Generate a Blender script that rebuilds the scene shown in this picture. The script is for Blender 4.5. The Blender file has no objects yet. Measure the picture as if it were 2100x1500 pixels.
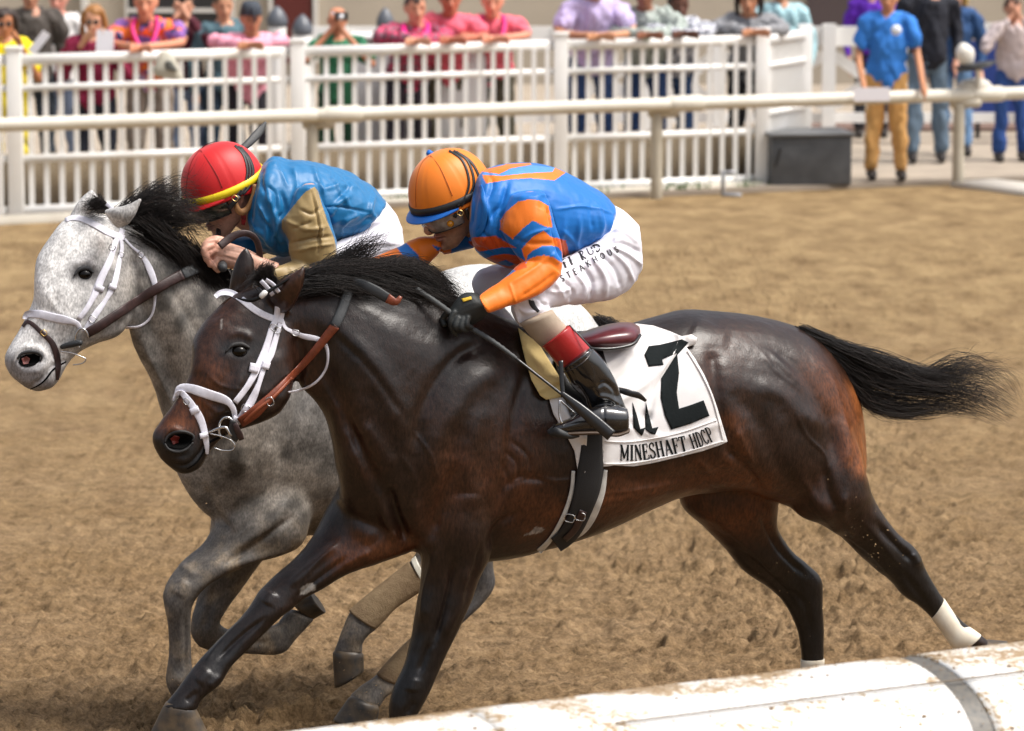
import bpy, bmesh, math, random
import numpy as np
from mathutils import Vector, geometry
from mathutils.bvhtree import BVHTree

scene = bpy.context.scene
# ---------------------------------------------------------------- camera
K = 0.000125; CH = 3.188; CXP = 1050.0; CYP = 750.0
PIT = math.atan((CYP + 393) * K); CP = math.cos(PIT); SP = math.sin(PIT)
cam_d = bpy.data.cameras.new("camera"); cam = bpy.data.objects.new("camera", cam_d)
scene.collection.objects.link(cam); scene.camera = cam
cam.location = (0, 0, CH); cam.rotation_euler = (math.pi / 2 - PIT, 0, 0)
cam_d.sensor_width = 36; cam_d.lens = 36 / (2100 * K)
cam_d.clip_start = 0.5; cam_d.clip_end = 2000
cam_d.dof.use_dof = True; cam_d.dof.focus_distance = 12.75; cam_d.dof.aperture_fstop = 4.8
# ---------------------------------------------------------------- world + sun
SUN_EL = 60; SUN_AZ = 106      # degrees; azimuth the light comes FROM, measured from +Y clockwise
world = bpy.data.worlds.new("World"); scene.world = world; world.use_nodes = True
nt = world.node_tree; bg = nt.nodes["Background"]
sky = nt.nodes.new("ShaderNodeTexSky"); sky.sky_type = 'NISHITA'; sky.sun_disc = False
sky.sun_elevation = math.radians(SUN_EL); sky.sun_rotation = math.radians(SUN_AZ)
sky.air_density = 1.0; sky.dust_density = 6.0; sky.ozone_density = 1.0
hsv = nt.nodes.new("ShaderNodeHueSaturation"); hsv.inputs['Saturation'].default_value = 0.45
nt.links.new(sky.outputs[0], hsv.inputs['Color']); nt.links.new(hsv.outputs[0], bg.inputs[0])
bg.inputs[1].default_value = 0.14
sd = bpy.data.lights.new("sun", 'SUN'); sun = bpy.data.objects.new("sun", sd); scene.collection.objects.link(sun)
sd.energy = 2.5; sd.angle = math.radians(20); sd.color = (1, 0.95, 0.88)
_el = math.radians(SUN_EL); _az = math.radians(SUN_AZ)
_dir = Vector((math.sin(_az) * math.cos(_el), math.cos(_az) * math.cos(_el), math.sin(_el)))
sun.rotation_euler = _dir.to_track_quat('Z', 'Y').to_euler()
scene.view_settings.view_transform = 'Standard'; scene.view_settings.look = 'None'
scene.view_settings.exposure = 0.5; scene.view_settings.gamma = 1.0

# ---------------------------------------------------------------- helpers
rng = np.random.default_rng(7)
def W(px, py, Y):
    dx = (px - CXP) * K; dz = -(py - CYP) * K
    dy = CP + dz * SP; t = Y / dy
    return np.array([dx * t, Y, CH + (-SP + dz * CP) * t])
def Wv(px, py, Y):
    px = np.asarray(px, float); py = np.asarray(py, float); Y = np.asarray(Y, float) + 0 * px
    dx = (px - CXP) * K; dz = -(py - CYP) * K
    dy = CP + dz * SP; t = Y / dy
    return np.stack([dx * t, Y, CH + (-SP + dz * CP) * t], -1)
def PXY(co):
    x = co[:, 0]; y = co[:, 1]; z = co[:, 2] - CH
    f = y * CP - z * SP; u = y * SP + z * CP
    return CXP + x / f / K, CYP - u / f / K
def link(o, parent=None):
    scene.collection.objects.link(o)
    if parent is not None:
        o.parent = parent
        o.matrix_parent_inverse = parent.matrix_world.inverted() if parent.matrix_world else o.matrix_parent_inverse
    return o
def tag(o, label=None, cat=None, group=None, kind=None):
    if label: o['label'] = label
    if cat: o['category'] = cat
    if group: o['group'] = group
    if kind: o['kind'] = kind
    return o
def empty(name, loc):
    o = bpy.data.objects.new(name, None); o.location = Vector([float(v) for v in loc]); o.empty_display_size = 0.1
    scene.collection.objects.link(o); bpy.context.view_layer.update(); return o
def mesh_obj(name, V, F, mat=None, parent=None, smooth=True, col=None):
    me = bpy.data.meshes.new(name)
    if isinstance(F, np.ndarray): F = F.tolist()
    me.from_pydata(np.asarray(V, float).tolist(), [], F)
    if smooth: me.polygons.foreach_set('use_smooth', [True] * len(me.polygons))
    if col is not None:
        a = me.color_attributes.new("Col", 'FLOAT_COLOR', 'POINT')
        c4 = np.ones((len(V), 4)); c4[:, :3] = col; a.data.foreach_set('color', c4.ravel())
    if mat is not None: me.materials.append(mat)
    me.update()
    o = bpy.data.objects.new(name, me); link(o, parent); return o
def combine(parts):
    V = []; F = []; n = 0
    for v, f in parts:
        v = np.asarray(v); V.append(v); F += [[i + n for i in q] for q in f]; n += len(v)
    return np.concatenate(V), F
def catmull(P, sub):
    P = np.asarray(P, float); n = len(P)
    if n < 3 or sub <= 1:
        if n == 2:
            t = np.linspace(0, 1, sub + 1)[:, None]; return P[0] * (1 - t) + P[1] * t
        return P
    Q = np.vstack([2 * P[0] - P[1], P, 2 * P[-1] - P[-2]])
    out = []
    for i in range(n - 1):
        p0, p1, p2, p3 = Q[i], Q[i + 1], Q[i + 2], Q[i + 3]
        for k in range(sub):
            t = k / sub
            out.append(0.5 * ((2 * p1) + (-p0 + p2) * t + (2 * p0 - 5 * p1 + 4 * p2 - p3) * t * t + (-p0 + 3 * p1 - 3 * p2 + p3) * t ** 3))
    out.append(P[-1]); return np.array(out)
def rings_to_mesh(R, cap=True):
    n, m = R.shape[:2]; V = R.reshape(-1, 3); F = []
    for i in range(n - 1):
        for j in range(m):
            k = (j + 1) % m
            F.append([i * m + j, i * m + k, (i + 1) * m + k, (i + 1) * m + j])
    if cap:
        V = np.vstack([V, R[0].mean(0), R[-1].mean(0)]); a = n * m; b = a + 1
        for j in range(m):
            k = (j + 1) % m
            F.append([a, k, j]); F.append([b, (n - 1) * m + j, (n - 1) * m + k])
    return V, F
def loft(S, m=28, sub=5, e=2.2):
    """sections (ax,ay,bx,by,Y,ry): silhouette points a,b in photo pixels at depth Y, half thickness ry in metres"""
    S = catmull(S, sub); t = np.linspace(0, 2 * math.pi, m, endpoint=False)
    c = np.sign(np.cos(t)) * np.abs(np.cos(t)) ** (2 / e); s = np.sign(np.sin(t)) * np.abs(np.sin(t)) ** (2 / e)
    R = []
    def ring(r, q):
        a = W(r[0], r[1], r[4]); b = W(r[2], r[3], r[4]); C = (a + b) / 2; A = (a - b) / 2 * q
        return C + c[:, None] * A + s[:, None] * np.array([0, r[5] * q, 0])
    e0 = S[0] + (S[0] - S[1]) * 0.5; e1 = S[-1] + (S[-1] - S[-2]) * 0.5
    R.append(ring(e0, 0.55)); 
    for r in S: R.append(ring(r, 1.0))
    R.append(ring(e1, 0.55))
    return rings_to_mesh(np.array(R))
def tube(P, rad, m=10, sub=4, flat=None):
    """world polyline P (n,3) with radii"""
    P = np.asarray(P, float); n = len(P); rad = np.asarray(rad, float) * np.ones(n)
    Q = catmull(np.hstack([P, rad[:, None]]), sub); P = Q[:, :3]; r = Q[:, 3]
    T = np.gradient(P, axis=0); T /= np.linalg.norm(T, axis=1)[:, None] + 1e-9
    up = np.array([0.13, 1.0, 0.21]); R = []
    t = np.linspace(0, 2 * math.pi, m, endpoint=False)
    for i in range(len(P)):
        a = np.cross(T[i], up); a /= np.linalg.norm(a) + 1e-9; b = np.cross(T[i], a)
        f = 1 if flat is None else flat
        R.append(P[i] + r[i] * (np.cos(t)[:, None] * a + f * np.sin(t)[:, None] * b))
    R = np.array(R)
    c0 = P[0] - T[0] * r[0] * 0.6; c1 = P[-1] + T[-1] * r[-1] * 0.6
    R = np.concatenate([[c0 + (R[0] - P[0]) * 0.6], R, [c1 + (R[-1] - P[-1]) * 0.6]])
    return rings_to_mesh(R)
def ptube(P, rad, **kw):
    return tube([W(*p) for p in P], rad, **kw)
def box(c, s, rot=0.0, bev=0.0):
    c = np.array(c, float); s = np.array(s, float) / 2
    if bev <= 0:
        V = np.array([[x, y, z] for x in (-1, 1) for y in (-1, 1) for z in (-1, 1)], float) * s
        F = [[0, 1, 3, 2], [4, 6, 7, 5], [0, 4, 5, 1], [2, 3, 7, 6], [0, 2, 6, 4], [1, 5, 7, 3]]
    else:
        bm = bmesh.new(); bmesh.ops.create_cube(bm, size=2)
        for v in bm.verts: v.co = Vector((v.co.x * s[0], v.co.y * s[1], v.co.z * s[2]))
        bmesh.ops.bevel(bm, geom=bm.edges[:], offset=bev, segments=2, affect='EDGES', profile=0.5)
        bm.verts.index_update(); V = np.array([v.co[:] for v in bm.verts]); F = [[v.index for v in f.verts] for f in bm.faces]; bm.free()
    if rot:
        cr, sr = math.cos(rot), math.sin(rot); V = np.stack([V[:, 0] * cr - V[:, 1] * sr, V[:, 0] * sr + V[:, 1] * cr, V[:, 2]], -1)
    return V + c, F
def bar(p, q, w, h):
    """box beam from p to q; w across (horizontal), h vertical-ish"""
    p = np.array(p, float); q = np.array(q, float); d = q - p; L = np.linalg.norm(d); d /= L
    up = np.array([0, 0, 1.0]) if abs(d[2]) < 0.95 else np.array([0, 1.0, 0])
    a = np.cross(d, up); a /= np.linalg.norm(a); b = np.cross(a, d)
    V = [];
    for e in (p, q):
        for sa, sb in ((-1, -1), (1, -1), (1, 1), (-1, 1)): V.append(e + a * sa * w / 2 + b * sb * h / 2)
    return np.array(V), [[0, 1, 2, 3], [7, 6, 5, 4], [0, 4, 5, 1], [1, 5, 6, 2], [2, 6, 7, 3], [3, 7, 4, 0]]
def _hash(ix, iy, iz):
    h = (ix * 374761393 + iy * 668265263 + iz * 2147483647 + 974634777) & 0xffffffff
    h = ((h ^ (h >> 13)) * 1274126177) & 0xffffffff
    return ((h ^ (h >> 16)) & 0xffff) / 65535.0
def vnoise(P):
    P = np.asarray(P, float); i = np.floor(P).astype(np.int64); f = P - i; f = f * f * (3 - 2 * f); out = 0
    for dx in (0, 1):
        for dy in (0, 1):
            for dz in (0, 1):
                w = (f[..., 0] if dx else 1 - f[..., 0]) * (f[..., 1] if dy else 1 - f[..., 1]) * (f[..., 2] if dz else 1 - f[..., 2])
                out = out + w * _hash(i[..., 0] + dx, i[..., 1] + dy, i[..., 2] + dz)
    return out * 2 - 1
def fbm(P, o=4, g=0.5):
    a = 1; s = 0; P = np.asarray(P, float)
    for k in range(o): s = s + a * vnoise(P * 2 ** k + 17.3 * k); a *= g
    return s
def remesh(V, F, vox):
    me = bpy.data.meshes.new("tmp"); me.from_pydata(V.tolist(), [], F)
    o = bpy.data.objects.new("tmp", me); scene.collection.objects.link(o)
    m = o.modifiers.new("r", 'REMESH'); m.mode = 'VOXEL'; m.voxel_size = vox; m.adaptivity = 0
    dg = bpy.context.evaluated_depsgraph_get(); ev = o.evaluated_get(dg); me2 = bpy.data.meshes.new_from_object(ev)
    n = len(me2.vertices); co = np.empty(n * 3); me2.vertices.foreach_get('co', co); co = co.reshape(-1, 3)
    F2 = np.empty(len(me2.polygons) * 4, int)
    if len(me2.loops) == len(me2.polygons) * 4: me2.polygons.foreach_get('vertices', F2); F2 = F2.reshape(-1, 4)
    else: F2 = [list(p.vertices) for p in me2.polygons]
    bpy.data.objects.remove(o); bpy.data.meshes.remove(me); bpy.data.meshes.remove(me2)
    return co, F2
def edges_of(F):
    E = np.vstack([F[:, [0, 1]], F[:, [1, 2]], F[:, [2, 3]], F[:, [3, 0]]]); E.sort(1)
    return np.unique(E, axis=0)
def lap(V, E, it, w=None, lam=0.5):
    n = len(V); deg = np.bincount(E.ravel(), minlength=n)[:, None]; w = 1 if w is None else w[:, None]
    for _ in range(it):
        S = np.stack([np.bincount(E[:, 0], V[E[:, 1], k], n) + np.bincount(E[:, 1], V[E[:, 0], k], n) for k in range(3)], -1)
        V = V + lam * w * (S / np.maximum(deg, 1) - V)
    return V
def vnormals(V, F):
    N = np.cross(V[F[:, 2]] - V[F[:, 0]], V[F[:, 3]] - V[F[:, 1]]); n = len(V)
    out = np.stack([sum(np.bincount(F[:, j], N[:, k], n) for j in range(4)) for k in range(3)], -1)
    return out / (np.linalg.norm(out, axis=1)[:, None] + 1e-12)
def pdist(px, py, pts):
    """distance (px) to polyline and the param along it"""
    best = np.full(len(px), 1e9); tt = np.zeros(len(px)); pts = np.asarray(pts, float)
    if len(pts) == 1: return np.hypot(px - pts[0, 0], py - pts[0, 1]), tt
    for i in range(len(pts) - 1):
        a = pts[i]; d = pts[i + 1] - a; L = d @ d + 1e-9
        t = np.clip(((px - a[0]) * d[0] + (py - a[1]) * d[1]) / L, 0, 1)
        r = np.hypot(px - a[0] - t * d[0], py - a[1] - t * d[1]); k = r < best
        best[k] = r[k]; tt[k] = (i + t[k]) / (len(pts) - 1)
    return best, tt
def inpoly(px, py, poly):
    c = np.zeros(len(px), bool); n = len(poly)
    for i in range(n):
        x1, y1 = poly[i]; x2, y2 = poly[(i + 1) % n]
        if y1 == y2: continue
        k = ((y1 > py) != (y2 > py)) & (px < (x2 - x1) * (py - y1) / (y2 - y1) + x1); c ^= k
    return c
def sculpt(V, F, strokes, gain=1.0):
    """strokes: (points in px, radius px, amplitude mm[, ymax])  moves the camera-side surface along its normal"""
    px, py = PXY(V); N = vnormals(V, F); face = np.clip(-N[:, 1] * 1.6 + 0.25, 0, 1); D = np.zeros(len(V))
    for s in strokes:
        pts = catmull(np.array(s[0], float), 4) if len(s[0]) > 2 else np.array(s[0], float)
        d, t = pdist(px, py, pts); w = np.exp(-(d / s[1]) ** 2)
        if len(s[0]) > 1: w = w * np.clip(np.minimum(t, 1 - t) * 5 + 0.25, 0, 1)
        if len(s) > 3: w = w * (V[:, 1] < s[3])
        D += w * s[2] * 0.001
    return V + N * (D * face * gain)[:, None]
def bvh_of(V, F):
    return BVHTree.FromPolygons([tuple(v) for v in V], [tuple(f) for f in F])
CAMV = Vector((0, 0, CH))
def ray(px, py):
    d = W(px, py, 10.0) - np.array([0, 0, CH]); return Vector(d).normalized()
def hitY(bvh, px, py):
    d = ray(px, py); h = bvh.ray_cast(CAMV, d)
    return None if h[0] is None else h[0].y
def nearY(bvh, px, py):
    y = hitY(bvh, px, py); return y if y is not None else bvh.find_nearest(Vector(W(px, py, 12.6)))[0].y
def fill_missing(px, py, Y):
    ok = ~np.isnan(Y)
    for i in np.where(~ok)[0]:
        d = (px[ok] - px[i]) ** 2 + (py[ok] - py[i]) ** 2; Y[i] = Y[ok][np.argmin(d)]
    return Y
def strap_mesh(pts, w, bvh=None, off=0.0015, th=0.003, step=5.0, smooth=3, strict=False):
    """ribbon following px polyline; raycast onto bvh, or own depth when points are (px,py,Y)"""
    P = catmull(np.array(pts, float), 6)
    L = np.r_[0, np.cumsum(np.hypot(*np.diff(P[:, :2], axis=0).T))]; n = max(3, int(L[-1] / step) + 1)
    s = np.linspace(0, L[-1], n); P = np.stack([np.interp(s, L, P[:, k]) for k in range(P.shape[1])], -1)
    w = np.interp(np.linspace(0, 1, n), np.linspace(0, 1, np.size(w)), np.atleast_1d(w)) if np.size(w) > 1 else np.full(n, float(w))
    T = np.gradient(P[:, :2], axis=0); T /= np.hypot(T[:, 0], T[:, 1])[:, None] + 1e-9; Nn = np.stack([-T[:, 1], T[:, 0]], -1)
    cols = []
    for f in (-0.5, -0.35, 0.35, 0.5):
        q = P[:, :2] + Nn * (w * f)[:, None]
        if P.shape[1] > 2: Y = P[:, 2].copy()
        else:
            Y = np.array([(lambda v: np.nan if v is None else v)(hitY(bvh, a, b)) for a, b in q])
            if np.isnan(Y).all():
                if strict: raise RuntimeError("misses")
                Y = np.array([bvh.find_nearest(Vector(W(a, b, 12.6)))[0].y for a, b in q])
            Y = fill_missing(q[:, 0], q[:, 1], Y)
            for _ in range(smooth): Y = np.convolve(np.pad(Y, 1, 'edge'), [.25, .5, .25], 'valid')
        cols.append((q, Y))
    R = []
    q, Y = cols[0]; a0 = Wv(q[:, 0], q[:, 1], Y + 0.004 - off); a1 = Wv(q[:, 0], q[:, 1], Y - off - th * 0.5)
    q, Y = cols[1]; b = Wv(q[:, 0], q[:, 1], Y - off - th)
    q, Y = cols[2]; c = Wv(q[:, 0], q[:, 1], Y - off - th)
    q, Y = cols[3]; d1 = Wv(q[:, 0], q[:, 1], Y - off - th * 0.5); d0 = Wv(q[:, 0], q[:, 1], Y + 0.004 - off)
    return rings_to_mesh(np.stack([a0, a1, b, c, d1, d0], 1))
def strap(name, pts, w, mat, parent, bvh=None, **kw):
    V, F = strap_mesh(pts, w, bvh, **kw); return mesh_obj(name, V, F, mat, parent)
def patch_mesh(poly, bvh, off=0.003, th=0.004, sp=6.0, bump=None, smooth=0, Yfix=None):
    poly = np.array(poly, float); P = []
    for i in range(len(poly)):
        a = poly[i]; b = poly[(i + 1) % len(poly)]; n = max(1, int(np.hypot(*(b - a)) / sp))
        for k in range(n): P.append(a + (b - a) * k / n)
    nb = len(P); B = np.array(P); x0, y0 = B.min(0); x1, y1 = B.max(0)
    gx, gy = np.meshgrid(np.arange(x0 + sp / 2, x1, sp), np.arange(y0 + sp / 2, y1, sp * 0.87)); gx[1::2] += sp / 2
    gx = gx.ravel(); gy = gy.ravel(); k = inpoly(gx, gy, B); gx = gx[k]; gy = gy[k]
    if len(gx):
        d = np.min(np.hypot(gx[:, None] - B[None, :, 0], gy[:, None] - B[None, :, 1]), 1); gx = gx[d > sp * 0.45]; gy = gy[d > sp * 0.45]
    A = np.vstack([B, np.stack([gx, gy], -1)])
    vv, ee, ff, _, _, _ = geometry.delaunay_2d_cdt([Vector(a) for a in A], [(i, (i + 1) % nb) for i in range(nb)], [], 0, 1e-4)
    q = np.array([v[:] for v in vv]); F = [list(f) for f in ff if inpoly(np.array([np.mean([q[i][0] for i in f])]), np.array([np.mean([q[i][1] for i in f])]), B)[0]]
    if Yfix is not None: Y = np.array([Yfix(a, b) for a, b in q])
    else:
        Y = np.array([(lambda v: np.nan if v is None else v)(hitY(bvh, a, b)) for a, b in q]); Y = fill_missing(q[:, 0], q[:, 1], Y)
    E = np.array(sorted({tuple(sorted((f[i], f[(i + 1) % 3]))) for f in F for i in range(3)}))
    deg = np.maximum(np.bincount(E.ravel(), minlength=len(q)), 1)
    for _ in range(smooth):
        S = np.bincount(E[:, 0], Y[E[:, 1]], len(q)) + np.bincount(E[:, 1], Y[E[:, 0]], len(q)); Y = 0.5 * Y + 0.5 * S / deg
    b = 0 if bump is None else bump(q[:, 0], q[:, 1])
    top = Wv(q[:, 0], q[:, 1], Y - off - th - b); bot = Wv(q[:, 0], q[:, 1], Y - off * 0.2 - b * 0.9)
    # boundary walls
    cnt = {}
    for f in F:
        for i in range(len(f)): cnt[(f[i], f[(i + 1) % len(f)])] = 1
    n = len(q); FF = [f for f in F] + [[i + n for i in f[::-1]] for f in F]
    for (a, c) in cnt:
        if (c, a) not in cnt: FF.append([c, a, a + n, c + n])
    V = np.vstack([top, bot]); 
    return V, FF, q
def patch(name, poly, mat, parent, bvh=None, **kw):
    V, F, q = patch_mesh(poly, bvh, **kw)
    if kw.get('Yfix') is None or True:
        nrm = np.cross(V[F[0][1]] - V[F[0][0]], V[F[0][2]] - V[F[0][0]])
        if nrm[1] > 0: F = [f[::-1] for f in F]
    o = mesh_obj(name, V, F, mat, parent); return o
def hair(name, guides, n, w, mat, parent, seed=0, spread=6.0, wave=3.0, lenv=(0.55, 1.0), ydep=0.02, rootj=3.0, sub=4, tipw=0.25):
    r = np.random.default_rng(seed); G = np.array([catmull(np.array(g, float), sub) for g in guides])
    g, s = G.shape[:2]; u = r.uniform(0, g - 1.001, n); i = u.astype(int); f = (u - i)[:, None, None]
    P = G[i] * (1 - f) + G[np.minimum(i + 1, g - 1)] * f
    ln = r.uniform(lenv[0], lenv[1], n); t = np.linspace(0, 1, s)
    idx = ln[:, None] * t[None] * (s - 1); lo = np.minimum(idx.astype(int), s - 2); fr = (idx - lo)[..., None]
    ar = np.arange(n)[:, None]; P = P[ar, lo] * (1 - fr) + P[ar, lo + 1] * fr
    ofs = r.normal(0, 1, (n, 1, 2)); ofs2 = r.normal(0, 1, (n, 1, 2)); T = t[None, :, None]
    # strands gather in locks
    nl = max(4, n // 14); lock = r.integers(0, nl, n); lo1 = r.normal(0, 1, (nl, 2))[lock][:, None, :]; ph = r.uniform(0, 6.28, nl)[lock][:, None]; fq = r.uniform(1.2, 2.6, nl)[lock][:, None]
    P[..., :2] += ofs * rootj * (1 - T) + (lo1 * 0.85 + ofs * 0.28) * spread * T ** 1.1 + ofs2 * spread * 0.35 * T ** 3
    wv = np.sin(t[None] * 6.28 * fq + ph) * wave * t[None]
    D = np.gradient(P[..., :2], axis=1); D /= np.linalg.norm(D, axis=2)[..., None] + 1e-9
    P[..., 0] += -D[..., 1] * wv; P[..., 1] += D[..., 0] * wv
    P[..., 2] += r.normal(0, ydep, (n, 1)) * (0.3 + t[None])
    C = Wv(P[..., 0], P[..., 1], P[..., 2]); Tn = np.gradient(C, axis=1); Tn /= np.linalg.norm(Tn, axis=2)[..., None] + 1e-9
    A = np.cross(Tn, np.array([0.0, 1.0, 0.02])); A /= np.linalg.norm(A, axis=2)[..., None] + 1e-9; B = np.cross(Tn, A)
    rad = (w * r.uniform(0.6, 1.3, (n, 1)) * (1 - (1 - tipw) * t[None] ** 1.5))[..., None]
    ring = [C + rad * (math.cos(a) * A + math.sin(a) * B) for a in (1.57, 3.66, 5.76)]
    V = np.stack(ring, 2).reshape(-1, 3); base = (np.arange(n)[:, None] * s + np.arange(s - 1)[None]).ravel() * 3
    F = np.concatenate([np.stack([base + j, base + (j + 1) % 3, base + 3 + (j + 1) % 3, base + 3 + j], -1) for j in range(3)])
    sh0 = r.uniform(0.4, 1.3, n) * (1 + 2.2 * (r.random(n) < .12)); shade = (sh0[:, None] * (1 + 1.2 * t[None] ** 2)).repeat(3, axis=1).ravel()[:, None] * np.array([1.0, .9, .82])
    return mesh_obj(name, V, F, mat, parent, col=shade)
def body(name, lofts, vox, mat, parent, smooth=3, spots=(), strokes=(), colf=None, noise=None, gain=1.0):
    V, F = combine(lofts); V, F = remesh(V, F, vox); E = edges_of(F)
    V = lap(V, E, smooth)
    if spots:
        px, py = PXY(V)
        for (x, y, r, it) in spots:
            w = np.exp(-((px - x) ** 2 + (py - y) ** 2) / r ** 2); V = lap(V, E, it, w)
    if strokes: V = sculpt(V, F, strokes, gain)
    if noise: N = vnormals(V, F); V = V + N * noise(V)[:, None]
    col = None
    if colf is not None:
        px, py = PXY(V); col = colf(px, py, V, vnormals(V, F))
    o = mesh_obj(name, V, F, mat, parent, col=col)
    return o, V, F

# ---------------------------------------------------------------- materials
def rgb(h):
    h = h.lstrip('#'); c = [int(h[i:i + 2], 16) / 255 for i in (0, 2, 4)]
    return tuple(((v + 0.055) / 1.055) ** 2.4 if v > 0.04045 else v / 12.92 for v in c)
_mc = {}
def mat(name, color=(0.5, 0.5, 0.5), rough=0.6, metal=0.0, bump=0.0, bscale=200.0, attr=False, var=0.0, vscale=20.0, var2=None, coat=0.0,
        spec=0.5, sheen=0.0, stretch=None, dist=0.002, trans=0.0, bump2=0.0, b2scale=20.0, detail=4.0):
    if name in _mc: return _mc[name]
    m = bpy.data.materials.new(name); m.use_nodes = True; t = m.node_tree; b = t.nodes["Principled BSDF"]; _mc[name] = m
    b.inputs['Roughness'].default_value = rough; b.inputs['Metallic'].default_value = metal
    b.inputs['Specular IOR Level'].default_value = spec; b.inputs['Coat Weight'].default_value = coat
    b.inputs['Coat Roughness'].default_value = 0.15
    if sheen: b.inputs['Sheen Weight'].default_value = sheen; b.inputs['Sheen Roughness'].default_value = 0.4
    if trans: b.inputs['Transmission Weight'].default_value = trans
    tc = t.nodes.new("ShaderNodeTexCoord"); src = tc.outputs['Object']
    if stretch:
        mp = t.nodes.new("ShaderNodeMapping"); mp.inputs['Scale'].default_value = stretch; t.links.new(src, mp.inputs[0]); src = mp.outputs[0]
    if attr:
        a = t.nodes.new("ShaderNodeAttribute"); a.attribute_name = "Col"; csrc = a.outputs['Color']
    else:
        c = t.nodes.new("ShaderNodeRGB"); c.outputs[0].default_value = (*color, 1); csrc = c.outputs[0]
    if attr and color != (0.5, 0.5, 0.5):
        mx = t.nodes.new("ShaderNodeMix"); mx.data_type = 'RGBA'; mx.blend_type = 'MULTIPLY'; mx.inputs[0].default_value = 1
        t.links.new(csrc, mx.inputs[6]); mx.inputs[7].default_value = (*color, 1); csrc = mx.outputs[2]
    if var:
        n = t.nodes.new("ShaderNodeTexNoise"); n.inputs['Scale'].default_value = vscale; n.inputs['Detail'].default_value = detail; t.links.new(src, n.inputs['Vector'])
        r = t.nodes.new("ShaderNodeMapRange"); r.inputs[1].default_value = 0.3; r.inputs[2].default_value = 0.7
        t.links.new(n.outputs[0], r.inputs[0])
        mx = t.nodes.new("ShaderNodeMix"); mx.data_type = 'RGBA'
        if var2 is None:
            r.inputs[3].default_value = 1 - var; r.inputs[4].default_value = 1 + var
            mx.blend_type = 'MULTIPLY'; mx.inputs[0].default_value = 1; t.links.new(csrc, mx.inputs[6]); t.links.new(r.outputs[0], mx.inputs[7])
        else:
            r.inputs[3].default_value = 0; r.inputs[4].default_value = var
            t.links.new(r.outputs[0], mx.inputs[0]); t.links.new(csrc, mx.inputs[6]); mx.inputs[7].default_value = (*var2, 1)
        csrc = mx.outputs[2]
    t.links.new(csrc, b.inputs['Base Color'])
    nsrc = None
    for amt, sc, ds in ((bump, bscale, dist), (bump2, b2scale, dist * 4)):
        if amt:
            n = t.nodes.new("ShaderNodeTexNoise"); n.inputs['Scale'].default_value = sc; n.inputs['Detail'].default_value = 5; t.links.new(src, n.inputs['Vector'])
            bp = t.nodes.new("ShaderNodeBump"); bp.inputs['Strength'].default_value = amt; bp.inputs['Distance'].default_value = ds
            t.links.new(n.outputs[0], bp.inputs['Height'])
            if nsrc is not None: t.links.new(nsrc, bp.inputs['Normal'])
            nsrc = bp.outputs[0]
    if nsrc is not None: t.links.new(nsrc, b.inputs['Normal'])
    return m
def blend(col, w, c):
    w = np.clip(w, 0, 1)[:, None]; return col * (1 - w) + np.array(c) * w
def blob(px, py, pts, r):
    return np.exp(-(pdist(px, py, pts)[0] / r) ** 2)
# ================================================================ BAY HORSE
def YB(px): return 12.4 + (px - 800) * 0.00072
def sec(L, yf, dy=0.0):
    return [(a, b, c, d, yf((a + c) / 2) + dy, r) for a, b, c, d, r in L]
bay_torso = sec([(1766,830,1776,955,.07),(1738,765,1768,1000,.15),(1695,710,1735,1040,.21),(1640,673,1680,1050,.25),(1560,650,1610,1035,.275),(1470,640,1525,1005,.29),
 (1400,637,1440,1010,.285),(1330,655,1380,1024,.28),(1250,675,1290,1065,.285),(1160,680,1205,1100,.285),(1080,665,1110,1130,.275),(1010,645,1020,1148,.265),
 (950,615,925,1150,.255),(890,590,845,1128,.24),(830,572,768,1095,.225),(770,560,712,1040,.20),(720,552,690,960,.165),(670,552,672,870,.13),(620,560,645,822,.105),(575,585,612,790,.09)], YB)
bay_head = sec([(535,585,612,715,.075),(478,605,602,785,.092),(428,648,592,815,.105),(398,690,572,846,.112),(394,725,528,868,.104),(391,760,488,882,.085),
 (376,797,466,892,.070),(354,832,448,905,.062),(330,862,432,925,.060),(313,890,422,942,.058),(318,918,412,958,.054),(336,944,392,969,.042),(352,960,375,972,.02)], YB, -0.02)
ear_near = [(542,606,588,648,12.16,.028),(560,588,604,626,12.13,.034),(584,570,617,600,12.11,.030),(606,556,624,576,12.10,.020),(622,545,627,552,12.10,.008)]
ear_far = [(468,600,515,602,12.28,.026),(472,572,522,574,12.28,.030),(480,545,523,548,12.28,.026),(491,520,519,527,12.28,.016),(503,507,510,512,12.28,.006)]
fore_near = sec([(860,1000,1010,1010,.12),(860,1080,1012,1080,.12),(864,1150,1005,1140,.10),(862,1200,982,1190,.085),(852,1250,960,1250,.072),(842,1310,932,1310,.06),(827,1366,905,1366,.052),
 (806,1412,884,1415,.05),(799,1450,868,1447,.047),(800,1485,852,1482,.036),(806,1540,850,1540,.03),(815,1590,862,1592,.036),(800,1630,850,1640,.036)], YB, -0.12)
fore_far = sec([(715,960,880,1110,.13),(650,1080,840,1132,.115),(636,1106,775,1156,.10),(600,1148,718,1175,.08),(562,1182,661,1208,.062),(533,1211,623,1229,.052),(516,1238,598,1250,.052),
 (497,1262,572,1270,.048),(466,1293,540,1302,.037),(431,1328,504,1337,.032),(402,1360,474,1368,.035),(376,1397,452,1404,.042),(353,1427,416,1432,.035),(334,1448,404,1456,.036)], YB, 0.02)
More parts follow.
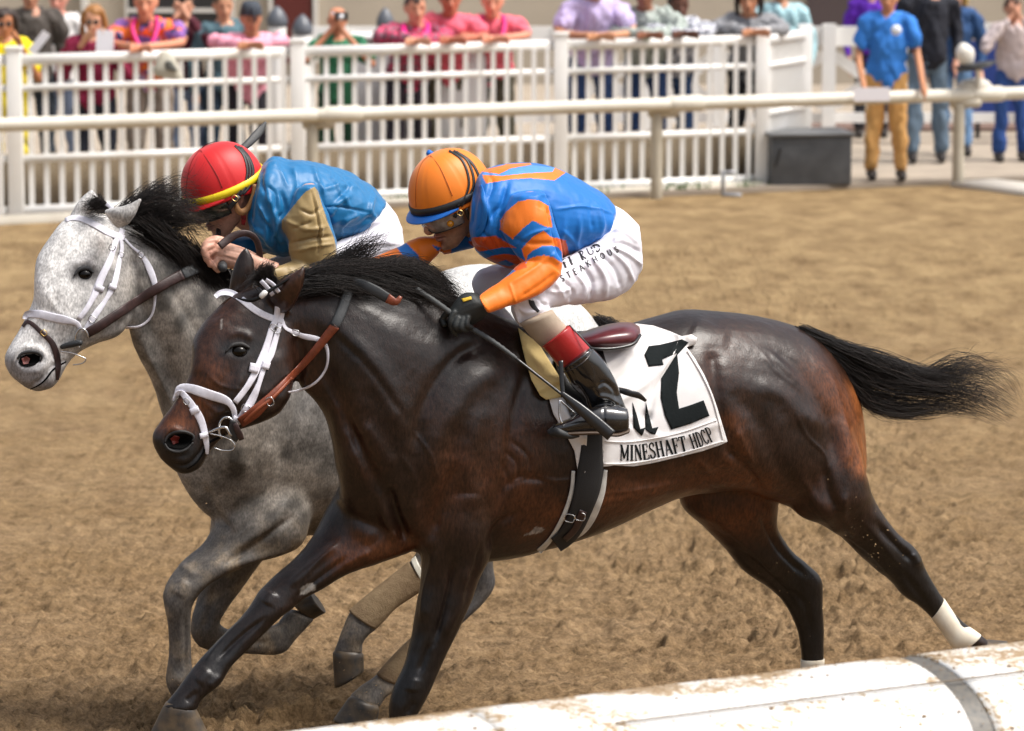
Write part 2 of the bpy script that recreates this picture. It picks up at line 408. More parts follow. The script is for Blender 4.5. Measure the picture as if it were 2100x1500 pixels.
hind_near = sec([(1590,880,1740,860,.07),(1596,960,1772,950,.115),(1625,1045,1785,1004,.13),(1681,1074,1797,1032,.105),(1718,1096,1822,1069,.082),(1755,1133,1846,1099,.068),(1793,1166,1872,1119,.058),
 (1826,1193,1888,1140,.053),(1850,1220,1897,1164,.048),(1883,1243,1916,1196,.040),(1910,1267,1936,1229,.034),(1940,1303,1962,1264,.033),(1956,1326,1992,1290,.038),(1985,1338,2018,1308,.036),(2010,1346,2030,1318,.033)], YB, -0.13)
hind_far = sec([(1400,940,1600,940,.13),(1394,1030,1598,1030,.125),(1440,1077,1594,1075,.10),(1489,1128,1602,1098,.08),(1526,1171,1627,1133,.063),(1574,1203,1658,1158,.052),(1603,1231,1685,1188,.048),
 (1623,1267,1688,1243,.042),(1637,1305,1690,1290,.035),(1643,1352,1690,1352,.033),(1640,1410,1690,1408,.033),(1636,1450,1695,1450,.04),(1610,1490,1665,1495,.036)], YB, 0.14)
bay_strokes = [
 # veins and skin folds
 ([(1050,992),(1090,977),(1140,987),(1180,982)], 3.2, 2), ([(884,1170),(872,1220),(866,1270)], 3, 2), ([(700,880),(726,930),(748,990)], 3.5, 2), ([(1245,1012),(1330,1002),(1420,984)], 3.5, 1.8), ([(1630,850),(1655,895),(1690,930),(1700,970)], 3.5, 2.2),
 ([(415,820),(445,845),(475,842),(500,860)], 3, 2), ([(425,765),(450,790),(500,800)], 3, 1.8), ([(385,800),(392,840)], 3, 1.6), ([(1035,925),(1060,950),(1062,985)], 4, -2.5), ([(1050,905),(1082,935),(1088,968)], 4, -2.5), ([(1024,945),(1042,975),(1040,1010)], 4, -2.5),
 ([(1440,985),(1465,1000),(1500,1005)], 3.5, -2.5), ([(1450,960),(1480,985),(1520,995)], 3.5, -2.5), ([(845,880),(880,930),(900,990)], 3.5, 2), ([(820,930),(850,980),(860,1030)], 4, 1.8), ([(905,1150),(890,1220),(876,1290)], 3, 2), ([(690,1120),(650,1155),(612,1200)], 3, 2), ([(1500,1090),(1545,1130),(1590,1180)], 3.5, 2), ([(1740,1100),(1790,1140),(1830,1185)], 3, 2),
 ([(640,720),(660,790),(700,860)], 4, 2), ([(1560,720),(1590,760),(1640,800)], 5, 1.6),
 # head
 ([(470,655),(440,690),(425,730)], 14, 3), ([(478,745),(455,800),(440,840)], 16, -3), ([(500,760),(470,830),(420,870)], 9, 3.5), ([(560,720),(580,780),(570,830)], 26, 6),
 ([(500,800),(530,830)], 14, -4), ([(463,690),(490,682),(520,695)], 9, 4), ([(455,726),(492,738),(520,724)], 7, 1), ([(480,718),(500,718)], 10, -1),
 ([(410,690),(405,740),(385,800),(350,850)], 10, 3), ([(385,890),(350,880),(335,900),(350,925),(385,920)], 7, 4), ([(345,905),(372,905),(388,898)], 9, -13), ([(360,906),(380,902)], 6, -8),
 ([(342,945),(380,955),(410,930),(425,905),(455,893)], 4, -5), ([(325,930),(350,945),(385,945)], 10, 3), ([(420,880),(450,860)], 14, -3), ([(530,845),(560,835),(585,800),(592,760)], 10, 4), ([(605,790),(618,740),(610,680)], 12, -10),
 ([(590,640),(580,660)], 10, -3), ([(395,790),(430,860)], 9, 2),([(430,655),(480,625)],9,-3),
 # neck
 ([(640,640),(720,700),(790,790),(830,900)], 26, 8), ([(650,740),(700,830),(740,930)], 22, -9), ([(680,680),(760,760),(830,860)], 9, -4), ([(720,610),(820,640),(910,700)], 28, -5),
 ([(700,850),(760,960),(800,1050)], 12, -10), ([(740,870),(810,960)], 16, 5), ([(1000,700),(930,740),(870,830),(850,930)], 14, -8), ([(1040,740),(960,800),(900,900),(880,1000)], 26, 9),
 ([(800,1000),(815,1060),(835,1110)], 9, -12), ([(780,1000),(790,1060),(815,1110)], 10, 9), ([(850,1020),(860,1080),(890,1130)], 14, 8), ([(700,1000),(730,1070),(770,1110)], 20, 7),
 # shoulder + barrel
 ([(1080,760),(1050,880),(1040,960),(1010,1060)], 12, -7), ([(990,820),(970,900),(960,980),(990,1040)], 24, 8), ([(930,960),(900,1040),(890,1090)], 11, -6), ([(1040,1000),(1070,980),(1120,985)], 8, -5),
 ([(1000,1130),(1020,1080),(1060,1050)], 9, -7), ([(1240,980),(1360,985),(1480,975),(1560,990)], 16, -5), ([(1200,1040),(1300,1020),(1400,1000),(1520,985)], 12, 4), ([(1430,945),(1480,985),(1550,1000)], 7, 5),
 ([(1490,920),(1530,960),(1560,1000)], 9, -8), ([(1510,880),(1545,960)], 10, 4),
 # haunch
 ([(1460,720),(1465,760),(1480,860),(1500,930)], 13, -7), ([(1420,665),(1450,680),(1500,690)], 22, 5), ([(1540,790),(1600,810),(1640,850),(1690,880)], 20, 7), ([(1500,800),(1560,870),(1600,960),(1640,1010)], 22, -6),
 ([(1560,700),(1640,760),(1690,850),(1720,960)], 12, -5), ([(1660,720),(1710,800),(1735,900),(1740,960)], 12, 5), ([(1690,960),(1700,1010),(1720,1050)], 10, -8), ([(1640,980),(1690,1050),(1730,1100)], 12, 7),
 ([(1735,1010),(1730,1060),(1760,1110)], 9, 5),([(1580,720),(1640,790)],8,3),
 # hind near lower
 ([(1770,1070),(1820,1130),(1860,1190)], 8, 6), ([(1800,1075),(1840,1120),(1870,1150)], 6, -9), ([(1830,1150),(1870,1200),(1900,1240)], 7, -6), ([(1870,1135),(1885,1160)], 8, 5),
 # hind far
 ([(1470,1060),(1540,1120),(1600,1180)], 14, 6), ([(1560,1060),(1600,1130),(1650,1180)], 7, -8), ([(1600,1200),(1650,1240),(1660,1300)], 7, -5), ([(1520,1130),(1590,1190),(1640,1260)], 7, -5),
 # fore near
 ([(900,1130),(880,1200),(870,1280)], 12, 7), ([(930,1150),(915,1230),(890,1320)], 7, -9), ([(960,1160),(940,1240),(910,1310)], 10, 6), ([(880,1320),(860,1380)], 6, -6), ([(850,1390),(845,1420)], 12, 6), ([(850,1440),(835,1465)], 7, -5),
 ([(985,1120),(970,1180),(950,1230)], 7, -5),
 # fore far
 ([(700,1110),(640,1160),(590,1205)], 9, 6), ([(720,1140),(650,1190),(610,1225)], 6, -6), ([(760,1130),(700,1160)], 10, 5), ([(560,1215),(545,1240)], 13, 7), ([(540,1270),(490,1310),(450,1350)], 5, -6), ([(500,1270),(450,1320),(420,1360)], 5, 3),
 ([(430,1375),(405,1400)], 14, 6), ([(450,1385),(430,1410)], 7, 4), ([(405,1420),(380,1440)], 7, -4),
]
def bay_col(px, py, V, N):
    n1 = fbm(V * 6); n2 = fbm(V * 25)
    c = np.tile(np.array([0.0088, 0.0052, 0.0042]), (len(px), 1))
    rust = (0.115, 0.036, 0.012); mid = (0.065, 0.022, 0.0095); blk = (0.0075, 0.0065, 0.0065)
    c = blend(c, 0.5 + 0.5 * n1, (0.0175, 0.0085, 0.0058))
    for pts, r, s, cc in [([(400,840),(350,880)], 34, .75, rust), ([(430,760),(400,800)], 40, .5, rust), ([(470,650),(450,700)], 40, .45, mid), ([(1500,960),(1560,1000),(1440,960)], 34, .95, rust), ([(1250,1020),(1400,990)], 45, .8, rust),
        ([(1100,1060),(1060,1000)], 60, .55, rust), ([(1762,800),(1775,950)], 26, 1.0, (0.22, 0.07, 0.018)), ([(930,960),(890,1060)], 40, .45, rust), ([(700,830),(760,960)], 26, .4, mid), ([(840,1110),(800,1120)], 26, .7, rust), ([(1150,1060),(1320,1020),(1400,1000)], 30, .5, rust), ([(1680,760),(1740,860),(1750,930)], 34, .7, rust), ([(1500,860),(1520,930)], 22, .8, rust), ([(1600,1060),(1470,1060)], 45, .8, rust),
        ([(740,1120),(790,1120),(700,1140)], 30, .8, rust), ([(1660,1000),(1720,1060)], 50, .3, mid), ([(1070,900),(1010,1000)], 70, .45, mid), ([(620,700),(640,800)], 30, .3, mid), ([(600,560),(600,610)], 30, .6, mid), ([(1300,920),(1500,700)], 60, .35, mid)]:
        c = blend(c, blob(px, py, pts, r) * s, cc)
    for pts, r, s in [([(330,910),(400,935),(370,970)], 26, 1.0), ([(462,714),(520,718)], 24, 1.0), ([(560,1200),(480,1290),(370,1450)], 60, 1), ([(860,1330),(830,1500),(830,1700)], 80, 1), ([(880,1230),(940,1230)], 40, .7),
        ([(1860,1180),(1950,1300)], 70, 1), ([(1800,1110),(1840,1150)], 40, .7), ([(1640,1190),(1670,1300),(1670,1500)], 70, 1), ([(1560,640),(1440,640)], 30, .35), ([(620,1180),(600,1200)], 45, .8)]:
        c = blend(c, blob(px, py, pts, r) * s, blk)
    pat = (V[:, 1] > 0) & (pdist(px, py, [(622, 1212), (638, 1205)])[0] + 3 * n2 < 8) & (px < 650)
    c[pat] = (0.28, 0.26, 0.23)
    c = blend(c, (pdist(px, py, [(1075, 1098), (1110, 1086)])[0] + 5 * n2 < 5) * 0.5, (0.35, 0.33, 0.3))
    c = blend(c, (pdist(px, py, [(456, 656), (453, 674)])[0] + 2 * n2 < 2) * 0.5, (0.3, 0.28, 0.26))
    c = blend(c, np.clip(fbm(V * 3.1 + 4, 3), 0, 1) * .45, (0.026, 0.0125, 0.008))
    return c * (1 + 0.25 * n2[:, None])
m_bay = mat("bay_coat", rough=0.33, attr=True, var=0.5, vscale=130, bump=0.55, bscale=260, dist=0.0015, coat=0.0, bump2=0.16, b2scale=45, stretch=(1, 1, 0.35), spec=0.40)
m_horn = mat("hoof_horn", (0.018, 0.018, 0.019), rough=0.45, var=0.7, vscale=22, var2=(0.15, 0.10, 0.05), bump=0.4, bscale=90)
m_black_hair = mat("black_hair", (0.0065, 0.005, 0.0045), rough=0.5, attr=True, spec=0.28)
m_eye = mat("dark_eye", (0.004, 0.003, 0.002), rough=0.06, spec=0.25)
bay = tag(empty("horse", W(1000, 1500, 12.5) * np.array([1, 1, 0])), "dark bay racehorse in the foreground wearing the white number 2 saddle cloth", "horse")
def hoofmesh(top, bot, Y, ry, yy=None):
    (ax, ay), (bx, by) = top; (cx, cy), (dx, dy) = bot
    S = [(ax, ay, bx, by, Y, ry), ((ax + cx) / 2, (ay + cy) / 2, (bx + dx) / 2, (by + dy) / 2, Y, ry * 1.12), (cx, cy, dx, dy, Y, ry * 1.28)]
    S = catmull(S, 4); t = np.linspace(0, 2 * math.pi, 24, endpoint=False); R = []
    for k_, r in enumerate([S[0]] + list(S)):
        a = W(r[0], r[1], r[4]); b = W(r[2], r[3], r[4]); q_ = .86 if k_ == 0 else 1.0; a, b = (a + b) / 2 + (a - b) / 2 * q_, (a + b) / 2 - (a - b) / 2 * q_; r = list(r); r[5] *= q_; R.append((a + b) / 2 + np.cos(t)[:, None] * (a - b) / 2 + np.sin(t)[:, None] * np.array([0, r[5], 0]))
    r = S[-1]; R.append(R[-1] * 0.93 + R[-1].mean(0) * 0.07); R[-2:] = [R[-2], R[-1] + (R[-1] - R[-3]) * 0.05]
    R[0] = R[0].mean(0) + (R[0] - R[0].mean(0)) * .95 + (R[1].mean(0) - R[4].mean(0)) * .45
    return rings_to_mesh(np.array(R))
bay_body, bV, bF = body("body", [loft(bay_torso, m=48), loft(bay_head, m=36, e=2.5), loft(fore_near), loft(fore_far), loft(hind_near), loft(hind_far),
    loft(ear_near, m=16, e=2), loft(ear_far, m=16, e=2)], 0.0062, m_bay, bay, smooth=4, gain=1.6,
    spots=[(600,600,35,14),(610,760,40,20),(600,690,40,20),(700,1040,50,25),(870,1060,60,20),(1000,1060,40,20),(860,1130,30,15),(1590,1020,40,25),(1640,960,60,25),(1500,1010,60,25),(1700,760,60,15),(1780,960,30,25),(1690,890,55,45),(1720,870,40,30),(1600,900,50,25),(1400,1010,40,20),(720,960,60,20),(480,600,22,6),(575,620,20,8),(640,1110,35,15)],
    strokes=bay_strokes, colf=bay_col, noise=lambda V: 0.0022 * fbm(V * 7, 2) + 0.0012 * fbm(V * 18, 3))
bay_bvh = bvh_of(bV, bF.tolist())
mesh_obj("hoof", *hoofmesh(((334,1450),(405,1458)), ((300,1520),(436,1522)), YB(370)+.02, .037), m_horn, bay)
mesh_obj("hoof", *hoofmesh(((800,1632),(856,1642)), ((770,1672),(858,1678)), YB(830)-.12, .045), m_horn, bay)
mesh_obj("hoof", *hoofmesh(((2020,1312),(2008,1352)), ((2066,1316),(2040,1368)), YB(2020)-.13, .042), m_horn, bay)
mesh_obj("hoof", *hoofmesh(((1608,1486),(1664,1500)), ((1570,1530),(1655,1542)), YB(1630)+.14, .045), m_horn, bay)
def eyeball(px, py, bvh, r, parent, name="eye"):
    y = nearY(bvh, px, py); c = W(px, py, y + r * 0.36); bm = bmesh.new(); bmesh.ops.create_uvsphere(bm, u_segments=24, v_segments=16, radius=r)
    V = np.array([v.co[:] for v in bm.verts]) * np.array([1.15, 1, 0.9]) + c; bm.verts.index_update(); F = [[v.index for v in f.verts] for f in bm.faces]; bm.free()
    return mesh_obj(name, V, F, m_eye, parent)
eyeball(490, 721, bay_bvh, 0.0235, bay)
# lids
m_lid = mat("dark_skin", (0.006, 0.005, 0.005), rough=0.6, bump=0.3, bscale=150)
strap("eyelid", [(463,722),(475,709),(495,706),(513,714)], [3,9,10,4], m_lid, bay, bay_bvh, off=0.004, th=0.008, step=3)
0 and strap("eyelid", [(464,726),(482,735),(503,731),(513,716)], [3,6,6,3], m_lid, bay, bay_bvh, off=0.003, th=0.003, step=3)
m_nost = mat("nostril_red", (0.16, 0.02, 0.015), rough=0.4)
m_nblk = mat("nostril_black", (0.002, 0.002, 0.002), rough=0.9, spec=0.1)
patch("nostril", [(340,912),(342,902),(350,893),(364,889),(382,890),(394,895),(396,904),(388,914),(374,922),(358,921),(346,918)], m_nblk, bay, bay_bvh, off=0.0015, th=0.001, sp=4)
strap("nostril_rim", [(394,906),(398,898),(392,891),(376,886),(358,888),(344,896),(338,908)], [4,6,7,8,7,6,4], m_lid, bay, bay_bvh, off=.002, th=.007, step=3)
strap("nostril_rim", [(338,910),(346,922),(364,928),(382,922),(396,908)], [4,6,7,6,4], m_lid, bay, bay_bvh, off=.002, th=.006, step=3)
strap("mouth_line", [(462,893),(440,902),(424,912),(416,930),(402,950),(384,962)], [3,5,5,4,3,2], m_nblk, bay, bay_bvh, off=.001, th=.001, step=3)
patch("nostril_lining", [(349,900),(358,893),(368,896),(366,908),(355,912)], m_nost, bay, bay_bvh, off=0.0045, th=0.001, sp=3)
# mane: crest strands blown back over neck
def HG(L, yf, dy=0.0): return [[(x, y, yf(x) + dy + (0 if len(p) < 3 else p[2])) for p in g for x, y in [(p[0], p[1])]] for g in L]
mane_b = HG([[(565,600),(600,575),(650,552),(710,540),(760,535)], [(600,585),(650,565),(720,548),(790,545),(840,548)], [(640,575),(690,568),(760,558),(830,560),(880,575)],
             [(700,560),(750,550),(810,540),(870,555),(910,590)], [(760,560),(810,545),(860,550),(900,580),(930,610)], [(820,572),(860,560),(900,575),(930,600),(950,625)]], YB, -0.02)
hair("mane", mane_b, 2000, 0.0011, m_black_hair, bay, seed=1, spread=12, wave=4, ydep=0.05, rootj=8)
hair("mane", HG([[(590,600),(640,590),(700,595),(760,615)], [(680,575),(740,580),(810,600),(870,625)], [(780,575),(830,585),(880,605),(930,630)], [(870,585),(910,600),(950,622),(985,640)]], YB, -0.10), 1300, 0.0011, m_black_hair, bay, seed=2, spread=10, wave=3, ydep=0.03, rootj=10)
hair("mane", HG([[(640,560),(690,530),(735,505),(775,485)], [(700,560),(740,530),(770,505),(795,490)]], YB, 0.0), 300, 0.0009, m_black_hair, bay, seed=3, spread=14, wave=6, ydep=0.03, rootj=12)
hair("forelock", HG([[(540,585),(520,575),(500,590),(488,606)], [(548,580),(530,560),(535,550),(540,540)], [(560,585),(555,560),(558,548),(562,540)]], YB, -0.06), 420, 0.001, m_black_hair, bay, seed=4, spread=7, wave=2, ydep=0.02, rootj=8)
strap("forelock_braid", [(487,612,12.09),(510,617,12.08),(530,612,12.08),(548,600,12.08),(575,583,12.09),(605,565,12.10)], [3,8,9,7,5,2], m_black_hair, bay, off=0.0, th=0.008)
# tail
tail_g = [[(1640,674),(1720,703),(1800,725),(1868,748),(1940,768),(2020,782),(2092,822)],
          [(1650,680),(1730,718),(1810,752),(1880,778),(1950,790),(2020,806),(2090,846)],
          [(1665,690),(1740,748),(1800,785),(1870,800),(1940,808),(2010,826),(2070,862)],
          [(1685,705),(1745,782),(1790,820),(1860,836),(1930,832),(1990,842),(2050,870)],
          [(1705,735),(1755,800),(1785,838),(1840,856),(1890,852),(1940,838),(2000,838)]]
hair("tail", HG(tail_g, YB, 0.0), 1500, 0.0011, m_black_hair, bay, seed=5, spread=6.5, wave=5, ydep=0.035, rootj=4, lenv=(0.28, 1.0))
hair("tail", HG([[(1860,790),(1920,750),(1970,740),(2010,745),(2060,740)], [(1900,800),(1960,770),(2010,770),(2060,790),(2098,850)]], YB, 0.0), 240, 0.0007, m_black_hair, bay, seed=6, spread=16, wave=9, ydep=0.05, rootj=12, lenv=(0.4, 1.0))
mesh_obj("tail_dock", *loft([(1630,668,1665,700,YB(1650),.035),(1700,705,1712,735,YB(1700),.03),(1760,740,1768,765,YB(1760),.022),(1800,768,1804,780,YB(1800),.01)]), m_black_hair, bay)

# ================================================================ GRAY HORSE
def YG(px): return 13.3 + (px - 450) * 0.00093
gray_torso = sec([(1228,668,1226,760,.10),(1190,626,1205,850,.2),(1120,575,1140,900,.26),(1010,545,1030,930,.28),(936,550,950,960,.28),(860,575,870,1000,.28),(780,590,780,1050,.28),(700,595,700,1085,.27),
 (625,590,622,1098,.26),(560,575,545,1108,.24),(500,560,470,1085,.22),(455,548,408,1035,.2),(412,525,362,965,.17),(372,500,342,870,.14),(322,476,312,785,.12),(272,453,275,710,.105),(218,440,262,660,.09)], YG)
gray_head = sec([(215,440,268,580,.075),(168,440,272,600,.088),(128,455,274,640,.098),(98,490,262,668,.105),(75,530,240,690,.110),(71,572,205,702,.104),(70,612,172,716,.086),(55,648,154,730,.070),(38,680,140,745,.064),
 (18,712,130,762,.062),(9,738,120,782,.058),(20,768,106,796,.048),(48,792,82,804,.025)], YG, -0.02)
gear_near = [(212,430,242,472,12.93,.030),(232,426,262,464,12.90,.034),(256,420,275,447,12.89,.026),(273,413,283,431,12.89,.016),(287,405,291,412,12.89,.006)]
gear_far = [(144,442,192,438,13.06,.026),(156,420,202,420,13.06,.028),(172,400,202,405,13.06,.018),(186,389,193,393,13.06,.007)]
g_fore_near = sec([(450,960,620,970,.07),(440,1060,636,1070,.12),(417,1112,612,1124,.10),(372,1153,524,1152,.08),(348,1183,470,1177,.06),(334,1217,428,1200,.052),(338,1250,396,1240,.045),(344,1285,392,1285,.034),
 (345,1343,392,1343,.032),(340,1383,397,1385,.038),(342,1405,392,1412,.038),(352,1432,398,1440,.032),(345,1455,400,1465,.034)], YG, -0.10)
g_fore_far = sec([(440,1000,600,1030,.12),(425,1120,560,1120,.10),(412,1180,520,1175,.08),(402,1232,494,1213,.06),(394,1262,458,1262,.05),(392,1300,450,1285,.05),(412,1330,456,1290,.045)], YG, 0.12)
g_cannon = sec([(405,1322,452,1280,.04),(440,1340,468,1290,.035),(500,1341,505,1292,.030),(545,1345,548,1285,.034),(582,1340,568,1278,.038),(610,1308,572,1272,.034),(645,1270,590,1250,.035)], YG, 0.12)
g_hind1 = sec([(900,900,1060,980,.13),(880,1020,1000,1080,.09),(868,1090,960,1130,.06),(848,1145,900,1190,.045),(821,1168,863,1212,.036),(772,1207,815,1245,.032),(722,1250,775,1287,.034),(703,1290,755,1304,.038),(690,1322,744,1322,.032),(684,1338,746,1340,.034)], YG, -0.42)
g_hind2 = sec([(960,960,1090,1000,.12),(930,1080,1030,1090,.09),(940,1160,1012,1152,.055),(930,1225,1012,1210,.045),(895,1262,955,1272,.036),(836,1316,880,1335,.032),(795,1360,840,1375,.032),(765,1390,815,1414,.038),(738,1408,790,1432,.034),(716,1428,780,1450,.036)], YG, -0.25)
gray_strokes = [
 ([(95,600),(120,640),(150,650)], 3, 1.8), ([(85,640),(80,690)], 3, 1.5), ([(400,860),(430,920),(440,980)], 3.5, 2), ([(520,1070),(470,1120),(420,1160)], 3, 2), ([(560,1080),(500,1130)], 3, 1.8), ([(300,720),(330,780),(360,850)], 3.5, 1.6),
 ([(150,460),(110,510),(95,560)], 12, 3), ([(150,545),(175,538),(195,550)], 8, 6), ([(152,576),(178,582),(195,570)], 6, 1), ([(160,560),(185,560)], 9, -1), ([(120,600),(100,650),(70,680)], 12, -3), ([(200,590),(170,640),(120,670)], 9, 3.5),
 ([(240,560),(255,610),(240,660)], 24, 6), ([(45,760),(30,740),(45,715),(75,715),(95,735),(80,760),(50,762)], 6, 4), ([(45,742),(65,738),(85,732)], 8, -12), ([(60,795),(90,775),(110,750),(140,740)], 4, -5), ([(110,740),(140,720)], 12, -3), ([(275,520),(280,580),(290,640)], 10, -9),
 ([(300,500),(340,600),(400,720),(450,850)], 26, 8), ([(290,620),(330,720),(380,850),(420,960)], 20, -8), ([(330,560),(400,680),(470,800)], 10, -4), ([(590,700),(540,800),(500,900),(470,980)], 28, 9), ([(640,760),(600,860),(570,980)], 14, -6),
 ([(420,1000),(440,1050),(470,1090)], 9, -11), ([(380,960),(400,1010),(430,1060)], 12, 6), ([(590,1020),(560,1070),(490,1120),(430,1150)], 14, 7), ([(600,1060),(530,1110),(460,1160)], 6, -6), ([(380,1190),(360,1220)], 14, 5), ([(370,1270),(368,1360)], 6, 3), ([(382,1270),(380,1380)], 4, -5),
 ([(365,1395)], 12, 5), ([(440,1200),(430,1260),(420,1290)], 8, -5), ([(470,1210),(450,1270)], 8, 4), ([(480,1320),(550,1318)], 5, -4), ([(640,600),(600,640)], 10, 3), ([(350,1140),(400,1180)], 8, 4), ([(290,700),(370,860)], 6, 3)]
def gray_col(px, py, V, N):
    n1 = fbm(V * 7); n2 = fbm(V * 22 + 5); n3 = fbm(V * 90, 2)
    c = np.tile(np.array([0.30, 0.295, 0.29]), (len(px), 1)) * 0.85
    c = blend(c, blob(px, py, [(180,480),(100,600),(60,700)], 110) * 1.0, (0.72, 0.71, 0.70))
    c = blend(c, blob(px, py, [(190,540),(200,500)], 22) * (0.5 + 0.5 * n2), (0.16, 0.13, 0.12))
    c = blend(c, blob(px, py, [(157,563),(190,561)], 16) * 1.0, (0.02, 0.02, 0.022)); c = blend(c, blob(px, py, [(150,556),(195,556)], 26) * .45, (0.10, 0.10, 0.11))
    c = blend(c, blob(px, py, [(50,745),(90,790),(20,745),(60,790)], 26) * .75, (0.115, 0.105, 0.115))
    c = blend(c, blob(px, py, [(430,650),(500,600)], 60) * .6, (0.09, 0.09, 0.095))
    c = blend(c, blob(px, py, [(240,620),(270,500)], 30) * .45, (0.2, 0.19, 0.185))
    dap = np.clip(fbm(V * 17 + 9, 2) * 1.7 + 0.1, -1, 1)
    neck = np.clip(blob(px, py, [(350,600),(430,800),(520,950),(600,1000)], 170), 0, 1)
    c = blend(c, neck * 0.75, (0.125, 0.103, 0.078))
    c = c * (1 + (0.62 * dap * neck)[:, None])
    leg = np.clip((py - 1030) / 90, 0, 1) * (py < 2000)
    c = blend(c, leg * .85, (0.062, 0.050, 0.040))
    c = blend(c, leg * np.clip(n2 + .1, 0, 1) * .8, (0.20, 0.155, 0.105))
    c = blend(c, np.clip((px - 700) / 300, 0, 1) * (py < 800), (0.5, 0.5, 0.49))
    c = blend(c, blob(px, py, [(960,1160),(1010,1200),(950,1260)], 40) * .8, (0.05, 0.05, 0.055))
    return c * (1 + 0.25 * n3[:, None] + 0.1 * n2[:, None])
m_gray = mat("gray_coat", rough=0.55, attr=True, var=0.38, vscale=170, bump=0.5, bscale=260, dist=0.0012, stretch=(1, 1, 0.5), detail=6)
gray = tag(empty("horse", W(600, 1450, 13.5) * np.array([1, 1, 0])), "dapple gray racehorse with black mane galloping on the far side of the bay", "horse")
gray_body, gV, gF = body("body", [loft(gray_torso, m=48), loft(gray_head, m=36, e=2.5), loft(g_fore_near), loft(g_fore_far), loft(g_cannon), loft(g_hind1), loft(g_hind2), loft(gear_near, m=16, e=2), loft(gear_far, m=16, e=2)],
    0.0068, m_gray, gray, smooth=4, gain=1.6, spots=[(240,460,25,10),(540,970,70,40),(620,975,30,20),(270,620,40,20),(280,560,40,20),(460,1070,40,20),(600,1050,50,20),(430,1100,40,20),(420,1290,25,8),(620,1100,40,15),(180,440,20,5)], strokes=gray_strokes, colf=gray_col, noise=lambda V: 0.0022 * fbm(V * 7, 2) + 0.0012 * fbm(V * 18, 3))
gray_bvh = bvh_of(gV, gF.tolist())
mesh_obj("hoof", *hoofmesh(((600,1230),(644,1270)), ((636,1214),(668,1256)), YG(630)+.12, .042), m_horn, gray)
mesh_obj("hoof", *hoofmesh(((682,1340),(746,1344)), ((686,1410),(746,1376)), YG(715)-.42, .042), m_horn, gray)
mesh_obj("hoof", *hoofmesh(((714,1432),(778,1455)), ((682,1478),(772,1492)), YG(730)-.25, .045), m_horn, gray)
mesh_obj("hoof", *hoofmesh(((345,1460),(402,1468)), ((338,1500),(425,1506)), YG(370)-.10, .044), m_horn, gray)
eyeball(173, 563, gray_bvh, 0.0225, gray)
m_glid = mat("gray_skin", (0.022, 0.022, 0.024), rough=0.6, bump=0.3, bscale=150)
strap("eyelid", [(152,566),(163,553),(180,551),(192,560)], [3,9,9,3], m_glid, gray, gray_bvh, off=0.004, th=0.008, step=3)
0 and strap("eyelid", [(153,569),(168,575),(184,572),(192,562)], [3,5,5,3], m_glid, gray, gray_bvh, off=0.003, th=0.003, step=3)
patch("nostril", [(38,744),(42,732),(54,727),(70,726),(82,731),(82,740),(72,749),(56,753),(44,751)], m_nblk, gray, gray_bvh, off=0.0015, th=0.001, sp=4)
strap("nostril_rim", [(82,742),(86,733),(78,725),(60,722),(44,726),(36,736)], [3,5,6,7,6,4], m_glid, gray, gray_bvh, off=.002, th=.006, step=3)
strap("mouth_line", [(136,742),(118,752),(106,762),(94,778),(80,790),(62,799)], [3,4,4,4,3,2], m_nblk, gray, gray_bvh, off=.001, th=.001, step=3)
patch("nostril_lining", [(44,736),(54,731),(62,736),(58,746),(48,748)], mat("nostril_pink", (0.25, 0.09, 0.08), rough=0.4), gray, gray_bvh, off=0.0045, th=0.001, sp=3)
hair("mane", HG([[(235,440),(265,415),(300,400),(340,392),(385,398)], [(260,450),(300,435),(340,415),(380,410),(420,430)], [(290,455),(330,450),(370,440),(400,445),(430,465)], [(330,475),(360,470),(390,460),(410,465),(435,460)]], YG, -0.03), 850, 0.0010, m_black_hair, gray, seed=11, spread=15, wave=6, ydep=0.04, rootj=6)
hair("mane", HG([[(250,440),(290,400),(330,385),(360,390),(385,350)], [(270,440),(320,400),(370,385),(400,400),(420,370)]], YG, -0.06), 90, 0.0008, m_black_hair, gray, seed=12, spread=22, wave=8, ydep=0.03, rootj=10)
hair("mane", HG([[(280,460),(310,480),(350,510),(380,560)], [(330,480),(370,510),(410,560),(430,610)], [(380,510),(420,560),(450,600),(470,640)], [(440,540),(470,580),(500,620),(530,640)]], YG, -0.10), 1500, 0.0011, m_black_hair, gray, seed=13, spread=12, wave=3, ydep=0.02, rootj=12)
hair("forelock", HG([[(205,425),(190,418),(175,425),(165,438)], [(210,425),(205,410),(200,402),(205,392)], [(225,430),(205,438),(185,440),(165,440)]], YG, -0.05), 360, 0.001, m_black_hair, gray, seed=14, spread=6, wave=2, ydep=0.02, rootj=6)
hair("tail", HG([[(1222,655),(1250,660),(1290,680),(1340,720)], [(1228,665),(1250,680),(1280,720),(1300,780)]], YG, 0.0), 500, 0.0012, m_black_hair, gray, seed=15, spread=12, wave=4, ydep=0.03, rootj=5)
# ================================================================ SETTING
def fence_Y(px, a=30.4, b=33.1): return a + (b - a) * px / 1560.0
def gz(px, py):  # ground hit depth
    return CH / ((py + 393) * K)
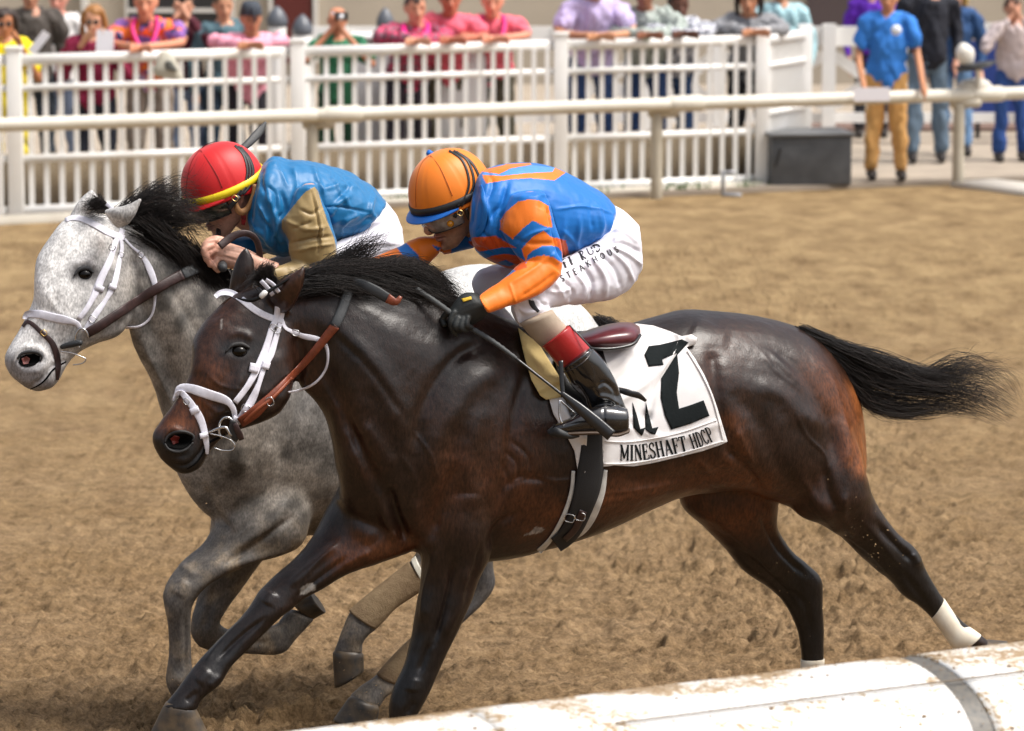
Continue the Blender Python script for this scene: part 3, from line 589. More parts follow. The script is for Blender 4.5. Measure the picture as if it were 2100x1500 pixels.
# ground
def grid_axis(segs):
    out = []
    for a, b, s in segs: out.append(np.arange(a, b, s))
    return np.unique(np.round(np.concatenate(out + [[segs[-1][1]]]), 4))
gx = grid_axis([(-600, -30, 30), (-30, -6, 1.0), (-6, -3.7, 0.08), (-3.7, -2.1, 0.022), (-2.1, 2.1, 0.0098), (2.1, 3.7, 0.022), (3.7, 6, 0.08), (6, 30, 1.0), (30, 600, 30)])
gy = grid_axis([(-100, 6, 8), (6, 11.4, 0.1), (11.4, 16, 0.0105), (16, 20, 0.024), (20, 30, 0.07), (30, 60, 1), (60, 900, 40)])
X, Yg = np.meshgrid(gx, gy); P = np.stack([X, Yg, 0 * X], -1)
fade = np.clip((30 - Yg) / 2, 0, 1) * np.clip((14 - abs(X)) / 4, 0, 1)
Z = 0.5 * fbm(P * np.array([1.6, 2.6, 1]), 3) * 0.030
rg0 = np.random.default_rng(21); r1 = 1 - np.abs(fbm(P * np.array([11, 12, 1]) + 3, 3)); Z = Z + 0.024 * (r1 - 0.5)
Z = Z + 0.050 * np.clip(vnoise(P * np.array([20, 20, 1]) + 31) - 0.30, 0, 1) + 0.030 * np.clip(vnoise(P * np.array([42, 42, 1]) + 7) - 0.1, 0, 1) + 0.016 * np.clip(vnoise(P * np.array([85, 85, 1]) + 19), 0, 1) - 0.03 * np.clip(vnoise(P * np.array([9, 9, 1]) + 77) - .35, 0, 1)
for hx_, hy_, hr in [(rg0.uniform(-2.4, 2.4), rg0.uniform(11.5, 19), rg0.uniform(.06, .10)) for _ in range(110)]:
    k0 = np.searchsorted(gy, hy_ - .3); k1 = np.searchsorted(gy, hy_ + .3); j0 = np.searchsorted(gx, hx_ - .3); j1 = np.searchsorted(gx, hx_ + .3)
    dd = np.hypot(X[k0:k1, j0:j1] - hx_, (Yg[k0:k1, j0:j1] - hy_) * .9) / hr; Z[k0:k1, j0:j1] += -.035 * np.exp(-dd ** 4) + .020 * np.exp(-((dd - 1.35) / .3) ** 2)
Z = Z + 0.010 * np.sin(Yg * 26 + 2.5 * vnoise(P * np.array([.8, .8, 1]))) * np.clip(vnoise(P * np.array([.5, .7, 1]) + 55) + .3, 0, 1)
Mk = (.62 + .6 * np.clip(vnoise(P * np.array([.9, .6, 1]) + 91) + .35, 0, 1)) * (1 - .5 * np.clip((Yg - 16) / 7, 0, 1))
Z = Z * Mk * fade - 0.01
V = np.stack([X, Yg, Z], -1).reshape(-1, 3); ny, nx = X.shape
i = (np.arange(ny - 1)[:, None] * nx + np.arange(nx - 1)[None]).ravel(); F = np.stack([i, i + 1, i + nx + 1, i + nx], -1)
m_dirt = bpy.data.materials.new("track_dirt"); m_dirt.use_nodes = True; t = m_dirt.node_tree; b = t.nodes["Principled BSDF"]; b.inputs['Roughness'].default_value = 0.95; b.inputs['Specular IOR Level'].default_value = 0.15
def N_(t, typ, **kw):
    n = t.nodes.new(typ)
    for k, v in kw.items():
        n.inputs[k.replace('_', ' ')].default_value = v
    return n
tc = t.nodes.new("ShaderNodeTexCoord"); mp = N_(t, "ShaderNodeMapping"); mp.inputs['Scale'].default_value = (1, 1.6, 1); t.links.new(tc.outputs['Object'], mp.inputs[0])
n1 = N_(t, "ShaderNodeTexNoise", Scale=9.0, Detail=9.0, Roughness=0.65); n2 = N_(t, "ShaderNodeTexNoise", Scale=0.9, Detail=4.0); n3 = N_(t, "ShaderNodeTexNoise", Scale=75.0, Detail=7.0, Roughness=0.78)
for n in (n1, n2, n3): t.links.new(mp.outputs[0], n.inputs['Vector'])
cr = t.nodes.new("ShaderNodeValToRGB"); e = cr.color_ramp.elements; e[0].position = 0.38; e[0].color = (0.06, 0.038, 0.016, 1); e[1].position = 0.62; e[1].color = (0.36, 0.235, 0.112, 1)
k = e.new(0.5); k.color = (0.215, 0.132, 0.06, 1)
ad = t.nodes.new("ShaderNodeMath"); ad.operation = 'MULTIPLY_ADD'; ad.inputs[1].default_value = 0.55; t.links.new(n3.outputs[0], ad.inputs[0])
ad2 = t.nodes.new("ShaderNodeMath"); ad2.operation = 'MULTIPLY'; ad2.inputs[1].default_value = 0.45; t.links.new(n1.outputs[0], ad2.inputs[0]); t.links.new(ad2.outputs[0], ad.inputs[2])
t.links.new(ad.outputs[0], cr.inputs[0])
mx = t.nodes.new("ShaderNodeMix"); mx.data_type = 'RGBA'; t.links.new(n2.outputs[0], mx.inputs[0]); t.links.new(cr.outputs[0], mx.inputs[6])
hs = t.nodes.new("ShaderNodeHueSaturation"); hs.inputs['Value'].default_value = 1.35; hs.inputs['Saturation'].default_value = 0.85; t.links.new(cr.outputs[0], hs.inputs['Color']); t.links.new(hs.outputs[0], mx.inputs[7])
sp = t.nodes.new("ShaderNodeSeparateXYZ"); t.links.new(tc.outputs['Object'], sp.inputs[0]); mr = t.nodes.new("ShaderNodeMapRange"); mr.inputs[1].default_value = 14.5; mr.inputs[2].default_value = 26; mr.inputs[3].default_value = 0; mr.inputs[4].default_value = 0.75; t.links.new(sp.outputs[1], mr.inputs[0])
mx2 = t.nodes.new("ShaderNodeMix"); mx2.data_type = 'RGBA'; t.links.new(mr.outputs[0], mx2.inputs[0]); t.links.new(mx.outputs[2], mx2.inputs[6])
cr2 = t.nodes.new("ShaderNodeValToRGB"); e = cr2.color_ramp.elements; e[0].position = 0.3; e[0].color = (0.16, 0.10, 0.046, 1); e[1].position = 0.66; e[1].color = (0.43, 0.305, 0.155, 1); t.links.new(ad.outputs[0], cr2.inputs[0]); 
n4 = N_(t, "ShaderNodeTexNoise", Scale=3.6, Detail=7.0, Roughness=0.62); mp2 = N_(t, "ShaderNodeMapping"); mp2.inputs['Scale'].default_value = (1.0, 0.55, 1); t.links.new(tc.outputs['Object'], mp2.inputs[0]); t.links.new(mp2.outputs[0], n4.inputs['Vector']); t.links.new(n4.outputs[0], cr2.inputs[0])
t.links.new(cr2.outputs[0], mx2.inputs[7]); t.links.new(mx2.outputs[2], b.inputs['Base Color'])
bp = t.nodes.new("ShaderNodeBump"); bp.inputs['Strength'].default_value = 0.9; bp.inputs['Distance'].default_value = 0.02; t.links.new(n3.outputs[0], bp.inputs['Height']); t.links.new(bp.outputs[0], b.inputs['Normal'])
tag(mesh_obj("ground", V, F, m_dirt), kind='structure')
# concrete apron behind the outer rail and low kerb
m_conc = mat("apron_concrete", (0.34, 0.285, 0.225), rough=0.9, var=0.15, vscale=3, bump=0.4, bscale=40)
def gp(px, Y, z=0.0): return np.array([(px - CXP) * K * Y * 1.0 / (CP - 0) * (CP + (CH - z) / Y * SP), Y, z])
def line_Y(x, p, q): return p[1] + (q[1] - p[1]) * (x - p[0]) / (q[0] - p[0])
rail_a = gp(0, 29.95); rail_b = gp(2100, 33.4)
def railY(x, d=0.0): return line_Y(x, rail_a, rail_b) + d
xa, xb = -25.0, 25.0
V = [(xa, railY(xa, .25), .0), (xb, railY(xb, .25), .0), (xa, 90, .0), (xb, 90, .0), (xa, railY(xa, .25), -.1), (xb, railY(xb, .25), -.1), (xa, 90, -.1), (xb, 90, -.1)]
V = [(a, b_, c + 0.03) for a, b_, c in V]
tag(mesh_obj("apron", V, [[0, 1, 3, 2], [4, 6, 7, 5], [0, 4, 5, 1], [2, 3, 7, 6], [0, 2, 6, 4], [1, 5, 7, 3]], m_conc, smooth=False), kind='structure')
m_white = mat("white_vinyl", (0.86, 0.86, 0.85), rough=0.45, var=0.35, vscale=2.5, var2=(0.66, 0.62, 0.54))
m_rail = mat("aged_white_rail", (0.62, 0.59, 0.51), rough=0.5, var=0.25, vscale=6, var2=(0.35, 0.3, 0.22))
m_post = mat("aged_post", (0.46, 0.42, 0.34), rough=0.6, var=0.3, vscale=9, var2=(0.28, 0.24, 0.17))
# outer rail
orail = tag(empty("outer_rail", gp(1050, 31.7)), "round cream pipe rail on posts along the far side of the track", "rail")
za = 0.775; pts = [np.array([x, railY(x), za]) for x in np.linspace(-9, 9, 19)]
cuts = [-9, gp(-350, 29.4)[0], gp(655, 31.0)[0], gp(1375, 32.2)[0], gp(1985, 33.2)[0], 9]
for a, c in zip(cuts[:-1], cuts[1:]):
    xs = np.linspace(a + .012, c - .012, 6); mesh_obj("rail_pipe", *tube([np.array([x, railY(x), za]) for x in xs], 0.055, m=20, sub=2), m_rail, orail)
for px in (-330, 645, 1343, 1955):
    Y = 29.95 + (33.4 - 29.95) * px / 2100; p = gp(px, Y)
    mesh_obj("post", *combine([tube([(p[0], Y, -.05), (p[0], Y, .3), (p[0], Y, .70)], 0.05, m=16, sub=2), tube([(p[0] - .05, Y, .70), (p[0] + .16, Y, .705)], 0.045, m=12, sub=2)]), m_post, orail)
    q = p[0] + .12; mesh_obj("sleeve", *tube([(q - .01, railY(q), za), (q + .25, railY(q + .25), za)], 0.068, m=20, sub=2), m_rail, orail)
# picket fence
fence = tag(empty("picket_fence", gp(700, 31.6)), "tall white vinyl picket fence the spectators lean on", "fence")
FH = 1.265; fa = gp(-80, fence_Y(-80)); fb = gp(1560, fence_Y(1560))
def fpt(px, z): Y = fence_Y(px); return gp(px, Y, z)
posts = [-560, 32, 612, 1150, 1562]
def fx(px, z):  # picture x to a point on the fence line at height z (solved along the line)
    Y = fence_Y(px); x = (px - CXP) * K * Y * CP; return np.array([x * 1.012, Y, z])
for k_, px in enumerate(posts):
    p = fx(px, 0)
    mesh_obj("post", *combine([box((p[0], p[1], 0.65), (.115, .115, 1.36), 0, .004), box((p[0], p[1], 1.335), (.13, .13, .03), 0, .004)]), m_white, fence)
for a, c in zip(posts[:-1], posts[1:]):
    for z, h in ((FH - .02, .085), (FH - .24, .05), (.47, .055), (.06, .08)):
        mesh_obj("rail", *bar(fx(a, z) + (.057, 0, 0), fx(c, z) - (.057, 0, 0), .05, h), m_white, fence)
    A = fx(a, 0); C = fx(c, 0); L = C[0] - A[0]; n = int(round(L / .113)); 
    for j in range(1, n):
        x = A[0] + L * j / n; y = A[1] + (C[1] - A[1]) * j / n
        mesh_obj("picket", *box((x, y, FH / 2 - .01), (.04, .03, FH - .06)), m_white, fence, smooth=False)
# return panel at the right end, running away from the track
ret = tag(empty("picket_fence", gp(1600, 33.5)), "short white picket panel turning away from the track beside the gray cabinet", "fence")
p0 = fx(1575, 0); p1 = gp(1642, 33.95)
for z, h in ((FH - .02, .085), (FH - .24, .05), (.62, .055)): mesh_obj("rail", *bar(p0 + (0, 0, z), p1 + (0, 0, z), .05, h), m_white, ret)
for j in range(12):
    q = p0 + (p1 - p0) * (j + .5) / 12; mesh_obj("picket", *box((q[0], q[1], .65), (.035, .045, 1.2)), m_white, ret, smooth=False)
mesh_obj("post", *box((p1[0], p1[1], .66), (.12, .12, 1.34), 0, .004), m_white, ret)
# kerb under the fence
m_kerb = mat("pale_kerb", (0.6, 0.56, 0.48), rough=0.85, var=0.25, vscale=5, var2=(0.4, 0.33, 0.24))
a = fx(-700, 0); c = fx(1562, 0); tag(mesh_obj("kerb", *bar(a + (0, -.12, -.02), c + (0, -.12, -.02), .16, .14), m_kerb), kind='structure')
# low wall behind fence
m_wall = mat("low_wall_render", (0.55, 0.43, 0.28), rough=0.9, var=0.5, vscale=2.5, var2=(0.36, 0.31, 0.24), bump=0.4, bscale=30)
a = fx(-700, 0) + (0, .35, .25); c = fx(1575, 0) + (0, .35, .25)
tag(mesh_obj("low_wall", *bar(a, c, .14, .46), m_wall), "low tan wall behind the lower half of the picket fence", "wall")
# wire mesh strips behind the pickets
m_wire = mat("wire", (0.16, 0.14, 0.12), rough=0.6, metal=0.3)
wm = tag(empty("wire_mesh", fx(1300, 0)), "dark diamond wire netting tied behind the foot of the picket fence", "netting")
parts = []
A = fx(-60, 0); C = fx(1560, 0); n = 170
for j in range(-8, n):
    for s in (1, -1):
        x0 = A[0] + (C[0] - A[0]) * j / n; dx = s * .42
        x1 = x0 + dx
        if s == -1: x0, x1 = x0 + .42, x0
        if x0 < A[0] or x1 < A[0] or x0 > C[0] or x1 > C[0]: continue
        y0 = line_Y(x0, A, C) + .06; y1 = line_Y(x1, A, C) + .06
        parts.append(bar((x0, y0 + .004 * s, .06), (x1, y1 + .004 * s, .44), .003, .003))
V, F = combine(parts); mesh_obj("netting", V, F, m_wire, wm, smooth=False)
# building
m_bld = mat("beige_stucco", (0.43, 0.375, 0.30), rough=0.9, var=0.08, vscale=1.2)
m_dark = mat("dark_opening", (0.02, 0.02, 0.022), rough=0.3); m_red = mat("red_door", (0.10, 0.012, 0.008), rough=0.5); m_trim = mat("pale_trim", (0.62, 0.60, 0.56), rough=0.6)
bld = tag(empty("building", (0, 45, 0)), "beige stucco building with dark glazed opening and maroon door behind the crowd", "building")
def bx(px0, px1, py0, py1, Y, d=.1):
    p = W(px0, py0, Y); q = W(px1, py1, Y); return box(((p[0] + q[0]) / 2, Y + d / 2, (p[2] + q[2]) / 2), (abs(q[0] - p[0]), d, abs(p[2] - q[2])))
mesh_obj("wall", *box((0, 45.3, 3.2), (50, .5, 6.4)), m_bld, bld, smooth=False)
mesh_obj("window", *bx(262, 470, -300, 100, 44.96), m_dark, bld, smooth=False)
mesh_obj("window_frame", *combine([bx(252, 262, -310, 110, 44.93, .14), bx(470, 480, -310, 110, 44.93, .14), bx(262, 470, 18, 26, 44.93, .1)]), m_trim, bld, smooth=False)
mesh_obj("door", *bx(560, 640, -300, 130, 44.95), m_red, bld, smooth=False)
mesh_obj("door_frame", *combine([bx(548, 560, -310, 130, 44.92, .15), bx(640, 652, -310, 130, 44.92, .15)]), m_trim, bld, smooth=False)
mesh_obj("pillar", *bx(160, 180, -400, 160, 44.8, .3), m_trim, bld, smooth=False)
mesh_obj("window", *bx(1660, 1790, -300, 60, 44.96), mat("brown_panel", (0.07, 0.05, 0.05), rough=0.5), bld, smooth=False)
# white board fence behind the crowd
bf = tag(empty("board_fence", gp(1000, 37)), "white board fence with crossed braces behind the spectators", "fence")
Yb = 37.0
def bb(px0, px1, py0, py1, d=.05): return bx(px0, px1, py0, py1, Yb, d)
mesh_obj("board", *bb(600, 1900, 55, 95), m_white, bf, smooth=False); mesh_obj("board", *bb(1900, 2200, 48, 66), m_white, bf, smooth=False)
for px in (700, 900, 1150, 1330, 1475, 1700, 1870, 2120):
    mesh_obj("post", *bx(px - 12, px + 12, 50, 318, 36.9, .09), m_white, bf, smooth=False)
for (a_, b_) in ((1150, 1330), (1330, 1475), (1475, 1700), (1700, 1870)):
    for (s0, s1) in ((115, 215), (215, 115)):
        mesh_obj("brace", *bar(W(a_ + 12, s0, Yb + .08 + (s0 > s1) * .06), W(b_ - 12, s1, Yb + .08 + (s0 > s1) * .06), .04, .11), m_white, bf, smooth=False)
mesh_obj("board", *bb(600, 2200, 232, 252), m_white, bf, smooth=False)
# white utility box behind fence
ub = tag(empty("utility_cabinet", gp(860, 32.4)), "plain white cabinet standing between the fence and the board fence", "cabinet")
p = W(722, 100, 32.6); q = W(998, 300, 32.6)
mesh_obj("cabinet_body", *box(((p[0] + q[0]) / 2, 32.9, 0.66), (q[0] - p[0], .6, 1.22), 0, .02), mat("white_sheet", (0.62, 0.63, 0.64), rough=0.5), ub)
mesh_obj("cabinet_lid", *box(((p[0] + q[0]) / 2, 32.9, 1.29), (q[0] - p[0] + .06, .66, .04), 0, .01), m_white, ub)
# garbage-urn style lamps
m_lampd = mat("slate_cap", (0.10, 0.11, 0.13), rough=0.4)
for (px, top, wid, cap, base, lab) in [(568, 15, 44, 40, 60, "round slate-capped bollard light behind the pink-shirted man"), (620, 32, 44, 52, 60, "round slate-capped bollard light right of the pink-shirted man's shoulder"), (790, 18, 38, 38, 60, "round slate-capped bollard light left of the plaid-shirted spectator")]:
    Y = 36.0; r = wid / 2 * K * Y; p = W(px, top, Y); bl = tag(empty("bollard_light", (p[0], Y, 0)), lab, "light", "bollard lights behind the crowd")
    mesh_obj("cap", *tube([(p[0], Y, p[2] - .16), (p[0], Y, p[2] - .10), (p[0], Y, p[2] - .03), (p[0], Y, p[2])], [r, r * .95, r * .55, r * .2], m=20, sub=2), m_lampd, bl)
    mesh_obj("stem", *tube([(p[0], Y, .03), (p[0], Y, .6), (p[0], Y, p[2] - .17)], [r * .8, r * .8, r * .85], m=20, sub=2), m_white, bl)
# gray cabinet / speaker box
m_gbox = mat("gray_plastic", (0.075, 0.08, 0.088), rough=0.55, var=0.2, vscale=8)
gb = tag(empty("equipment_box", gp(1640, 32.7)), "dark gray equipment box on the ground beside the boy in blue", "box")
p = gp(1645, 33.15)
mesh_obj("case", *box((p[0], 33.2, .235), (.69, .6, .42), .12, .015), m_gbox, gb); mesh_obj("lid", *box((p[0], 33.2, .455), (.74, .66, .03), .12, .01), mat("gray_lid", (0.12, 0.125, 0.13), rough=0.5), gb)
mesh_obj("handle", *bar(W(1590, 340, 32.80), W(1600, 305, 32.80), .02, .06), mat("black_plastic", (0.01, 0.01, 0.01), rough=0.5), gb, smooth=False)
# blue banner at right
bn = tag(empty("banner", gp(2020, 37.5)), "navy banner panel on feet beyond the outer rail at the right edge", "banner")
mesh_obj("panel", *bx(1976, 2300, 84, 248, 37.6, .04), mat("navy_vinyl", (0.012, 0.04, 0.22), rough=0.5), bn, smooth=False)
for px in (2005, 2150): mesh_obj("foot", *bx(px - 4, px + 4, 249, 296, 37.6, .05), m_dark, bn, smooth=False)
mesh_obj("ground_strip", *box((gp(2050, 38)[0], 39, .05), (4, 1.2, .03)), mat("brown_step", (0.16, 0.10, 0.08), rough=0.8), bn, smooth=False)
# sprinkler post
spk = tag(empty("ground_spike", gp(1480, 32.6)), "thin metal hydrant stake on a small foot below the outer rail", "stake")
p = gp(1478, 32.35); m_steel = mat("dull_steel", (0.35, 0.36, 0.38), rough=0.45, metal=0.6)
mesh_obj("stake", *combine([tube([(p[0], p[1], 0), (p[0], p[1], .2)], .018, m=10, sub=2), tube([(p[0], p[1], .0), (p[0] + .14, p[1] - .05, -.0)], .02, m=10, sub=2), tube([(p[0], p[1], .19), (p[0] + .1, p[1], .19)], .015, m=8, sub=2)]), m_steel, spk)
# pale kerb slab at right
tag(mesh_obj("kerb", *bar(gp(1985, 33.3) + (0, 0, .0), gp(2300, 31.7) + (0, 0, .0), .5, .07), mat("pale_slab", (0.6, 0.56, 0.5), rough=0.8)), kind='structure')
# grass tufts under the fence
m_grass = mat("weeds", (0.06, 0.14, 0.02), rough=0.7)
rg = np.random.default_rng(5); parts = []
for (pc, n, w) in ((1395, 160, 60), (820, 60, 40), (1230, 40, 50), (330, 30, 60), (1530, 50, 40)):
    for _ in range(n):
        px = pc + rg.normal(0, w * .5); p = fx(px, 0); h = rg.uniform(.03, .10); a = rg.uniform(0, 6.28); q = np.array([p[0], p[1] - .22 + rg.normal(0, .06), 0])
        d = np.array([math.cos(a), math.sin(a), 0]) * .012; tip = q + np.array([rg.normal(0, .03), rg.normal(0, .02), h]); parts.append(([q - d, q + d, tip, tip - d * .2], [[0, 1, 2, 3]]))
V, F = combine(parts); tag(mesh_obj("grass", V, F, m_grass), "green weeds at the foot of the picket fence", "grass", kind='stuff')

# ================================================================ NEAR RAIL (bottom right)
m_nrail = bpy.data.materials.new("muddy_white_rail"); m_nrail.use_nodes = True; t = m_nrail.node_tree; b = t.nodes["Principled BSDF"]; b.inputs['Roughness'].default_value = 0.35
tc = t.nodes.new("ShaderNodeTexCoord"); n1 = N_(t, "ShaderNodeTexNoise", Scale=70.0, Detail=8.0, Roughness=0.75); n2 = N_(t, "ShaderNodeTexNoise", Scale=7.0, Detail=4.0)
mpn = N_(t, "ShaderNodeMapping"); mpn.inputs['Scale'].default_value = (0.8, 1.0, 1); t.links.new(tc.outputs['Object'], mpn.inputs[0])
t.links.new(mpn.outputs[0], n1.inputs['Vector']); t.links.new(mpn.outputs[0], n2.inputs['Vector'])
ml = t.nodes.new("ShaderNodeMath"); ml.operation = 'MULTIPLY'; t.links.new(n1.outputs[0], ml.inputs[0]); t.links.new(n2.outputs[0], ml.inputs[1])
# mud is thicker on the track side (object y larger)
sp = t.nodes.new("ShaderNodeAttribute"); sp.attribute_name = "Col"; ad = t.nodes.new("ShaderNodeMath"); ad.operation = 'MULTIPLY_ADD'; ad.inputs[1].default_value = 0.098; t.links.new(sp.outputs['Fac'], ad.inputs[0]); t.links.new(ml.outputs[0], ad.inputs[2])
cr = t.nodes.new("ShaderNodeValToRGB"); e = cr.color_ramp.elements; e[0].position = 0.285; e[0].color = (0.66, 0.655, 0.64, 1); e[1].position = 0.34; e[1].color = (0.30, 0.20, 0.10, 1)
k = e.new(0.305); k.color = (0.6, 0.52, 0.40, 1); t.links.new(ad.outputs[0], cr.inputs[0]); t.links.new(cr.outputs[0], b.inputs['Base Color'])
nr = tag(empty("near_rail", W(1700, 1480, 8.9) * np.array([1, 1, 0])), "mud-spattered white safety rail with wide rounded cover in the near foreground", "rail")
# axis line: top silhouette (640,1500)->(2100,1320)
def nr_line(u):   # u in px x ; returns top-silhouette world point of a level rail
    py = 1500 - (u - 640) * (180 / 1460.0); Y = (CH - 1.10) / ((py + 393) * K); return W(u, py, Y)
A = nr_line(300); C = nr_line(2500); axis = (C - A) / np.linalg.norm(C - A); side = np.cross(axis, (0, 0, 1)); side /= np.linalg.norm(side); side = side if side[1] < 0 else -side; upn = np.cross(axis, side); upn = upn if upn[2] > 0 else -upn
prof = [(-.06, -.17), (-.055, -.08), (-.03, -.02), (.02, .012), (.10, .022), (.20, .012), (.30, -.02), (.37, -.07), (.415, -.14), (.43, -.24), (.41, -.25), (.36, -.12), (.2, -.03), (.05, -.03), (-.03, -.1), (-.045, -.17)]
prof = catmull(np.array(prof + [prof[0]]), 4)[:-1]; mudw = np.clip(1 - prof[:, 0] / .20, 0, 1.2)
def nr_seg(s0, s1, grow=0.0, name="rail_cover", m=m_nrail):
    n = 24; S = np.linspace(s0, s1, n); pc = prof.mean(0); R = np.array([A + axis * s + (pc[0] + (p[0] - pc[0]) * 1) * side + 0 * side for s in S for p in prof]).reshape(n, len(prof), 3)
    for j, p in enumerate(prof): R[:, j] = (A[None] + axis * S[:, None]) + side * (p[0] + np.sign(p[0] - .18) * grow * .5) + upn * (p[1] + grow)
    V, F = rings_to_mesh(R); col = np.repeat(mudw[None], n, 0).ravel(); col = np.r_[col, 0, 0][:, None] * np.ones(3)
    return mesh_obj(name, V, F, m, nr, col=col)
Lt = np.linalg.norm(C - A)
def s_at(px): 
    P_ = nr_line(px); return (P_ - A) @ axis
sj = s_at(1835)
m_fleck = mat("mud_fleck", (0.16, 0.10, 0.05), rough=.9)
nr_seg(-.5, s_at(930) - .0015); nr_seg(s_at(930) + .0015, sj - .03); nr_seg(sj - .031, sj + .034, -.005, "joint_strip", mat("gray_joint", (0.06, 0.06, 0.058), rough=0.5, var=0.3, vscale=60, var2=(0.3, 0.25, 0.18))); nr_seg(sj + .035, Lt)
rg = np.random.default_rng(3); parts = []
for _ in range(2600):
    s_ = rg.uniform(s_at(640), s_at(2150)); j = rg.integers(0, len(prof) * 5 // 9); q = A + axis * s_ + side * prof[j, 0] + upn * prof[j, 1]; r = rg.uniform(.0010, .0030) * (1 + 1.6 * (rg.random() < .05))
    v = rg.normal(0, 1, (6, 3)); v /= np.linalg.norm(v, axis=1)[:, None]; parts.append((np.array([q + axis * r * 1.6, q + side * r, q - axis * r, q - side * r * .8, q + upn * r * .8]), [[0, 1, 4], [1, 2, 4], [2, 3, 4], [3, 0, 4]]))
V, F = combine(parts); tag(mesh_obj("mud_flecks", V, F, m_fleck, nr), kind='stuff')
# fine seam along the cover
mesh_obj("seam", *tube([A + axis * s + side * .27 + upn * .001 for s in np.linspace(s_at(1150), Lt, 10)], .0025, m=6, sub=2), mat("seam_dark", (0.15, 0.12, 0.09), rough=0.8), nr)
for s in (0.6, 2.2, 3.6): 
    q = A + axis * s + side * .2; mesh_obj("post", *tube([(q[0], q[1], -.02), (q[0], q[1], .5), (q[0], q[1], q[2] - .06)], .05, m=16, sub=2), m_white, nr)
# ================================================================ HEAD (local: x forward, y left, z up; metres)
def ell_loft(S, m=24, e=2.3, sub=3):
    """local horizontal sections (z, xmin, xmax, halfwidth)"""
    S = catmull(S, sub); t = np.linspace(0, 2 * math.pi, m, endpoint=False)
    c = np.sign(np.cos(t)) * np.abs(np.cos(t)) ** (2 / e); s = np.sign(np.sin(t)) * np.abs(np.sin(t)) ** (2 / e)
    R = [np.stack([(r[1] + r[2]) / 2 + (r[2] - r[1]) / 2 * c, r[3] * s, np.full(m, r[0])], -1) for r in S]
    return rings_to_mesh(np.array(R))
def head_local(vox=0.0035, detail=True):
    L = [ell_loft([(.118,-.05,.03,.03),(.108,-.075,.058,.052),(.085,-.09,.078,.068),(.045,-.098,.088,.076),(0,-.094,.086,.075),(-.03,-.078,.085,.070),(-.055,-.055,.086,.063),(-.08,-.025,.086,.054),(-.10,.01,.086,.042),(-.117,.035,.078,.026)])]
    L.append(tube([(.084,0,.022),(.094,0,0),(.108,0,-.022),(.113,0,-.034),(.098,0,-.042)], [.009,.010,.013,.0145,.010], m=10))
    for s in (-1, 1):
        L.append(tube([(.092,s*.010,-.037),(.100,s*.015,-.036)], [.008,.007], m=8, sub=2))
        L.append(tube([(-.012,s*.074,.026),(-.020,s*.086,.022),(-.026,s*.089,.002),(-.016,s*.084,-.018),(-.006,s*.076,-.032)], [.006,.007,.007,.0065,.006], m=8))
        L.append(tube([(-.006,s*.073,.02),(-.010,s*.078,-.005),(-.004,s*.074,-.028)], [.010,.010,.007], m=8))
        L.append(tube([(.078,s*.012,.030),(.084,s*.030,.032),(.070,s*.050,.027)], [.007,.008,.006], m=8))
    L.append(tube([(.078,-.024,-.066),(.092,-.010,-.062),(.094,0,-.063),(.092,.010,-.062),(.078,.024,-.066)], [.003,.006,.0055,.006,.003], m=8))
    L.append(tube([(.078,-.022,-.074),(.090,-.010,-.076),(.092,0,-.077),(.090,.010,-.076),(.078,.022,-.074)], [.003,.006,.007,.006,.003], m=8))
    L.append(tube([(.078,0,-.104),(.084,0,-.108)], [.016,.013], m=8, sub=2))
    V, F = combine(L); V, F = remesh(V, F, vox); V = lap(V, edges_of(F), 2 if detail else 1)
    N = vnormals(V, F); D = np.zeros(len(V))
    for x, y, z, r, a in [(.085,.032,.008,.016,-9),(.085,-.032,.008,.016,-9),(.082,.033,.006,.009,4),(.082,-.033,.006,.009,4),(.06,.055,-.03,.022,3),(.06,-.055,-.03,.022,3),(.07,.045,-.06,.02,-3),(.07,-.045,-.06,.02,-3),(.088,0,-.0695,.006,-4),(.088,.014,-.070,.006,-4),(.088,-.014,-.070,.006,-4),(.082,.028,-.070,.007,-4),(.082,-.028,-.070,.007,-4),(.085,0,-.092,.012,-3),(.100,.008,-.046,.004,-4),(.100,-.008,-.046,.004,-4)]:
        D += a * .001 * np.exp(-((V - (x, y, z)) ** 2).sum(1) / r ** 2)
    return V + N * D[:, None], F
HEADV, HEADF = head_local()
HEADLV, HEADLF = head_local(0.009, False)
def frame(fwd, up):
    f = np.array(fwd, float); f /= np.linalg.norm(f); u = np.array(up, float); u -= f * (f @ u); u /= np.linalg.norm(u); l = np.cross(u, f)
    return np.stack([f, l, u], 1)   # columns
def tf(V, M, o, s=1.0): return (np.asarray(V, float) * s) @ M.T + o
m_skin = mat("skin", (0.46, 0.25, 0.165), rough=0.5, var=0.12, vscale=60, bump=0.3, bscale=300, attr=True, dist=0.001)
m_skin_flat = {}
def skin(c):
    if c not in m_skin_flat: m_skin_flat[c] = mat("skin_" + c, rgb(c), rough=0.55, var=0.1, vscale=30)
    return m_skin_flat[c]
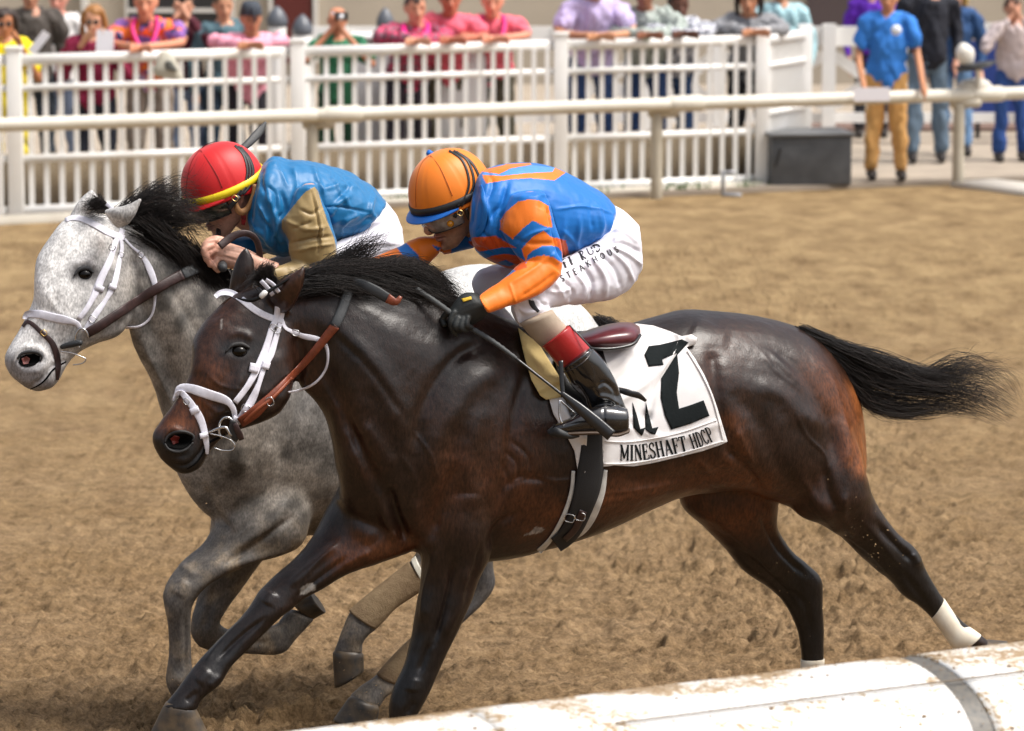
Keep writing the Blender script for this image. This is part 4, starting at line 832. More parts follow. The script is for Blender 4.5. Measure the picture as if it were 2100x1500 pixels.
# ================================================================ TACK: bay
m_tackw = mat("white_webbing", (0.66, 0.65, 0.72), rough=0.5, bump=0.5, bscale=500, dist=0.001, var=0.1, vscale=60)
m_buckle = mat("steel_buckle", (0.55, 0.55, 0.56), rough=0.25, metal=1.0)
m_brass = mat("brass_buckle", (0.75, 0.52, 0.2), rough=0.3, metal=1.0)
m_leather = mat("tan_leather", (0.165, 0.036, 0.014), rough=0.42, var=0.25, vscale=40, bump=0.3, bscale=120)
m_dleather = mat("dark_leather", (0.030, 0.013, 0.012), rough=0.5, var=0.35, vscale=60, bump=0.4, bscale=160)
m_rubber = mat("black_rubber", (0.022, 0.025, 0.028), rough=0.6, bump=0.5, bscale=400, dist=0.001)
def buckle(px, py, bvh, r, ang, parent, m=None, Y=None):
    Y = Y if Y is not None else nearY(bvh, px, py) - .009; P = []
    for k in range(9):
        a = k / 8 * 2 * math.pi; x = math.copysign(abs(math.cos(a)) ** .5, math.cos(a)) * r * 1.25; y = math.copysign(abs(math.sin(a)) ** .5, math.sin(a)) * r
        P.append(W(px + x * math.cos(ang) - y * math.sin(ang), py + x * math.sin(ang) + y * math.cos(ang), Y))
    return mesh_obj("buckle", *tube(P, .0016, m=6, sub=2), m or m_buckle, parent)
br = tag(empty("bridle", W(480, 760, 12.1)), "white webbing bridle with tan leather reins on the dark bay horse", "bridle")
def bs(name, pts, w, m=m_tackw, **kw): return strap(name, pts, w, m, br, bay_bvh, **kw)
bs("browband", [(441,609),(452,601),(470,600),(490,610),(520,634),(550,650),(580,658)], [10,13,13,14,14,14,12])
bs("headpiece", [(535,576),(548,590),(560,606)], 9, off=.01, th=.006); bs("headpiece", [(545,574),(560,584),(572,600)], 8, off=.01, th=.006)
bs("cheekpiece", [(570,628),(566,655),(558,672),(545,715),(528,755),(508,792),(482,826)], [12,12,13,15,14,12,12])
bs("cheekpiece", [(580,640),(573,670),(567,690),(556,725),(541,757),(530,790),(516,822),(498,852),(484,866)], [9,9,12,15,10,10,16,17,14])
bs("keeper", [(523,746),(519,764)], 19, off=.006, th=.006); bs("keeper", [(548,742),(543,757)], 16, off=.006, th=.006); bs("keeper", [(512,834),(504,848)], 20, off=.006, th=.005); bs("keeper", [(489,856),(483,869)], 19, off=.006, th=.005)
bs("noseband", [(362,812),(368,797),(390,797),(430,810),(464,822),(478,838),(482,858)], [10,17,20,20,19,12,10])
bs("lower_noseband", [(355,822),(362,808),(372,806),(385,820),(398,838),(412,862),(420,890),(424,915),(425,932)], [5,10,14,15,16,15,14,11,6])
bs("keeper", [(396,836),(402,848)], 19, off=.006, th=.004); bs("keeper", [(417,888),(419,899)], 17, off=.006, th=.004)
bs("throatlash", [(578,655),(585,672),(600,681),(622,690),(648,695),(664,703),(672,722),(670,752),(656,776),(635,793),(605,803),(590,805)], [7,7,9,12,10,7,5,5,5,5,5,4])
buckle(382, 824, bay_bvh, 5, .9, br); buckle(606, 683, bay_bvh, 6, .3, br); buckle(504, 838, bay_bvh, 7, .4, br); buckle(561, 672, bay_bvh, 6, .4, br); buckle(569, 678, bay_bvh, 6, .4, br)
yb = nearY(bay_bvh, 470, 860) - .02
mesh_obj("bit_ring", *tube([W(465 + 16 * math.cos(a), 880 + 24 * math.sin(a), yb) for a in np.linspace(2.2, 6.0, 14)], [.0015] + [.004] * 12 + [.002], m=8, sub=2), m_buckle, br)
mesh_obj("bit", *tube([W(428, 888, yb), W(445, 880, yb - .004), W(463, 877, yb - .01), W(472, 892, yb - .01), W(478, 891, yb)], [.003,.005,.005,.004,.003], m=8), m_buckle, br)
mesh_obj("bit_loop", *tube([W(x, y, yb - .005) for x, y in [(432,890),(450,894),(470,901),(480,910),(481,918),(474,924),(455,924),(440,919)]], .0024, m=8), m_buckle, br)
strap("chin_strap", [(482,868,yb-.01),(486,880,yb-.01),(492,893,yb-.005),(496,903,yb)], [10,12,14,10], m_dleather, br)
strap("bit_wrap", [(478,862,yb-.004),(476,880,yb-.004),(480,896,yb-.004),(488,903,yb)], [12,14,13,12], mat("black_bit_wrap", (0.012,0.011,0.011), rough=.5), br)
# tan rein, rubber grip over the crest, buckle end
rein = [(492,868),(520,848),(550,820),(580,790),(615,755),(650,715),(670,690),(688,668)]
bs("rein", rein, [22,25,18,15,14,16,18,20], m=m_leather, off=.016, th=.006, smooth=8)
bs("rein", [(500,866),(530,838),(560,815),(600,775)], [6,6,6,5], m=mat("pale_leather", (0.24,0.06,0.025), rough=.45), off=.024, th=.004, smooth=8)
bs("rein_grip", [(686,670),(700,640),(711,610),(716,590),(718,572)], [20,22,21,20,18], m=m_rubber, off=.018, th=.007, smooth=8)
strap("rein_grip", [(724,577,12.22),(745,584,12.2),(770,597,12.19),(797,613,12.19)], [14,20,22,20], m_rubber, br, th=.006)
strap("rein", [(794,612,12.185),(812,620,12.185),(822,608,12.19)], [20,16,7], m_leather, br, th=.006)
buckle(554, 824, bay_bvh, 7, 1.2, br, Y=nearY(bay_bvh, 554, 824) - .03)
mesh_obj("braid_tie", *ptube([(536,608,12.062),(544,600,12.062)], .009, m=8, sub=2), mat("white_tape", (0.7,0.7,0.68), rough=.6), br)
# ---- gray bridle
gb_ = tag(empty("bridle", W(150, 600, 13.0)), "white webbing bridle with dark brown reins on the dapple gray horse", "bridle")
def gs(name, pts, w, m=m_tackw, **kw): return strap(name, pts, w, m, gb_, gray_bvh, **kw)
gs("browband", [(134,452),(148,447),(170,450),(200,464),(225,478),(255,489)], [9,12,13,14,14,12])
gs("cheekpiece", [(252,470),(246,485),(238,495),(232,515),(225,535),(208,570),(196,600),(180,630),(162,655)], [12,12,10,14,15,17,12,11,10])
gs("cheekpiece", [(248,488),(250,510),(246,530),(240,560),(232,588),(214,620),(196,645),(182,668),(174,682)], [8,8,10,12,13,9,13,14,12])
gs("noseband", [(52,655),(56,645),(80,645),(110,652),(140,658),(158,664),(164,675)], [12,16,18,18,18,12,9])
gs("grackle_strap", [(46,670),(56,660),(70,668),(88,685),(104,700),(114,720),(119,745),(118,780)], [6,9,10,11,13,13,12,6], m=m_dleather)
gs("throatlash", [(256,490),(270,506),(287,520),(300,538),(312,565),(318,590),(316,630),(306,655),(285,670),(258,673)], [5,5,9,14,13,6,5,5,5,5])
gs("keeper", [(206,586),(202,597)], 19, off=.006, th=.005); gs("keeper", [(233,584),(229,594)], 16, off=.006, th=.005)
buckle(90, 683, gray_bvh, 5, .8, gb_, m_brass); buckle(230, 508, gray_bvh, 5, .5, gb_); buckle(248, 523, gray_bvh, 5, .2, gb_); buckle(289, 523, gray_bvh, 5, .6, gb_); buckle(189, 655, gray_bvh, 6, .6, gb_)
yg = nearY(gray_bvh, 160, 690) - .02
mesh_obj("bit_ring", *tube([W(168 + 13 * math.cos(a), 694 + 20 * math.sin(a), yg) for a in np.linspace(1.9, 6.2, 14)], .003, m=8, sub=2), m_buckle, gb_)
mesh_obj("bit", *tube([W(127, 712, yg + .01), W(145, 707, yg), W(165, 703, yg - .01)], [.008, .011, .010], m=10), m_rubber, gb_)
mesh_obj("bit_loop", *tube([W(x, y, yg - .004) for x, y in [(125,722),(145,724),(168,732),(176,738),(168,746),(150,749)]], .0022, m=8), m_buckle, gb_)
handY = 13.16
gs("rein", [(178,684),(200,672),(230,652),(260,632),(300,606),(340,582),(375,563)], [20,20,19,19,20,21,22], m=m_dleather, off=.02, th=.006, smooth=8)
gs("rein_grip", [(374,564),(395,553),(416,542),(438,532)], [22,24,25,22], m=m_rubber, off=.03, th=.007, smooth=8)
strap("rein", [(450,506,13.1),(470,490,13.12),(490,480,13.13),(510,480,13.14),(525,492,13.15),(532,515,13.16),(532,545,13.18)], [16,17,15,13,13,14,13], m_dleather, gb_, th=.005)
strap("crown_tie", [(218,418,12.98),(226,424,12.96),(232,430,12.95)], [8,9,7], m_tackw, gb_, th=.004)
# ================================================================ saddle cloth, saddle, girth
m_cloth = mat("white_cotton", (0.76, 0.75, 0.76), rough=0.8, var=0.5, vscale=7, var2=(0.5, 0.45, 0.40), bump=0.4, bscale=600, dist=0.001, bump2=0.35, b2scale=14)
def fold(px, py):
    b = 0 * px
    for pts, r, a in [([(1200,800),(1260,740),(1310,690)], 10, .014), ([(1210,830),(1290,760),(1340,700)], 9, -.010), ([(1230,850),(1320,790),(1385,725)], 8, .010), ([(1405,690),(1380,740),(1345,800),(1330,860)], 5, -.016), ([(1395,700),(1360,760),(1330,840)], 8, .014),
                      ([(1200,900),(1240,870),(1290,880)], 10, .010), ([(1300,860),(1330,890),(1400,900),(1470,870)], 8, .006), ([(1400,690),(1425,695)], 12, .022), ([(1250,700),(1300,720)], 10, .008), ([(1210,900),(1225,940)], 7, .008), ([(1290,690),(1330,670)], 12, .006), ([(1150,830),(1200,900)], 8, .01)]:
        b = b + a * np.exp(-(pdist(px, py, catmull(np.array(pts, float), 3))[0] / r) ** 2)
    return b + .0025 * np.sin(px * .11 + py * .05) * np.exp(-(pdist(px, py, [(1260,950),(1380,945),(1490,905)])[0] / 22) ** 2)
sc_ = tag(empty("saddle_cloth", W(1330, 800, 12.6)), "white saddle cloth with black number 2 and race name on the bay horse", "saddle cloth")
cloth_poly = [(1118,790),(1150,768),(1180,700),(1230,672),(1306,664),(1340,668),(1375,680),(1398,690),(1418,686),(1430,693),(1426,707),(1408,712),(1425,735),(1445,770),(1462,810),(1472,840),(1492,906),(1480,912),(1440,926),(1390,938),(1340,950),(1300,957),(1260,955),(1235,958),(1232,890),(1205,880),(1200,970),(1185,968),(1178,925),(1160,890),(1135,850)]
cloth = patch("cloth", cloth_poly, m_cloth, sc_, bay_bvh, off=.010, th=.006, sp=5.0, bump=fold, smooth=6)
cme = cloth.data; cV = np.array([v.co[:] for v in cme.vertices]); cF = [list(p.vertices) for p in cme.polygons]; cloth_bvh = bvh_of(cV, cF)
m_num = mat("black_twill", (0.010, 0.013, 0.014), rough=0.9, bump=0.5, bscale=90, dist=0.002, spec=0.15)
def Z5(L): return [(1050 + x * .3666, 600 + y * .3666) for x, y in L]
patch("number", Z5([(740,350),(765,300),(830,292),(900,275),(950,262),(988,280),(925,350),(935,450),(922,560),(935,650),(1000,630),(1072,603),(1105,690),(1000,735),(890,768),(855,690),(832,590),(835,480),(905,370),(925,338),(840,375),(848,405),(765,415)]), m_num, sc_, cloth_bvh, off=.001, th=.0015, sp=5)
patch("emblem", Z5([(675,615),(700,690),(718,765),(748,755),(728,803),(700,780),(680,755),(678,700)]), m_num, sc_, cloth_bvh, off=.001, th=.0015, sp=5)
patch("emblem", Z5([(750,615),(765,680),(785,760),(820,752),(802,795),(775,790),(748,770),(745,700)]), m_num, sc_, cloth_bvh, off=.001, th=.0015, sp=5)
# serif race name built from strokes
SER = {  # unit letters: strokes (x0,y0,x1,y1,w), y up; arcs as polylines
 'M': (1.0, [([(.12,0),(.12,1)],.07), ([(.88,0),(.88,1)],.14), ([(.12,1),(.5,.12)],.15), ([(.88,1),(.5,.12)],.07), ([(0,0),(.26,0)],.06), ([(.72,0),(1,0)],.06), ([(0,1),(.2,1)],.06), ([(.8,1),(1,1)],.06)]),
 'I': (.42, [([(.21,0),(.21,1)],.16), ([(0,0),(.42,0)],.06), ([(0,1),(.42,1)],.06)]),
 'N': (.85, [([(.12,0),(.12,1)],.07), ([(.73,0),(.73,1)],.07), ([(.12,1),(.73,0)],.16), ([(0,0),(.25,0)],.06), ([(0,1),(.2,1)],.06), ([(.6,1),(.85,1)],.06)]),
 'E': (.7, [([(.15,0),(.15,1)],.16), ([(0,0),(.68,0)],.07), ([(0,1),(.66,1)],.07), ([(.15,.52),(.5,.52)],.06), ([(.68,0),(.68,.26)],.06), ([(.66,1),(.66,.78)],.06), ([(.5,.4),(.5,.64)],.05)]),
 'S': (.65, [([(.58,.78),(.55,.95),(.32,1.0),(.10,.86),(.12,.66),(.34,.52),(.54,.38),(.58,.16),(.34,0),(.10,.06),(.05,.25)],.12), ([(.6,.75),(.6,1)],.05), ([(.04,0),(.04,.27)],.05)]),
 'H': (.85, [([(.14,0),(.14,1)],.15), ([(.71,0),(.71,1)],.15), ([(.14,.5),(.71,.5)],.06), ([(0,0),(.28,0)],.06), ([(0,1),(.28,1)],.06), ([(.57,0),(.85,0)],.06), ([(.57,1),(.85,1)],.06)]),
 'A': (.85, [([(.1,0),(.42,1)],.07), ([(.42,1),(.75,0)],.16), ([(.2,.34),(.62,.34)],.06), ([(0,0),(.22,0)],.06), ([(.6,0),(.88,0)],.06)]),
 'F': (.66, [([(.15,0),(.15,1)],.16), ([(0,0),(.32,0)],.06), ([(0,1),(.64,1)],.07), ([(.15,.5),(.48,.5)],.06), ([(.64,1),(.64,.76)],.06), ([(.48,.38),(.48,.62)],.05)]),
 'T': (.72, [([(.36,0),(.36,1)],.16), ([(.2,0),(.52,0)],.06), ([(0,1),(.72,1)],.07), ([(.02,1),(.02,.76)],.06), ([(.70,1),(.70,.76)],.06)]),
 'D': (.78, [([(.15,0),(.15,1)],.15), ([(0,0),(.4,0),(.66,.16),(.7,.5),(.66,.84),(.4,1),(0,1)],.10)]),
 'C': (.72, [([(.66,.75),(.56,.95),(.36,1),(.14,.82),(.08,.5),(.14,.18),(.36,0),(.56,.05),(.68,.24)],.12), ([(.68,.72),(.68,.98)],.05)]),
 'P': (.68, [([(.15,0),(.15,1)],.15), ([(0,1),(.4,1),(.6,.9),(.62,.74),(.58,.56),(.4,.48),(.15,.48)],.09), ([(0,0),(.32,0)],.06)]), ' ': (.4, [])}
def stroke_text(txt, base, height, m, parent, bvh, name, sx=0.62, font=SER, wt=1.0, off=.001, gap=.16, slant=None):
    """baseline polyline in px; letters stand perpendicular to it"""
    B = catmull(np.array(base, float), 8); L = np.r_[0, np.cumsum(np.hypot(*np.diff(B, axis=0).T))]
    tw = sum(font[c][0] + gap for c in txt) - gap; u = L[-1] / tw; pos = 0; parts = []
    for c in txt:
        adv, st = font[c]
        for pl, w in st:
            pl = catmull(np.array(pl, float), 3) if len(pl) > 2 else np.array(pl, float); q = []
            for x, y in pl:
                s = (pos + x) * u; bx_ = np.interp(s, L, B[:, 0]); by_ = np.interp(s, L, B[:, 1]); tx = np.interp(min(s + 2, L[-1]), L, B[:, 0]) - np.interp(max(s - 2, 0), L, B[:, 0]); ty = np.interp(min(s + 2, L[-1]), L, B[:, 1]) - np.interp(max(s - 2, 0), L, B[:, 1]); n = math.hypot(tx, ty)
                ux, uy = (ty / n, -tx / n) if slant is None else slant
                q.append((bx_ + ux * y * height, by_ + uy * y * height))
            try: parts.append(strap_mesh(q if len(q) > 2 else [q[0], ((q[0][0] + q[1][0]) / 2, (q[0][1] + q[1][1]) / 2), q[1]], w * u * wt if abs(pl[0][0] - pl[-1][0]) < .05 or len(pl) > 2 else w * height * sx * wt, bvh, off=off, th=.001, step=3, smooth=1, strict=True))
            except RuntimeError: pass
        pos += adv + gap
    V, F = combine(parts); return mesh_obj(name, V, F, m, parent)
stroke_text("MINESHAFT", [(1272,944),(1310,944),(1350,938),(1410,925)], 31, m_num, sc_, cloth_bvh, "lettering", wt=1.5)
stroke_text("HDCP", [(1422,921),(1442,914),(1466,903)], 30, m_num, sc_, cloth_bvh, "lettering", wt=1.5)
bs2 = lambda name, pts, w, m, parent, **kw: strap(name, pts, w, m, parent, cloth_bvh, **kw)
bs2("hem", [(1238,952),(1300,950),(1390,932),(1484,905)], 3, m_cloth, sc_, off=.002, th=.002); bs2("hem", [(1240,906),(1300,906),(1390,889),(1470,862)], 2, m_cloth, sc_, off=.002, th=.002); bs2("hem", [(1410,720),(1440,770),(1462,820),(1484,904)], 3, m_cloth, sc_, off=.002, th=.002)
# yellow chamois
ch = tag(empty("chamois_cloth", W(1100, 760, 12.45)), "folded yellow cloth showing in front of the white saddle cloth", "cloth")
m_yel = mat("yellow_cloth", (0.62, 0.47, 0.20), rough=0.85, bump=0.4, bscale=300, var=0.12, vscale=10)
patch("cloth", [(1062,672),(1085,690),(1105,705),(1130,745),(1152,780),(1150,815),(1120,820),(1108,812),(1090,780),(1075,730)], m_yel, ch, bay_bvh, off=.016, th=.010, sp=5, smooth=4, bump=lambda x, y: .012 * np.exp(-(pdist(x, y, [(1070,690),(1110,770),(1150,780)])[0] / 7) ** 2) + .01 * np.exp(-(pdist(x, y, [(1105,800),(1150,780)])[0] / 6) ** 2))
# girth
gi = tag(empty("girth", W(1200, 1000, 12.5)), "black elastic girth with pale edges round the bay horse's belly", "girth")
m_girth = mat("black_elastic", (0.012, 0.012, 0.013), rough=0.75, bump=0.4, bscale=300)
m_gedge = mat("pale_felt", (0.50, 0.49, 0.46), rough=0.8, var=0.15, vscale=30)
def gstrap(name, pts, w, m, **kw): return strap(name, pts, w, m, gi, bay_bvh, **kw)
gstrap("felt_edge", [(1176,966),(1172,1010),(1155,1060),(1130,1105),(1105,1132)], [8,9,9,9,12], m_gedge, off=.006, th=.005)
gstrap("felt_edge", [(1242,964),(1234,1010),(1215,1060),(1190,1092),(1150,1112)], [8,14,16,16,14], m_gedge, off=.006, th=.005)
gstrap("webbing", [(1214,880),(1213,930),(1209,980),(1200,1020),(1182,1070),(1162,1100),(1140,1118)], [42,44,54,52,44,40,34], m_girth, off=.014, th=.006)
gstrap("buckle_strap", [(1196,1048),(1180,1085),(1158,1108)], [16,14,12], m_dleather, off=.022, th=.004); 
for x in (1168, 1190): buckle(x, 1060 + (1190 - x) * .15, bay_bvh, 8, .2, gi, Y=nearY(bay_bvh, x, 1060) - .03)
# saddle
sd_ = tag(empty("saddle", W(1240, 690, 12.6)), "small maroon racing saddle with black girth strap and stirrup under the orange jockey", "saddle")
m_mar = mat("maroon_leather", (0.09, 0.016, 0.022), rough=0.3, coat=0.25, var=0.2, vscale=30)
m_blk = mat("black_leather", (0.010, 0.010, 0.011), rough=0.3, coat=0.3, bump=0.3, bscale=200)
Vs, Fs = loft([(1180,690,1192,706,12.56,.09),(1220,676,1228,708,12.57,.11),(1262,666,1268,708,12.60,.12),(1295,665,1300,703,12.62,.11),(1312,672,1312,692,12.64,.07)], m=28, e=2.6)
mesh_obj("seat", Vs, Fs, m_mar, sd_)
mesh_obj("seat_edge", *ptube([(1196,712,12.46),(1225,716,12.45),(1262,715,12.47),(1298,706,12.50),(1313,688,12.55)], .006, m=8), m_blk, sd_)
patch("flap", [(1150,700),(1200,700),(1236,718),(1244,745),(1240,790),(1215,860),(1180,880),(1165,840),(1150,790),(1138,740)], m_blk, sd_, bay_bvh, off=.022, th=.012, sp=7, smooth=6)
strap("billet", [(1262,798,12.42),(1290,806,12.41),(1310,812,12.42),(1325,823,12.44)], [10,14,14,6], m_blk, sd_, th=.006)
strap("stirrup_leather", [(1150,740,12.26),(1152,780,12.25),(1155,815,12.24)], [10,10,9], m_blk, sd_, th=.004)
mesh_obj("stirrup", *combine([tube([W(1148,822,12.23), W(1147,850,12.225), W(1152,868,12.22)], .0035, m=8), tube([W(1150,822,12.30), W(1190,860,12.33), W(1188,880,12.34)], .0035, m=8)]), m_buckle, sd_)
mesh_obj("tread", *loft([(1122,884,1132,894,12.28,.03),(1140,872,1150,898,12.26,.035),(1165,880,1172,900,12.27,.035),(1184,890,1188,896,12.28,.025)], m=20), m_rubber, sd_)
# leg wraps
def wrap(label, L, m, Y, dy):
    w_ = tag(empty("leg_bandage", W(L[0][0], L[0][1], Y(L[0][0]) + dy)), label, "leg bandage"); V, F = loft(sec(L, Y, dy), m=28, sub=6); return w_, V, F
m_bw = mat("white_bandage", (0.72, 0.68, 0.58), rough=0.8, bump=0.4, bscale=300, var=0.4, vscale=18, var2=(0.5, 0.36, 0.2))
m_bb = mat("muddy_bandage", (0.15, 0.095, 0.048), rough=0.85, bump=0.6, bscale=200, var=0.5, vscale=14, var2=(0.34, 0.25, 0.14), bump2=0.5, b2scale=50)
w1, V, F = wrap("white bandage on the bay horse's trailing near hind leg", [(1909,1268,1937,1228,.037),(1928,1293,1953,1252,.036),(1943,1315,1972,1276,.037),(1955,1330,1995,1290,.042),(1972,1334,2012,1302,.040)], m_bw, YB, -0.13); mesh_obj("wrap", V, F, m_bw, w1)
w2, V, F = wrap("white bandage just showing over the rail on the bay horse's other hind leg", [(1642,1353,1691,1352,.036),(1640,1390,1691,1390,.036),(1636,1430,1696,1430,.043)], m_bw, YB, .14); mesh_obj("wrap", V, F, m_bw, w2)
w3, V, F = wrap("mud-brown bandage on the gray horse's lifted hind leg", [(838,1152,878,1196,.045),(818,1168,862,1214,.041),(770,1206,815,1246,.038),(738,1232,790,1272,.038),(716,1252,772,1290,.040)], m_bb, YG, -0.42); mesh_obj("wrap", V, F, m_bb, w3)
w4, V, F = wrap("mud-brown bandage on the gray horse's lower hind leg behind the bay foreleg", [(880,1275,930,1292,.04),(836,1314,882,1336,.038),(800,1350,846,1374,.038),(772,1382,818,1404,.04)], m_bb, YG, -0.25); mesh_obj("wrap", V, F, m_bb, w4)
mesh_obj("tape", *loft(sec([(852,1140,878,1190,.047),(843,1148,870,1198,.047)], YG, -0.42), m=24), mat("shiny_tape", (0.6,0.58,0.5), rough=.25), w3)
# ================================================================ JOCKEYS
def shrink(L, k=0.76):
    return [((a + c) / 2 + (a - c) / 2 * k, (b + d) / 2 + (b - d) / 2 * k, (a + c) / 2 - (a - c) / 2 * k, (b + d) / 2 - (b - d) / 2 * k, Y, r * k) for a, b, c, d, Y, r in L]
def secY(L, Y0, sl=0.00072, x0=1100):
    return [(a, b, c, d, Y0 + ((a + c) / 2 - x0) * sl, r) for a, b, c, d, r in L]
def wrinkle(amp, sc, an=(1, 1, 1)):
    def f(V):
        P = V * np.array(an) * sc; r = 1 - np.abs(fbm(P, 3)); return amp * (r - .6) + amp * .5 * fbm(P * 2.7 + 9, 2)
    return f
def helmet(H, M, s, mcap, mband, mvis, parent, rx=.138, ry=.116, rz=.150, zc=.028, seams=6):
    n = 108; R = []
    for k in range(26):
        a = k / 25 * math.pi / 2 * .985; t = np.linspace(0, 2 * math.pi, n, endpoint=False)
        rr = math.cos(a) ** .86; z = math.sin(a) ** .95
        sm = 1 - .014 * np.exp(-(((t * seams / (2 * math.pi)) % 1 - .5) / .022) ** 2)
        R.append(np.stack([rx * rr * np.cos(t) * sm - .004, ry * rr * np.sin(t) * sm, zc + rz * z * (1 - .0 * t)], -1))
    # lower edge curls: sides dip to the ears, back lower
    base = [r.copy() for r in R]
    for r in base[:6]: r[:, 2] -= 0
    skirt = []
    t = np.linspace(0, 2 * math.pi, n, endpoint=False)
    dip = .012 + .030 * np.clip(-np.cos(t), 0, 1)
    for f in (1.0, .5): skirt.append(np.stack([rx * (1.01 if f == 1 else 1.008) * np.cos(t) - .004, ry * 1.01 * np.sin(t), zc - dip * f], -1))
    inner = [np.stack([rx * .93 * np.cos(t) - .004, ry * .92 * np.sin(t), zc - dip], -1)]
    V, F = rings_to_mesh(np.array(inner + skirt + base)); Vd = tf(V, M, H, s); o = mesh_obj("helmet", Vd, F, mcap, parent); hbvh = bvh_of(Vd, F)
    def ringband(z0, z1, a0, a1, grow, m, nm, th=.002):
        tt = np.linspace(a0, a1, 36); R = []
        for a in tt:
            def pt(z, g):
                sz = np.clip((z - zc) / rz, 0, .99); al = math.asin(sz ** (1 / .95)) if z > zc else 0; rr = math.cos(al) ** .86
                return np.array([(rx * rr + g) * math.cos(a) - .004, (ry * rr + g) * math.sin(a), z])
            R.append([pt(z0, 0), pt(z0, grow), pt((z0 + z1) / 2, grow + .001), pt(z1, grow), pt(z1, 0)])
        V, F = rings_to_mesh(np.array(R)); return mesh_obj(nm, tf(V, M, H, s), F, m, parent)
    ringband(zc + .002, zc + .026, -math.pi, math.pi, .004, mband, "hat_band")
    # visor
    R = []
    for a in np.linspace(-1.25, 1.25, 30):
        e = .026 * max(0, math.cos(a * 1.2)) ** .6; ca, sa = math.cos(a), math.sin(a)
        z = zc + .001 - .014 * math.cos(a)
        p0 = np.array([rx * ca - .006, ry * sa, zc + .004]); p1 = np.array([(rx + e) * ca - .004, (ry + e * .6) * sa, z])
        R.append([p0 + (0, 0, .001), (p0 + p1) / 2 + (0, 0, .003), p1 + (0, 0, .002), p1 + (.002 * ca, 0, 0), p1 + (0, 0, -.002), (p0 + p1) / 2 - (0, 0, .001), p0 + (0, 0, -.004)])
    V, F = rings_to_mesh(np.array(R)); mesh_obj("visor", tf(V, M, H, s), F, mvis, parent)
    # button on top
    return o, hbvh
def goggles(H, M, s, mlens, mframe, parent, z0=-.044, z1=.026):
    R = []; rx, ry = .119, .092
    for a in np.linspace(-1.35, 1.35, 32):
        nose = .018 * math.exp(-(a / .22) ** 2); zz0 = z0 + nose + .006 * abs(a); c, s_ = math.cos(a), math.sin(a)
        R.append([(x * c, y * s_, z) for x, y, z in [(rx - .012, ry - .010, z1), (rx, ry, z1 - .002), (rx + .004, ry + .003, (z1 + zz0) / 2), (rx - .002, ry - .001, zz0 + .002), (rx - .014, ry - .012, zz0)]])
    R = np.array(R); V, F = rings_to_mesh(R); mesh_obj("goggles", tf(V, M, H, s), F, mlens, parent)
    for k in (0, 3):
        P = R[:, 1 if k == 0 else 3]; mesh_obj("goggle_rim", *tube(tf(P, M, H, s)[::2], .0022, m=6, sub=2), mframe, parent)
def headcol(V, tone, H, M, stub=0.0, red=0.15):
    L = (V - H) @ M; n = fbm(V * 40, 3); c = np.ones((len(V), 3)) * np.array(tone)
    def g(p, r): return np.exp(-((L - p) ** 2).sum(1) / r ** 2)
    for sgn in (-1, 1):
        c = blend(c, g((.07, sgn * .045, -.035), .028) * red, (0.55, .16, .10)); c = blend(c, g((-.015, sgn * .085, 0), .03) * .35, (.6, .2, .13))
    c = blend(c, g((.11, 0, -.03), .02) * .3, (.5, .15, .1))
    c = blend(c, np.clip(g((.093, 0, -.062), .012) + g((.093, .012, -.064), .011) + g((.093, -.012, -.064), .011) + g((.092, 0, -.077), .012) + g((.09, .012, -.076), .010) + g((.09, -.012, -.076), .010), 0, 1) * .6, (.42, .13, .11))
    c = blend(c, np.exp(-((L[:, 2] + .0695) / .0022) ** 2) * (L[:, 0] > .07) * (np.abs(L[:, 1]) < .027) * .8, (.06, .02, .02))
    jaw = np.clip((-L[:, 2] - .045) / .03, 0, 1) * (L[:, 0] > .0) + g((.09, 0, -.05), .015)
    c = blend(c, np.clip(jaw, 0, 1) * stub * (1 + .4 * n), (.12, .08, .065))
    return c * (1 + .08 * n[:, None])
# ------------------------------------------------ jockey 1 (orange and blue)
j1 = tag(empty("person", W(1100, 500, 12.6)), "jockey in orange and blue silks crouched over the bay horse, gloved hand holding a whip", "person")
J1Y = 12.60
t1 = secY([(968,392,962,470,.09),(990,352,975,512,.15),(1040,338,1008,536,.19),(1100,337,1066,552,.205),(1150,350,1128,546,.20),(1195,374,1170,526,.19),(1235,398,1213,510,.175),(1262,424,1246,484,.15)], J1Y)
a1 = secY([(1050,400,1118,395,.065),(1030,440,1130,428,.072),(1026,470,1137,458,.070),(1046,505,1148,492,.066),(1066,532,1154,530,.06),(1085,560,1150,566,.05)], J1Y - .20)
a1 = [(a, b, c, d, Y - .012 * i, r) for i, (a, b, c, d, Y, r) in enumerate(a1)]
f1 = secY([(1108,524,1152,562,.052),(1066,542,1120,596,.052),(1026,578,1078,616,.046),(992,600,1020,636,.040),(982,608,1002,641,.038)], J1Y - .27)
f1 = [(a, b, c, d, Y - .012 * i, r) for i, (a, b, c, d, Y, r) in enumerate(f1)]
a1f = secY([(975,430,1000,500,.07),(932,462,955,512,.06),(893,484,912,522,.05)], J1Y + .16); f1f = secY([(903,484,900,520,.045),(860,487,872,546,.05),(812,508,835,556,.046),(768,528,795,562,.042),(742,540,752,566,.036)], J1Y + .14)
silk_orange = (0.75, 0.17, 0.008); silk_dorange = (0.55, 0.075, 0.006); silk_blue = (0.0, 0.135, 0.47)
def Z3(L): return [(750 + x * .30952, 280 + y * .30952) for x, y in L]
